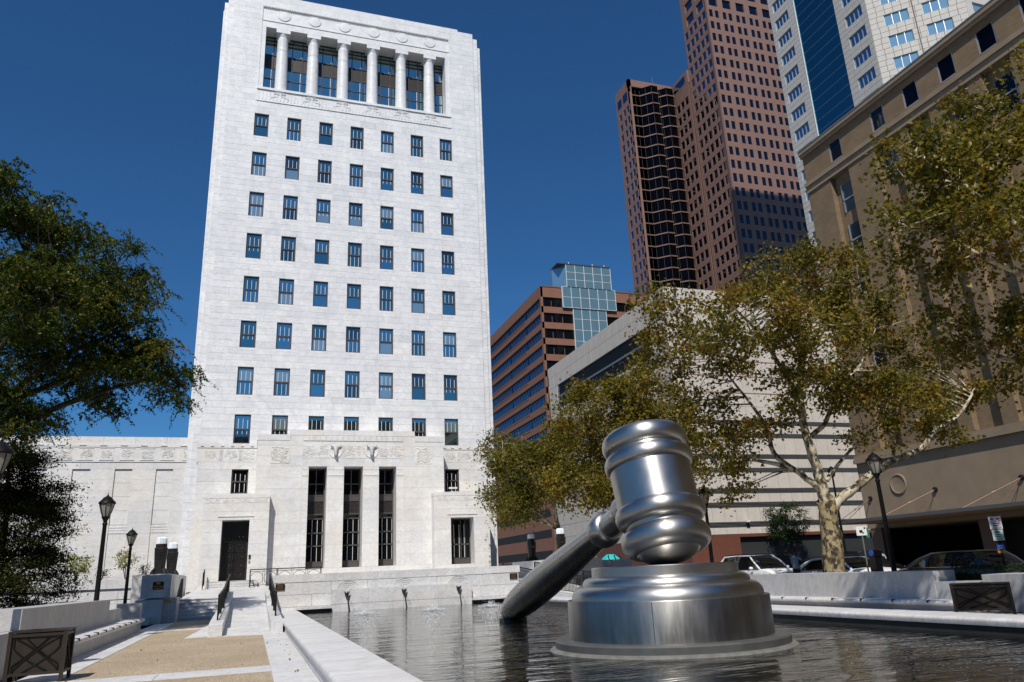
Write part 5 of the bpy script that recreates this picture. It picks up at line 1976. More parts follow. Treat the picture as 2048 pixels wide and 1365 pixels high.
mb = MB(); fgx.box(mb, 103.5, 103.9, 25.0, 28.7, -0.3, -0.05); mb.build('louvre_rail', 'galv', gb)
# red granite base with a dark loading recess
MB().box(TX + 0.01, 42.2, GYN + 0.01, GYN + 0.44, 0, 4.39).box(42.2, 75, GYN + 0.01, GYN + 0.44, 4.1, 4.39).build('base_wall', 'granite_red', gb)
MB().box(42.2, 75, GYN + 3.5, GYN + 3.6, 0, 4.2).build('recess_wall', 'pane_black', gb)
MB().box(TX - 0.01, TX + 0.02, GYN - 0.005, GYF, 0.0, 4.38).build('base_side', 'granite_red', gb)
sc = MB().box(43.0, 43.4, GYN - 0.5, GYN - 0.3, 5.6, 5.8)
sc.build('wall_lamp', 'plastic_white', gb)

# --- brown office block with a glass atrium
bb = thing('brown_office_block', (51.6, 150, 0), 'brown office block with dark ribbon windows and a stepped glass atrium', 'building')
BX, BY, BT = 51.6, 147.6, 63.3
MB().box(BX + 0.5, 90, BY + 0.5, 240, 0, BT - 0.2).build('body', 'brick_brown', bb)
fbx = Frame((BX, 0, 0), (0, 1, 0), XN)
wl = MB()
nfl = 11
for k in range(nfl):
    zt = 60.6 - 3.72 * k
    zn = 60.6 - 3.72 * (k - 1) - 2.25 if k else BT
    fbx.box(wl, BY, 240, zt, zn, -0.49, 0)
    for q, (ya, yb) in enumerate(((BY + 0.8, 158.5), (158.5, 171), (171, 184), (184, 240))):
        mb = MB()
        dz = 0.0 if q == 0 else 0.35
        fbx.quad(mb, ya, yb, zt - 2.25 + dz * 0, zt, -0.35)
        o = mb.build('ribbon_window', 'glass_blue', bb)
        if q < 3:
            m2 = MB()
            n = int((yb - ya) / 1.6)
            for i in range(n + 1):
                yy = ya + (yb - ya) * i / n
                fbx.box(m2, yy - 0.03, yy + 0.03, zt - 2.25, zt, -0.34, -0.28)
            m2.build('mullion', 'frame_bronze', o)
        if q:
            m2 = MB(); fbx.box(m2, ya + 0.1, yb - 0.1, zt - 2.55, zt - 2.3, -0.02, 0.06); m2.build('ledge', 'brick_brown', bb)
fbx.box(wl, BY, BY + 0.8, 0, BT, -0.49, 0.001)
fbx.box(wl, BY + 0.8, 240, 0, 60.6 - 3.72 * 10 - 2.25, -0.49, 0)
for k in range(4):
    mb = MB(); fbx.box(mb, BY + 1.5, 230, 4.0 + 4.2 * k, 5.6 + 4.2 * k, 0.01, 0.03); mb.build('deck_opening', 'tyre', bb)
wl.build('side_wall', 'brick_brown', bb)
fby = Frame((0, BY, 0), (1, 0, 0), (0, -1, 0))
for u0, u1, zt0 in ((BX, 56.7, 0), (70.0, 78.0, 0), (56.7, 59.2, 58.2), (67.4, 70.0, 58.4)):
    top = zt0 or BT
    wl = MB()
    k = 0
    while True:
        zt = 60.6 - 3.72 * k
        if zt < 30: break
        zn = 60.6 - 3.72 * (k - 1) - 2.25 if k else BT
        if zn <= top + 0.01 or (zt < top < zn):
            fby.box(wl, u0 + 0.001, u1 - 0.001, zt, min(zn, top), -0.49, 0.0)
        if zt <= top:
            n = max(1, round((u1 - u0) / 2.4))
            for i in range(n):
                mb = MB()
                fby.quad(mb, u0 + (u1 - u0) * i / n + 0.06, u0 + (u1 - u0) * (i + 1) / n - 0.06, zt - 2.25, zt, -0.3)
                mb.build('window', 'glass_dark', bb)
        k += 1
    wl.build('front_wall', 'brick_brown', bb)
    MB().box(u0, u1, BY - 0.1, BY + 0.5, top - 0.25, top).build('coping', 'granite_brown_dark', bb)
def atrium(u0, u1, z0, z1, d, nu, nz):
    for i in range(nu):
        for j in range(nz):
            mb = MB()
            a, b = u0 + (u1 - u0) * i / nu, u0 + (u1 - u0) * (i + 1) / nu
            c, e = z0 + (z1 - z0) * j / nz, z0 + (z1 - z0) * (j + 1) / nz
            fby.quad(mb, a + 0.08, b - 0.08, c + 0.08, e - 0.08, d)
            mb.build('glass_pane', 'glass_atrium', bb)
    mb = MB()
    for i in range(nu + 1):
        a = u0 + (u1 - u0) * i / nu
        fby.box(mb, a - 0.045, a + 0.045, z0, z1, d - 0.3, d + 0.06)
    for j in range(nz + 1):
        c = z0 + (z1 - z0) * j / nz
        fby.box(mb, u0, u1, c - 0.04, c + 0.04, d - 0.3, d + 0.05)
    mb.build('atrium_frame', 'alu_white', bb)
    MB().box(u0 + 0.05, u1 - 0.05, BY - d + 0.3, BY + 2, z0 + 0.05, z1 - 0.05).build('atrium_body', 'louver', bb)
atrium(59.2, 67.4, 40.0, 58.3, 0.3, 4, 7)
atrium(56.7, 70.0, 58.3, 63.3, 0.5, 6, 2)
atrium(58.0, 69.2, 63.3, 68.8, 0.5, 5, 3)
mb = MB(); mb.prism([(55.9, BY + 3), (58.0, BY - 0.5), (58.0, BY + 4), (55.9, BY + 4)], 63.3, 68.8); mb.build('atrium_side', 'glass_atrium', bb)
mb = MB(); mb.prism([(69.25, BY - 0.5), (70.6, BY + 2.2), (70.6, BY + 4), (69.25, BY + 4)], 59, 68.6); mb.build('atrium_side', 'glass_dark', bb)
MB().box(55.9, 69.3, BY - 0.6, BY + 4, 68.81, 69.05).build('atrium_roof', 'louver', bb)
for x in (59, 65, 68):
    MB().tube([(x, BY, 69), (x, BY, 69.6)], 0.25, 8).build('roof_vent', 'galv', bb)

# --- tall white granite tower with a teal glass strip
wt = thing('white_granite_tower', (90, 85, 0), 'pale granite skyscraper with a teal glass strip rising behind the tan building', 'building')
WX = 80.04
c0, c1 = (80.04, 73.65), (89.05, 64.64)
HT = 155.0
mb = MB()
mb.prism([(c0[0] + 0.5, c0[1] + 0.2), (c1[0] + 0.2, c1[1] + 0.5), (118, c1[1] + 0.5), (118, 94.3), (c0[0] + 0.5, 94.3)], 0, HT)
mb.build('body', 'granite_white', wt)
fx = Frame((WX, 0, 0), (0, 1, 0), XN)
dv = np.array([1, -1, 0]) / math.sqrt(2)
fd = Frame((c0[0], c0[1], 0), tuple(dv), (-1 / math.sqrt(2), -1 / math.sqrt(2), 0))
wtops = [85.4 - 3.9 * k for k in range(-5, 9)]
zl = []
for t in sorted(wtops):
    zl += [t - 2.0, t - 1.0, t, t + 0.95]
zl = sorted(set(round(z, 3) for z in zl))
zl = [zl[0] - 0.95] + zl
for nm, f_, rng_, wn_ in (('x', fx, ((73.65, 79.66), (88.12, 94.3)), ((74.55, 78.0), (89.75, 93.3))), ('d', fd, ((0, 12.74),), ((2.05, 5.35), (7.27, 10.65)))):
    for a, b in rng_:
        oo = [(p, q, t - 2.0, t) for t in wtops for p, q in wn_ if p > a - 0.1 and q < b + 0.1]
        stone_wall(wt, f_, a, b, zl, oo, 'granite_white', 'joint_brown', 1.1, 1.2, 91, nobj=90 if nm == 'x' else 120, depth=0.05, gap=0.06, reveal=0.3, name='granite_panel', rest='granite_facing', stack=1.15, pref=lambda r: r[2])
        for p, q, z0, z1 in oo:
            n = 4 if nm == 'x' else 3
            fm = MB()
            for i in range(n + 1):
                u = p + (q - p) * i / n
                f_.box(fm, u - 0.04, u + 0.04, z0, z1, -0.28, -0.10)
            f_.box(fm, p, q, z0, z0 + 0.07, -0.28, -0.10)
            w = fm.build('window', 'alu', wt)
            for i in range(n):
                mb = MB()
                f_.quad(mb, p + (q - p) * i / n + 0.04, p + (q - p) * (i + 1) / n - 0.04, z0 + 0.07, z1, -0.2)
                mb.build('pane', 'glass_mid' if nm == 'x' else 'glass_sky', w)
for k in range(40):
    mb = MB()
    z = 45 + 1.95 * k
    fx.quad(mb, 79.7, 88.1, z + 0.04, z + 1.91, -0.1)
    mb.build('teal_pane', 'glass_teal', wt)
    m2 = MB(); fx.box(m2, 79.68, 88.1, z - 0.03, z + 0.035, -0.2, -0.06); m2.build('transom_bar', 'galv', wt)
MB().box(WX - 0.05, WX + 0.2, 88.02, 88.14, 40, 123).build('strip_edge', 'alu_white', wt)
mb = MB(); fd.box(mb, 6.0, 6.16, 40, 123, -0.02, 0.04); mb.build('pilaster_strip', 'joint_brown', wt)
fyw = Frame((0, c1[1], 0), (1, 0, 0), (0, -1, 0))
grid_facade(wt, fyw, c1[0], 118, 45.7, 124, 3.9, 1.1, 1.75, [(90.4, 93.7), (95.6, 98.9), (101, 104.3), (106.5, 109.8), (112, 115.3)], 'granite_white', 'glass_sky', 60, 0.3, pref=lambda r: -r[2] + abs(r[0] - 90), frame='alu')

# --- brown granite skyscraper
bt = thing('brown_granite_tower', (110, 160, 0), 'tall brown granite skyscraper with paired slot windows and a lower glassy shoulder', 'building')
TXB, TYB = 103.2, 142.5
MB().box(TXB + 0.5, 135, TYB + 0.5, 153.9, 0, 165).box(88.9, TXB + 0.49, 163.2, 170.7, 0, 135.4).box(TXB - 0.2, 135, 154.1, 170.7, 0, 135.4).build('body', 'granite_brown_dark', bt)
f1 = Frame((0, TYB, 0), (1, 0, 0), (0, -1, 0))
ws = []
for k in range(7):
    a = TXB + 0.95 + 4.36 * k
    ws += [(a - 0.08, a + 1.06), (a + 1.80, a + 2.94)]
# floors: window tops at 112.0 + 3.9 n
zb = 112.0 - 2.4 - 0.9 - 3.9 * 15
grid_facade(bt, f1, TXB, 135, zb, zb + 3.9 * 25, 3.9, 0.9, 2.4, ws, 'granite_brown', 'glass_blue', 150, 0.16, pref=lambda r: -r[3] * 0.2 + abs(r[0] - 110) if 88 < r[3] else 999)
zt2 = zb + 3.9 * 25
grid_facade(bt, f1, TXB, 135, zt2, 166, 4.6, 0.8, 2.9, [(TXB + 1.2 + 4.4 * k, TXB + 3.9 + 4.4 * k) for k in range(7)], 'granite_brown', 'glass_blue', 20, 0.4)
f2 = Frame((TXB, 0, 0), (0, 1, 0), XN)
grid_facade(bt, f2, TYB + 0.001, 154.0, zb, zb + 3.9 * 25, 3.9, 0.9, 2.4, [(143.2, 144.7), (145.3, 146.8), (147.5, 149.0), (149.7, 151.2), (152.0, 153.5)], 'granite_brown', 'glass_blue', 90, 0.16, pref=lambda r: -r[3])
grid_facade(bt, f2, TYB + 0.001, 154.0, zt2, 166, 4.6, 0.8, 2.9, [(143.6, 146.8), (148.4, 152)], 'granite_brown', 'glass_blue', 10, 0.4)
MB().box(TXB - 0.08, TXB + 0.3, TYB - 0.08, TYB + 0.5, 50, 166).build('corner_trim', 'granite_brown_dark', bt)
f3 = Frame((TXB - 0.7, 0, 0), (0, 1, 0), XN)
grid_facade(bt, f3, 154.1, 163.0, zb, 131.5, 3.9, 0.9, 2.4, [(155.0, 156.6), (157.2, 158.8), (159.4, 161.0)], 'granite_brown', 'glass_blue', 30, 0.16, pref=lambda r: -r[3])
mb = MB(); f3.box(mb, 154.1, 163.0, 131.6, 135.5, -0.5, 0); mb.build('parapet', 'granite_brown', bt)
mb = MB(); f3.quad(mb, 155.5, 161.5, 132.2, 134.6, 0.02); mb.build('parapet_window', 'glass_blue', bt)
# shoulder with stepped glass bays
LX, LY = 88.3, 162.6
f4 = Frame((LX, 0, 0), (0, 1, 0), XN)
grid_facade(bt, f4, LY, 170.8, zb, 131.5, 3.4, 0.7, 2.1, [(163.4, 164.8), (165.4, 166.8), (168.0, 169.4)], 'granite_brown', 'glass_blue', 60, 0.16, pref=lambda r: -r[3])
mb = MB(); f4.box(mb, LY, 170.8, 131.6, 135.9, -0.5, 0); mb.build('parapet', 'granite_brown', bt)
mb = MB(); f4.quad(mb, 163.8, 166.4, 129.8, 132.6, 0.02); f4.quad(mb, 167.4, 169.8, 129.8, 132.6, 0.02); mb.build('top_window', 'glass_blue', bt)
MB().box(LX, LX + 0.9, LY, LY + 0.6, 40, 135.9).build('shoulder_pier', 'granite_brown', bt)
MB().box(LX, TXB - 0.7, LY, LY + 1.0, 133.6, 135.9).build('shoulder_parapet', 'granite_brown', bt)
zig = [(LX + 0.9, LY + 0.6), (92.0, LY + 0.6), (94.6, LY - 1.9), (96.6, LY - 1.9), (96.6, LY + 0.6), (99.4, LY - 1.9), (101.6, LY - 1.9), (102.5, LY - 0.4)]
for (xa, ya), (xb, yb) in zip(zig[:-1], zig[1:]):
    mb = MB()
    L = math.hypot(xb - xa, yb - ya)
    mb.quad((xa, ya, 40), (xb, yb, 40), (xb, yb, 133.6), (xa, ya, 133.6))
    mb.build('bay_glass', 'pane_black', bt)
for k in range(25):
    z = 131.2 - 3.38 * k
    mb = MB()
    for (xa, ya), (xb, yb) in zip(zig[:-1], zig[1:]):
        dx, dy = xb - xa, yb - ya
        L = math.hypot(dx, dy)
        nx, ny = dy / L * 0.25, -dx / L * 0.25
        mb.add([(xa + nx, ya + ny, z - 0.34), (xb + nx, yb + ny, z - 0.34), (xb, yb, z - 0.34), (xa, ya, z - 0.34), (xa + nx, ya + ny, z), (xb + nx, yb + ny, z), (xb, yb, z), (xa, ya, z)],
               [(0, 3, 2, 1), (4, 5, 6, 7), (0, 1, 5, 4), (1, 2, 6, 5), (2, 3, 7, 6), (3, 0, 4, 7)])
    mb.build('bay_band', 'granite_brown_dark', bt)
for (xa, ya), (xb, yb) in zip(zig[:-1], zig[1:]):
    n = max(1, int(math.hypot(xb - xa, yb - ya) / 1.3))
    for i in range(1, n + 1):
        f_ = i / n
        MB().tube([(xa + (xb - xa) * f_, ya + (yb - ya) * f_ - 0.03, 40), (xa + (xb - xa) * f_, ya + (yb - ya) * f_ - 0.03, 133)], 0.04, 4).build('bay_mullion', 'frame_bronze', bt)
MB().tube([(97, LY + 1, 135.9), (97, LY + 1, 139)], 0.06, 5).build('mast', 'galv', bt)

# --- buildings behind the viewer, on the south side of the square (seen in glass, steel and water)
for nm, x0, x1, y0, h, mat_, lab in (('south_office_block', -70, -8, -74, 36, 'stone_tan', 'long tan office block closing the square behind the viewer'), ('south_brick_block', -6, 60, -82, 42, 'brick_brown', 'brown brick office block closing the square behind the viewer')):
    sbk = thing(nm, ((x0 + x1) / 2, y0, 0), lab, 'building')
    MB().box(x0, x1, y0 - 25, y0 - 0.4, 0, h).build('body', mat_, sbk)
    f_ = Frame((0, y0, 0), (-1, 0, 0), (0, 1, 0))
    n = int((x1 - x0) / 3.2)
    grid_facade(sbk, f_, -x1, -x0, 0, h, 4.0, 1.2, 2.0, [(-x1 + 3.2 * i + 0.8, -x1 + 3.2 * i + 2.4) for i in range(n)], mat_, 'glass_dark', 0, 0.35)

# ------------------------------------------------------------------ trees
sheet('sidewalk', [(36.3, 300, 68.5, 70.4), (36.3, 300, 45.9, 47.5)], 0.18, 'concrete', 0.3)
sheet('planting_bed', [(12.3, 13.29, -14, 60)], 0.55, 'soil', 0.7)

t = thing('sycamore_tree', (13.3, 23.4, 0), 'big sycamore with mottled pale trunk and forked limb right of the gavel', 'tree', 'sycamores along the street')
tree(t, [
    ([(13.28, 23.4, 0.2), (13.28, 23.4, 1.0), (13.40, 23.4, 2.4), (13.38, 23.4, 3.6)], 0.44, 0.34),
    ([(13.38, 23.4, 3.3), (13.23, 23.4, 4.9), (12.98, 23.4, 6.24), (13.05, 23.4, 7.8), (13.5, 23.6, 9.5), (14, 24, 11.6)], 0.25, 0.04),
    ([(13.38, 23.4, 2.9), (13.75, 23.2, 3.45), (14.4, 23.0, 3.95), (15.95, 22.3, 4.94), (16.7, 21.8, 5.24), (17.4, 21.6, 5.9), (18.6, 21.5, 6.5), (19.6, 21.5, 7.4)], 0.22, 0.04),
    ([(13.3, 23.4, 4.0), (12.6, 23.5, 4.55), (11.9, 24, 5.4), (11.9, 24.3, 6.6), (11.3, 24.8, 8.1), (10.3, 25.2, 9.8)], 0.15, 0.03),
    ([(12.5, 23.6, 4.7), (11.8, 24.2, 5.1), (11.2, 25, 5.3), (10.4, 25.6, 5.1)], 0.11, 0.03),
    ([(13.0, 23.4, 5.9), (13.9, 23.3, 6.5), (14.6, 23.2, 7.8), (16.4, 23.6, 9.0), (18, 24, 10.8)], 0.12, 0.03),
    ([(13.05, 23.5, 7.4), (12, 23, 8.6), (10.5, 22.3, 9.8), (9.3, 21.8, 10.4)], 0.13, 0.03),
    ([(13.2, 23.4, 8.4), (14.6, 24.1, 10.4), (15.6, 24.5, 12.6)], 0.10, 0.03),
    ([(13.5, 23.3, 4.3), (14.4, 22.9, 5.3), (15.6, 22.4, 6.3)], 0.09, 0.03)],
    [(14.5, 24, 12.8, 2.7, 2.5, 1.6), (17.4, 24, 11.9, 2.0, 2.3, 1.7), (19.6, 24, 9.8, 1.5, 1.8, 1.3), (9.8, 21.7, 9.9, 2.1, 2.3, 1.5), (12.8, 21.7, 9.1, 2.4, 2.3, 1.4), (15.6, 21.7, 7.2, 1.7, 2, 0.9),
     (9.8, 26, 9.4, 2.3, 2.5, 1.8), (10.3, 26, 7.0, 1.7, 2, 1.2), (10.7, 26, 4.7, 1.1, 1.6, 1.0), (8.9, 26, 11.6, 1.3, 2, 1.0), (19.2, 22.5, 6.0, 1.2, 1.2, 0.5), (15.3, 22.5, 5.9, 1.0, 1.5, 0.6), (11.4, 22.6, 6.6, 1.2, 1.6, 0.6), (17.8, 22.6, 7.9, 1.6, 1.6, 0.9), (19.3, 21.9, 7.4, 1.5, 1.3, 0.8), (17.0, 21.9, 6.3, 1.1, 1.1, 0.5), (12.3, 22.4, 7.6, 2.0, 1.5, 0.9), (14.6, 22.6, 7.4, 1.4, 1.4, 0.8), (11.0, 25.2, 5.9, 1.4, 1.4, 0.7)],
    290, 33000, 'leaf_plane', 'bark_plane', 5, leaf=0.145, aspect=1.05, sig=0.31, tint=(0.5, 0.20), lobed=True, low_bark='bark_plane_low')

t = thing('sycamore_tree', (13.1, 35.2, 0), 'olive-leaved sycamore directly behind the gavel head', 'tree', 'sycamores along the street')
tree(t, [
    ([(13.1, 35.2, 0.2), (13.1, 35.2, 2.0), (13.0, 35.2, 3.6)], 0.36, 0.26),
    ([(13.0, 35.2, 3.5), (12.6, 35.1, 5.6), (12.5, 35, 8), (12.8, 35, 10.5)], 0.22, 0.05),
    ([(13.0, 35.2, 3.4), (11.6, 35, 5), (10.2, 34.8, 6.4), (9, 34.6, 7.4)], 0.16, 0.04),
    ([(12.7, 35.2, 4.8), (13.8, 35.4, 6.4), (14.6, 35.4, 8)], 0.12, 0.03),
    ([(12.0, 35, 4.6), (10, 35.2, 4.8), (8.4, 35.2, 4.8)], 0.09, 0.03),
    ([(12.6, 35.1, 6.6), (11, 35.4, 8.4), (10, 35.4, 9.6)], 0.1, 0.03)],
    [(10.0, 35, 9.0, 2.7, 2.5, 2.0), (12.8, 35, 10.3, 2.3, 2.5, 2.0), (10.8, 35, 6.1, 2.2, 2.5, 2.0), (8.4, 35, 5.5, 1.9, 2.1, 1.2), (13.8, 35, 7.4, 1.9, 2, 1.9)],
    220, 32000, 'leaf_plane', 'bark_plane', 6, leaf=0.15, aspect=1.05, sig=0.36, tint=(0.48, 0.18), lobed=True)

t = thing('sycamore_tree', (12.6, 48.0, 0), 'greener sycamore beside the right corner of the white tower', 'tree', 'sycamores along the street')
tree(t, [
    ([(12.6, 48, 0.2), (12.6, 48, 2.4), (12.5, 48, 4.2)], 0.3, 0.22),
    ([(12.5, 48, 4.0), (12.2, 47.8, 6.2), (12.3, 47.6, 9.4)], 0.18, 0.04),
    ([(12.5, 48, 3.9), (11, 47.6, 5.2), (9.4, 47.2, 6.4), (8.4, 47, 8.2)], 0.13, 0.03),
    ([(12.2, 48, 4.4), (10.6, 48, 4.8), (9, 47.8, 4.8)], 0.09, 0.03)],
    [(10.8, 47.4, 7.6, 2.5, 2.3, 2.1), (9.3, 47.2, 5.5, 1.5, 1.8, 0.9), (12.4, 47.2, 9.2, 2.1, 2.2, 1.8), (8.5, 47, 8.4, 0.8, 1.0, 0.8), (9.4, 50.6, 9.6, 1.3, 1.2, 1.2), (9.2, 50.8, 7.0, 1.0, 1.0, 1.0)],
    170, 26000, 'leaf_plane', 'bark_plane', 8, leaf=0.16, aspect=1.05, sig=0.45, tint=(0.34, 0.17), lobed=True)

t = thing('sycamore_tree', (13.6, 10.0, 0), 'dark leafy sycamore branches hanging in from the right edge', 'tree', 'sycamores along the street')
tree(t, [
    ([(13.6, 10.0, 0.2), (13.6, 10, 2), (13.5, 10, 4.2)], 0.42, 0.3),
    ([(13.5, 10, 4.0), (12.6, 10.5, 6.4), (12, 11, 8.6), (11.8, 11.4, 11.5)], 0.24, 0.06),
    ([(13.0, 10.3, 5.4), (11.4, 11.4, 7.0), (9.9, 12, 8.0), (8.2, 12.2, 8.7), (7.0, 12.2, 8.9)], 0.16, 0.03),
    ([(12.4, 10.8, 7.0), (10.6, 11.8, 8.9), (9.0, 12, 10.2), (7.4, 12, 10.8)], 0.13, 0.03),
    ([(13.0, 10.0, 5.6), (11.0, 8.8, 7.2), (8.6, 8.0, 8.2)], 0.12, 0.03),
    ([(13.2, 10.2, 4.8), (12, 12, 5.4), (10.8, 13.4, 6.2), (9.6, 13.8, 7.2)], 0.12, 0.03)],
    [(8.9, 12, 10.4, 1.3, 1.8, 1.2), (11.7, 12, 12.7, 1.3, 2, 1.5), (7.4, 12, 10.6, 0.7, 1.3, 0.5), (7.5, 12, 8.6, 1.1, 1.6, 0.8), (10.1, 12, 8.8, 0.9, 1.6, 1.0), (10.8, 13.4, 6.8, 0.9, 1.5, 0.9), (11.3, 12.4, 7.8, 0.8, 1.4, 1.0), (11.4, 12.8, 5.6, 0.7, 1.2, 0.9), (9.2, 13.4, 7.7, 0.7, 1.2, 0.6), (10.4, 12, 10.6, 1.2, 1.6, 1.2), (13.4, 9.0, 9.5, 2.4, 2.4, 2.4), (7.9, 8.0, 8.4, 1.9, 1.7, 1.4), (13.0, 6, 8, 2.2, 2.2, 2.2)],  # includes an out-of-view crown lobe added to shade the right bin and bench
    270, 33000, 'leaf_plane', 'bark_plane', 9, leaf=0.125, aspect=1.05, sig=0.26, tint=(0.42, 0.2), lobed=True)

t = thing('honey_locust_tree', (-17.2, 29, 0), 'large feathery honey locust filling the upper left against the sky', 'tree')
tree(t, [
    ([(-17.2, 29, 0), (-17.1, 29, 2.5), (-16.8, 29, 5.2)], 0.4, 0.3),
    ([(-16.8, 29, 5.0), (-15.6, 29.4, 7.4), (-14.2, 29.8, 9.4), (-13.2, 30, 11.4), (-12.6, 30, 13.2)], 0.22, 0.04),
    ([(-16.8, 29, 5.0), (-15.2, 29.6, 6.8), (-13.4, 30, 8.0), (-11.6, 30.2, 8.8), (-9.9, 30.2, 9.1)], 0.19, 0.03),
    ([(-16.6, 29, 5.6), (-16.2, 29, 8.6), (-15.6, 29, 11.4), (-15, 29.4, 14.4)], 0.2, 0.04),
    ([(-15.2, 29.4, 7.8), (-13.4, 31.2, 9.4), (-12, 32.6, 10.4), (-11.2, 33.6, 10.6)], 0.13, 0.03),
    ([(-14.0, 29.8, 9.6), (-12.4, 30, 10.6), (-11, 30, 11.4)], 0.1, 0.02),
    ([(-16.4, 29, 7.0), (-15, 27.6, 9.4), (-14, 27, 11)], 0.12, 0.03)],
    [(-15.4, 30, 14.0, 2.0, 3, 1.7), (-13.3, 30, 13.3, 2.0, 3, 1.5), (-14.0, 30, 11.1, 2.5, 3, 1.9), (-11.9, 30, 11.4, 1.4, 2.5, 1.7), (-10.8, 30, 9.4, 1.3, 2, 1.1), (-9.75, 30, 8.9, 0.6, 1.0, 0.9), (-12.4, 30, 8.9, 1.6, 2, 0.9), (-15.0, 30, 8.8, 1.6, 2.5, 1.5), (-15.2, 27, 14.0, 1.2, 2.5, 1.2), (-13.8, 27, 10.8, 1.4, 2.5, 1.4), (-13.4, 33.0, 9.8, 1.2, 1.4, 0.9), (-16.4, 29.6, 11.5, 2, 3, 2), (-14.6, 30, 7.0, 1.2, 1.6, 0.7)],
    300, 190000, 'leaf_locust', 'bark_dark', 10, leaf=0.115, aspect=0.42, sig=0.36, tint=(0.5, 0.22), droop=0.4, squash=0.55, twig_r=0.03, spray=22)

t = thing('yew_tree', (-15.4, 33, 0), 'dark dense evergreen in deep shade at the left edge', 'tree')
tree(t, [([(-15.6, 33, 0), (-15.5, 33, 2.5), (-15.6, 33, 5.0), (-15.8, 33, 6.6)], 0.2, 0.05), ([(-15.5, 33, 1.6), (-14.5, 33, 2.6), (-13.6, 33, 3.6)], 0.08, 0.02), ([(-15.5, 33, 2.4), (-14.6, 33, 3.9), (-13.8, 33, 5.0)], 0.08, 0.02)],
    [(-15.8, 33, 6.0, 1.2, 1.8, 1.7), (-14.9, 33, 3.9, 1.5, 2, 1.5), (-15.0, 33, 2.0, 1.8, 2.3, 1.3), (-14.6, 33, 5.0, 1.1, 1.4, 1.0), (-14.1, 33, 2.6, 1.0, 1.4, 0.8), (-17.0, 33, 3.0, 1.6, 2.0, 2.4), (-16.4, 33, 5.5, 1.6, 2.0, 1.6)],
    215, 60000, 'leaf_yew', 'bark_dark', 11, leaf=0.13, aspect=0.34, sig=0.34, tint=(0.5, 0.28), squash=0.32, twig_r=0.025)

def shrub(x, y, z, h, w, seed, mat, label, n=420, leaf=0.13):
    t = thing('shrub', (x, y, z), label, 'shrub', 'young shrubs in the planter')
    rg = random.Random(seed)
    limbs = [([(x, y, z - 0.1), (x, y, z + 0.1)], 0.03, 0.025)]
    for k in range(7):
        a = rg.uniform(0, 6.28)
        r = rg.uniform(0.4, 1.0) * w
        limbs.append(([(x, y, z), (x + r * 0.35 * math.cos(a), y + r * 0.35 * math.sin(a), z + h * 0.45), (x + r * math.cos(a), y + r * math.sin(a), z + h * rg.uniform(0.75, 1.0))], 0.018, 0.006))
    tree(t, limbs, [(x, y, z + h * 0.62, w * 0.8, w * 0.8, h * 0.38)], 26, n, mat, 'bark_dark', seed, leaf=leaf, aspect=0.55, sig=0.15, tint=(0.6, 0.3), twig_r=0.012)
shrub(-13.5, 48.7, 2.0, 1.75, 0.75, 61, 'leaf_shrub', 'airy yellow-green shrub in the planter between the lamp post and lanterns')
shrub(-16.0, 48.7, 2.0, 1.5, 0.9, 62, 'leaf_shrub', 'low yellow-green shrub beside the dark evergreen', 600)
shrub(-12.55, 48.6, 2.0, 0.9, 0.35, 63, 'leaf_small', 'small grey-green shrub at the planter corner by the lanterns', 160, 0.1)
shrub(-14.7, 48.6, 2.0, 0.7, 0.4, 64, 'leaf_small', 'small grey-green shrub behind the taller left lamp post', 160, 0.1)

t = thing('street_tree', (47.5, 69.2, 0.1), 'small dark green street tree in front of the grey panel building', 'tree')
tree(t, [([(47.5, 69.2, 0.1), (47.5, 69.2, 2.5), (47.5, 69.2, 4.5), (47.4, 69.2, 7)], 0.09, 0.03), ([(47.5, 69.2, 3.5), (46, 69.2, 5)], 0.04, 0.015), ([(47.5, 69.2, 3.6), (49, 69.2, 5.2)], 0.04, 0.015)],
    [(47.5, 69.2, 5.6, 2.4, 1.8, 1.9), (47.4, 69.2, 4.0, 1.8, 1.5, 0.8)], 75, 5200, 'leaf_small', 'bark_dark', 14, leaf=0.2, aspect=0.5, sig=0.34, tint=(0.5, 0.25), squash=0.5)

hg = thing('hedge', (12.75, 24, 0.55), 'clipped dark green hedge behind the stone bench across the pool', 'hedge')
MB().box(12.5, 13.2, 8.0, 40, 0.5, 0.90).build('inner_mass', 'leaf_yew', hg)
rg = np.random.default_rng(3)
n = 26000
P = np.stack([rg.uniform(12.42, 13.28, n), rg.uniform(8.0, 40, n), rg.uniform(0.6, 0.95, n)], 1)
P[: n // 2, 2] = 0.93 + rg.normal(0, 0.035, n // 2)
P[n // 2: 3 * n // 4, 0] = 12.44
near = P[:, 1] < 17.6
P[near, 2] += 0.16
leaves('foliage', P, 0.06, 0.5, rg.uniform(0.01, 1, n), 'leaf_hedge', hg, rg)

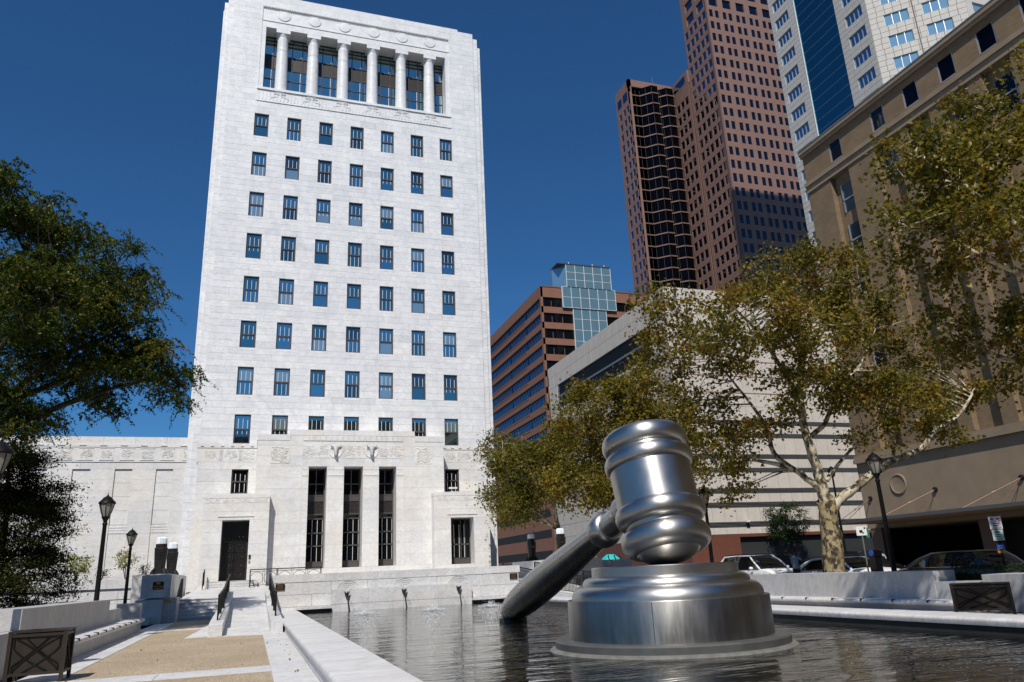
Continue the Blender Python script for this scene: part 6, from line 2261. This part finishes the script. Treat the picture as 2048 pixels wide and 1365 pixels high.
# ------------------------------------------------------------------ cars
def car(name, label, loc, rz, L, W, Ht, belt, hood, nose, cab, roofpts, paint, suv=False, group='cars parked along the street'):
    """Built along +x (nose forward), then turned. cab: x of windscreen base, roof front, roof rear, rear-glass base."""
    root = thing(name, (0, 0, 0), label, 'car', group)
    w = W / 2
    xs = np.linspace(-L / 2, L / 2, 25)
    def top(x):
        u = (x + L / 2) / L
        a, b, c, d = cab
        if x > a:
            f = (x - a) / (L / 2 - a)
            return lerp(hood, nose, f ** 2.2)
        if x < d:
            f = (d - x) / (d + L / 2) if d > -L / 2 else 0
            return lerp(belt, belt - 0.06, f ** 2)
        return belt
    def half(x):
        f = abs(x) / (L / 2)
        return w * (1 - 0.13 * f ** 5 - 0.03 * f ** 2)
    sec = []
    mb = MB()
    vs_, fs = [], []
    for x in xs:
        f = abs(x) / (L / 2)
        h, zt, z0 = half(x), top(x), 0.20 + 0.14 * f ** 8
        ring_ = [(h * 0.90, z0), (h * 0.985, z0 + 0.12), (h, lerp(z0, zt, 0.45)), (h * 0.985, lerp(z0, zt, 0.75)), (h * 0.93, zt - 0.04), (h * 0.82, zt), (h * 0.4, zt + 0.02)]
        ring_ = ring_ + [(-a, b) for a, b in reversed(ring_)]
        vs_ += [(x, a, b) for a, b in ring_]
    m_ = 14
    for i in range(len(xs) - 1):
        for k in range(m_):
            k2 = (k + 1) % m_
            fs.append((i * m_ + k, (i + 1) * m_ + k, (i + 1) * m_ + k2, i * m_ + k2))
    fs.append(tuple(range(m_)))
    fs.append(tuple(reversed(range((len(xs) - 1) * m_, len(xs) * m_))))
    mb.add(vs_, fs)
    body = mb.build('body', paint, root, True, 40)
    a, b, c, d = cab
    # glasshouse
    st = [(a, top(a) - 0.02, 0.86), (lerp(a, b, 0.5), lerp(top(a), Ht, 0.55), 0.83), (b, Ht - 0.03, 0.74), (lerp(b, c, 0.5), Ht, 0.73), (c, Ht - 0.04, 0.73), (lerp(c, d, 0.5), lerp(Ht - 0.04, belt, 0.42), 0.80), (d, belt - 0.02, 0.84)]
    vs_, fs = [], []
    for x, z, k in st:
        bz = min(z - 0.01, belt - 0.03)
        ring_ = [(w * 0.90, bz), (w * lerp(0.9, k, 0.9), max(bz + 0.005, z - 0.05)), (w * k * 0.86, max(bz + 0.008, z - 0.005)), (w * 0.3, z + 0.008)]
        ring_ = ring_ + [(-p, q) for p, q in reversed(ring_)]
        vs_ += [(x, p, q) for p, q in ring_]
    m_ = 8
    for i in range(len(st) - 1):
        for k in range(m_ - 1):
            fs.append((i * m_ + k, (i + 1) * m_ + k, (i + 1) * m_ + k + 1, i * m_ + k + 1))
    MB().add(vs_, fs).build('glasshouse', 'glass_car', root, True, 30)
    # roof skin and pillars, a few millimetres proud
    vs_, fs = [], []
    for x, z, k in st[2:5]:
        vs_ += [(x, w * k * 0.93, z - 0.03), (x, w * k * 0.86, z + 0.004), (x, w * 0.3, z + 0.016), (x, -w * 0.3, z + 0.016), (x, -w * k * 0.86, z + 0.004), (x, -w * k * 0.93, z - 0.03)]
    for i in range(2):
        for k in range(5):
            fs.append((i * 6 + k, (i + 1) * 6 + k, (i + 1) * 6 + k + 1, i * 6 + k + 1))
    MB().add(vs_, fs).build('roof', paint, root, True, 50)
    for s in (-1, 1):
        pl_ = [(a + 0.02, s * w * 0.87, top(a)), (lerp(a, b, 0.5), s * w * 0.835, lerp(top(a), Ht, 0.55) - 0.02), (b, s * w * 0.71, Ht - 0.035)]
        MB().tube(pl_, [0.045, 0.04, 0.035], 6).build('front_pillar', paint, root, True)
        pr_ = [(b, s * w * 0.70, Ht - 0.03), (lerp(b, c, 0.5), s * w * 0.70, Ht - 0.005), (c, s * w * 0.70, Ht - 0.045), (lerp(c, d, 0.5), s * w * 0.79, lerp(Ht - 0.04, belt, 0.42)), (d, s * w * 0.84, belt)]
        MB().tube(pr_, [0.035, 0.03, 0.05, 0.075, 0.09], 6).build('roof_rail', paint, root, True)
        mx = lerp(b, c, 0.48)
        MB().tube([(mx, s * w * 0.915, belt - 0.02), (mx, s * w * 0.74, Ht - 0.05)], 0.03, 6).build('centre_pillar', 'paint_black' if not suv else 'paint_black', root)
        MB().tube([(a - 0.1, s * w * 0.92, belt - 0.01), (mx, s * w * 0.925, belt), (d + 0.1, s * w * 0.90, belt)], 0.014, 5).build('window_trim', 'chrome', root)
        mir = MB().lathe([(0.0, -0.1), (0.06, -0.08), (0.08, 0.0), (0.06, 0.07), (0.0, 0.09)], 10, Matrix.Translation((a - 0.35, s * (w + 0.10), belt + 0.05)) @ Matrix.Rotation(R(90), 4, 'X'))
        mir.build('wing_mirror', paint, root, True)
        hl = MB().box(L / 2 - 0.38, L / 2 - 0.06, s * w * 0.55, s * w * 0.86, nose - 0.16, nose - 0.02)
        hl.build('headlight', 'headlamp', root)
        MB().box(L / 2 - 0.42, L / 2 - 0.2, s * w * 0.84, s * w * 0.93, nose - 0.16, nose - 0.06).build('indicator', 'amber', root)
        for hx, hn in ((lerp(b, c, 0.35), 'door_handle'), (lerp(b, c, 0.9), 'door_handle')):
            MB().box(hx - 0.1, hx + 0.1, s * (w * 0.985), s * (w * 1.005), belt - 0.16, belt - 0.13).build(hn, 'chrome', root)
        for x in (-L * 0.29, L * 0.30):
            Mw = Matrix.Translation((x, s * (w - 0.10), 0.33)) @ Matrix.Rotation(R(90), 4, 'X')
            wh = MB().lathe([(0.2, -0.11), (0.31, -0.11), (0.33, -0.06), (0.33, 0.06), (0.31, 0.11), (0.2, 0.11)], 24, Mw).build('wheel', 'tyre', root, True)
            MB().lathe([(0.0, -0.112), (0.2, -0.10), (0.215, 0.0), (0.2, 0.10), (0.0, 0.112)], 20, Mw).build('rim', 'galv', wh, True)
    MB().box(L / 2 - 0.06, L / 2 + 0.005, -w * 0.5, w * 0.5, nose - 0.34, nose - 0.1).build('grille', 'plaque_black', root)
    if suv:
        for s in (-1, 1):
            MB().tube([(b - 0.1, s * w * 0.66, Ht + 0.03), (lerp(b, c, 0.5), s * w * 0.66, Ht + 0.06), (c + 0.1, s * w * 0.66, Ht + 0.02)], 0.022, 6).build('roof_rack', 'black_metal', root, True)
    root.location = loc
    root.rotation_euler = (0, 0, rz)
    return root
FWD = R(-90)
car('parked_car', 'white sport utility car parked farthest along the kerb behind the gavel', (16.3, 32.2, 0.06), FWD, 4.55, 1.82, 1.74, 1.10, 1.10, 0.90, (1.3, 0.45, -1.6, -2.1), None, 'paint_white', True)
car('parked_car', 'white saloon car partly hidden by the sycamore trunk', (16.2, 25.95, 0.06), FWD, 4.7, 1.8, 1.46, 1.00, 1.02, 0.84, (1.0, 0.3, -1.3, -2.2), None, 'paint_white')
car('parked_car', 'dark grey saloon car parked behind the hedge at the right', (16.2, 20.3, 0.06), FWD, 4.9, 1.85, 1.48, 0.99, 1.02, 0.84, (1.4, 0.85, -0.8, -1.85), None, 'paint_grey')
car('parked_car', 'black car parked across the street under the canopy edge', (29.3, 39.2, 0.06), FWD, 4.6, 1.85, 1.75, 1.1, 1.08, 0.85, (1.0, 0.2, -1.5, -2.1), None, 'paint_black', True)
car('parked_car', 'black car in shadow at the far right edge across the street', (29.5, 26.0, 0.06), FWD, 4.7, 1.8, 1.5, 0.98, 0.98, 0.8, (1.05, 0.25, -0.9, -1.8), None, 'paint_black')

# ------------------------------------------------------------------ people
def person(name, label, loc, rz, joints, radii, edges, zones, hair_mat, extra=None):
    """joints in metres, facing +y; one skinned mesh for the body with materials by height."""
    root = thing(name, loc, label, 'person')
    me = bpy.data.meshes.new('body')
    keys = list(joints)
    me.from_pydata([joints[k] for k in keys], [(keys.index(a), keys.index(b)) for a, b in edges], [])
    for mt in ('skin_dark', zones['shirt'], 'trousers', hair_mat):
        me.materials.append(MATS[mt])
    o = bpy.data.objects.new('body', me)
    COL.objects.link(o)
    o.parent = root
    sk = o.modifiers.new('skin', 'SKIN')
    sk.use_smooth_shade = True
    for i, k in enumerate(keys):
        r = radii[k]
        me.skin_vertices[0].data[i].radius = r if isinstance(r, tuple) else (r, r)
        me.skin_vertices[0].data[i].use_root = (k == 'pelvis')
    sd = o.modifiers.new('sub', 'SUBSURF')
    sd.levels = sd.render_levels = 2
    dg = bpy.context.evaluated_depsgraph_get()
    ev = o.evaluated_get(dg)
    m2 = bpy.data.meshes.new_from_object(ev)
    o.modifiers.clear()
    o.data = m2
    if len(m2.materials) == 0:
        for mt in ('skin_dark', zones['shirt'], 'trousers', hair_mat):
            m2.materials.append(MATS[mt])
    for p in m2.polygons:
        c = p.center
        if c.z < zones['waist']:
            p.material_index = 2
        elif c.z < zones['neck'] and abs(c.x) < zones['sleeve'] :
            p.material_index = 1
        elif c.z > zones['hair'] and c.y < zones.get('face', 0.03):
            p.material_index = 3
        else:
            p.material_index = 0
        p.use_smooth = True
    root.rotation_euler = (0, 0, rz)
    return root
def std(armR, armL):
    J = {'pelvis': (0, 0, 0.95), 'belly': (0, 0.01, 1.10), 'chest': (0, 0, 1.30), 'neck0': (0, 0, 1.46), 'neck': (0, 0.01, 1.54), 'chin': (0, 0.03, 1.60), 'head': (0, 0.02, 1.68), 'crown': (0, 0.0, 1.76)}
    Rd = {'pelvis': (0.16, 0.11), 'belly': (0.155, 0.11), 'chest': (0.18, 0.12), 'neck0': (0.10, 0.08), 'neck': 0.055, 'chin': (0.06, 0.07), 'head': (0.075, 0.095), 'crown': (0.05, 0.06)}
    E = [('pelvis', 'belly'), ('belly', 'chest'), ('chest', 'neck0'), ('neck0', 'neck'), ('neck', 'chin'), ('chin', 'head'), ('head', 'crown')]
    for n, s, arm in (('R', 1, armR), ('L', -1, armL)):
        sh_ = (s * 0.19, 0, 1.41)
        J['sh' + n], Rd['sh' + n] = sh_, 0.06
        J['el' + n], Rd['el' + n] = arm[0], 0.042
        J['wr' + n], Rd['wr' + n] = arm[1], 0.030
        el_, wr_ = Vector(arm[0]), Vector(arm[1])
        d = (wr_ - el_).normalized()
        q = d.cross(Vector((0, 0, 1)))
        q = q.normalized() if q.length > 0.1 else Vector((1, 0, 0))
        pm = wr_ + d * 0.07
        J['pm' + n], Rd['pm' + n] = tuple(pm), 0.028
        E += [('chest', 'sh' + n), ('sh' + n, 'el' + n), ('el' + n, 'wr' + n), ('wr' + n, 'pm' + n)]
        for k in range(4):
            b_ = pm + q * (0.018 * (k - 1.5)) + d * 0.035
            t_ = b_ + d * (0.055 - 0.008 * abs(k - 1.3)) + Vector((0, 0, -0.012))
            J['f%d%s' % (k, n)], Rd['f%d%s' % (k, n)] = tuple(b_), 0.009
            J['g%d%s' % (k, n)], Rd['g%d%s' % (k, n)] = tuple(t_), 0.008
            E += [('pm' + n, 'f%d%s' % (k, n)), ('f%d%s' % (k, n), 'g%d%s' % (k, n))]
        J['t' + n], Rd['t' + n] = tuple(wr_ + d * 0.05 + q * 0.05), 0.010
        E.append(('pm' + n, 't' + n))
        J['hip' + n], Rd['hip' + n] = (s * 0.095, 0, 0.88), 0.095
        J['kn' + n], Rd['kn' + n] = (s * 0.11, 0.02, 0.50), 0.062
        J['an' + n], Rd['an' + n] = (s * 0.115, -0.02, 0.09), 0.042
        J['to' + n], Rd['to' + n] = (s * 0.13, 0.17, 0.04), 0.04
        E += [('pelvis', 'hip' + n), ('hip' + n, 'kn' + n), ('kn' + n, 'an' + n), ('an' + n, 'to' + n)]
    return J, Rd, E
J, Rd, E = std(((0.40, 0.10, 1.27), (0.58, 0.26, 1.33)), ((-0.30, 0.06, 1.16), (-0.22, 0.25, 1.08)))
person('person', 'person in a grey-blue T-shirt seen from behind, reaching out beside the white car', (14.55, 27.1, 0.18), R(-90), J, Rd, E, {'shirt': 'shirt_blue', 'waist': 0.98, 'neck': 1.49, 'sleeve': 0.36, 'hair': 1.62, 'face': 0.06}, 'hair')
J, Rd, E = std(((0.27, 0.04, 1.16), (0.10, 0.24, 1.10)), ((-0.27, 0.04, 1.16), (-0.08, 0.24, 1.12)))
p2 = person('person', 'person in a pale shirt and cap standing near the pay station across the street', (32.6, 41.3, 0.18), R(150), J, Rd, E, {'shirt': 'shirt_pale', 'waist': 0.98, 'neck': 1.49, 'sleeve': 0.30, 'hair': 1.72}, 'cap_red')

# ------------------------------------------------------------------ street furniture
def plate(root, y, x, z0, z1, w, mat, bars, barmat, nm='sign_plate'):
    """A sign facing the viewer (towards -x, a little to -y)."""
    a = R(-128)
    n_ = Vector((math.cos(a), math.sin(a), 0))
    u = Vector((-n_.y, n_.x, 0))
    c = Vector((x, y, 0)) + n_ * 0.03
    mb = MB()
    P = lambda s, z, d: tuple(c + u * s + n_ * d + Vector((0, 0, z)))
    def slab(m_, s0, s1, za, zb, d0, d1):
        m_.add([P(s0, za, d0), P(s1, za, d0), P(s1, zb, d0), P(s0, zb, d0), P(s0, za, d1), P(s1, za, d1), P(s1, zb, d1), P(s0, zb, d1)],
               [(0, 3, 2, 1), (4, 5, 6, 7), (0, 1, 5, 4), (1, 2, 6, 5), (2, 3, 7, 6), (3, 0, 4, 7)])
    slab(mb, -w / 2, w / 2, z0, z1, 0, 0.006)
    o = mb.build(nm, mat, root)
    for s0, s1, f0, f1 in bars:
        m2 = MB()
        slab(m2, s0 * w, s1 * w, lerp(z0, z1, f0), lerp(z0, z1, f1), 0.007, 0.010)
        m2.build('printed_line', barmat, o)
sg = thing('parking_sign', (14.9, 17.9, 0.1), 'post with red-lettered and mint parking signs above a blue and an orange plate', 'street sign')
MB().tube([(14.9, 17.9, 0.1), (14.9, 17.9, 2.55)], 0.03, 8).build('post', 'black_metal', sg)
plate(sg, 17.9, 14.9, 2.14, 2.52, 0.34, 'sign_white', [(-0.35, -0.1, 0.72, 0.86), (0.1, 0.35, 0.72, 0.86), (-0.4, 0.4, 0.6, 0.64), (-0.25, 0.3, 0.4, 0.5), (-0.25, 0.2, 0.22, 0.32), (-0.4, 0.4, 0.06, 0.11)], 'sign_red')
plate(sg, 17.9, 14.9, 1.80, 2.12, 0.30, 'sign_mint', [(-0.2, 0.2, 0.7, 0.85), (-0.3, 0.3, 0.5, 0.58), (-0.3, 0.25, 0.34, 0.42), (-0.35, 0.35, 0.12, 0.17)], 'sign_green')
plate(sg, 17.9, 14.9, 1.52, 1.70, 0.20, 'sign_blue', [(-0.3, 0.3, 0.55, 0.75), (-0.2, 0.25, 0.2, 0.4)], 'sign_white')
plate(sg, 17.9, 14.9, 1.43, 1.50, 0.20, 'sign_orange', [], 'sign_white')
sg = thing('street_sign', (14.9, 23.5, 0.1), 'slim grey post with a white and a green sign right of the sycamore trunk', 'street sign')
MB().tube([(14.9, 23.5, 0.1), (14.9, 23.5, 2.6)], 0.028, 8).build('post', 'galv', sg)
plate(sg, 23.5, 14.9, 2.27, 2.60, 0.36, 'sign_white', [(-0.2, 0.1, 0.3, 0.6), (0.05, 0.2, 0.2, 0.35), (0.25, 0.4, 0.7, 0.9)], 'plaque_black')
plate(sg, 23.56, 15.02, 2.18, 2.55, 0.42, 'sign_green', [], 'sign_white')
ps = thing('pay_station', (14.75, 22.9, 0.1), 'black parking pay station with a round blue badge', 'pay station')
MB().box(14.6, 14.9, 22.75, 23.05, 0.1, 1.5).box(14.57, 14.93, 22.72, 23.08, 1.5, 1.72).build('cabinet', 'paint_black', ps)
MB().lathe([(0.0, 0.0), (0.10, 0.0), (0.10, 0.02), (0.0, 0.02)], 16, Matrix.Translation((14.57, 22.85, 1.62)) @ Matrix.Rotation(R(-90), 4, 'Y')).build('badge', 'sign_blue', ps)
sl = thing('street_light', (31.6, 43.4, 0.0), 'tall thin black street light pole behind the sycamore trunk', 'street light')
MB().tube([(31.6, 43.4, 0), (31.6, 43.4, 7.0)], [0.11, 0.06], 8).build('pole', 'black_metal', sl)
MB().lathe([(0.07, 6.95), (0.16, 7.0), (0.28, 7.4), (0.26, 7.5), (0.05, 7.7)], 10, Matrix.Translation((31.6, 43.4, 0))).build('lantern', 'black_metal', sl)
hy = thing('fire_hydrant', (43.0, 69.2, 0.1), 'small red fire hydrant before the dark loading recess', 'hydrant')
MB().lathe([(0.2, 0.1), (0.2, 0.16), (0.14, 0.2), (0.14, 0.7), (0.17, 0.72), (0.15, 0.8), (0.08, 0.9), (0.0, 0.93)], 14, Matrix.Translation((43.0, 69.2, 0))).build('barrel', 'hydrant_red', hy, True)
for s in (-1, 1):
    MB().tube([(43.0, 69.2, 0.6), (43.0 + s * 0.24, 69.2, 0.6)], 0.07, 8).build('nozzle', 'hydrant_red', hy)
def pod(x, y, w, label):
    root = thing('teal_covered_load', (x, y, 0.06), label, 'covered load', 'teal covered loads by the street')
    vs_, fs = [], []
    nu, nv = 24, 10
    for j in range(nv + 1):
        f = j / nv
        z = 2.45 * f
        sc_ = (1 - max(0, (f - 0.55) / 0.45) ** 2.6 * 0.75)
        for i in range(nu):
            a = 2 * math.pi * i / nu
            c_, s_ = math.cos(a), math.sin(a)
            k = 1 / (abs(c_) ** 5 + abs(s_) ** 5) ** 0.2
            vs_.append((x + w * sc_ * c_ * k + 0.03 * math.sin(5 * a + 3 * f), y + w * sc_ * s_ * k, z))
    for j in range(nv):
        for i in range(nu):
            i2 = (i + 1) % nu
            fs.append((j * nu + i, j * nu + i2, (j + 1) * nu + i2, (j + 1) * nu + i))
    fs.append(tuple(range(nv * nu, (nv + 1) * nu)))
    MB().add(vs_, fs).build('cover', 'teal', root, True, 70)
    for dx in (-0.55, 0.1, 0.62):
        MB().tube([(x + dx * w, y - w - 0.02, 0.0), (x + dx * w, y - w - 0.02, 1.35), (x + dx * w * 0.95, y - w * 0.9, 1.95), (x + dx * w * 0.8, y - w * 0.5, 2.4)], 0.035, 5).build('strap', 'black_metal', root)
    for z in (1.55, 1.95):
        MB().tube([(x + 0.1 * w, y - w * 0.99, z), (x + 0.62 * w, y - w * 0.99, z + 0.03)], 0.03, 5).build('strap', 'black_metal', root)
    MB().box(x - 0.42 * w, x + 0.05 * w, y - w - 0.05, y - w - 0.03, 1.62, 2.05).build('label_panel', 'sign_red', root)
    MB().box(x - 0.30 * w, x - 0.05 * w, y - w - 0.056, y - w - 0.052, 1.80, 1.88).build('printed_line', 'sign_white', root)
    return root
pod(17.1, 50.0, 0.85, 'teal covered load with a red label, right one beside the gavel head')
pod(15.0, 50.4, 0.75, 'teal covered load with a red label, left one behind the gavel handle')
lw_ = thing('planter_box', (12.9, 43.2, 0), 'low white marble planter wall behind the gavel handle on the right', 'planter')
for k in range(4):
    MB().box(12.25 + 0.6 * k, 12.84 + 0.6 * k, 42.0, 42.5, 0, 2.0, 0.1 + 0.15 * (k % 2)).build('wall_stone', 'marble_plaza', lw_)

# a few dry leaves blown against the pool edge and over the path
rg = np.random.default_rng(21)
n = 34
P = np.stack([np.where(rg.uniform(size=n) < 0.6, -5.86 - abs(rg.normal(0, 0.12, n)), rg.uniform(-9.9, -6.0, n)), rg.uniform(8, 27, n), np.full(n, 0.03)], 1)
fl = leaves('fallen_leaves', P, 0.05, 0.8, rg.uniform(0.75, 1, n), 'leaf_plane', None, rg)
tag(fl, 'scattered small brown leaves on the path beside the pool edge', 'leaves', kind='stuff')
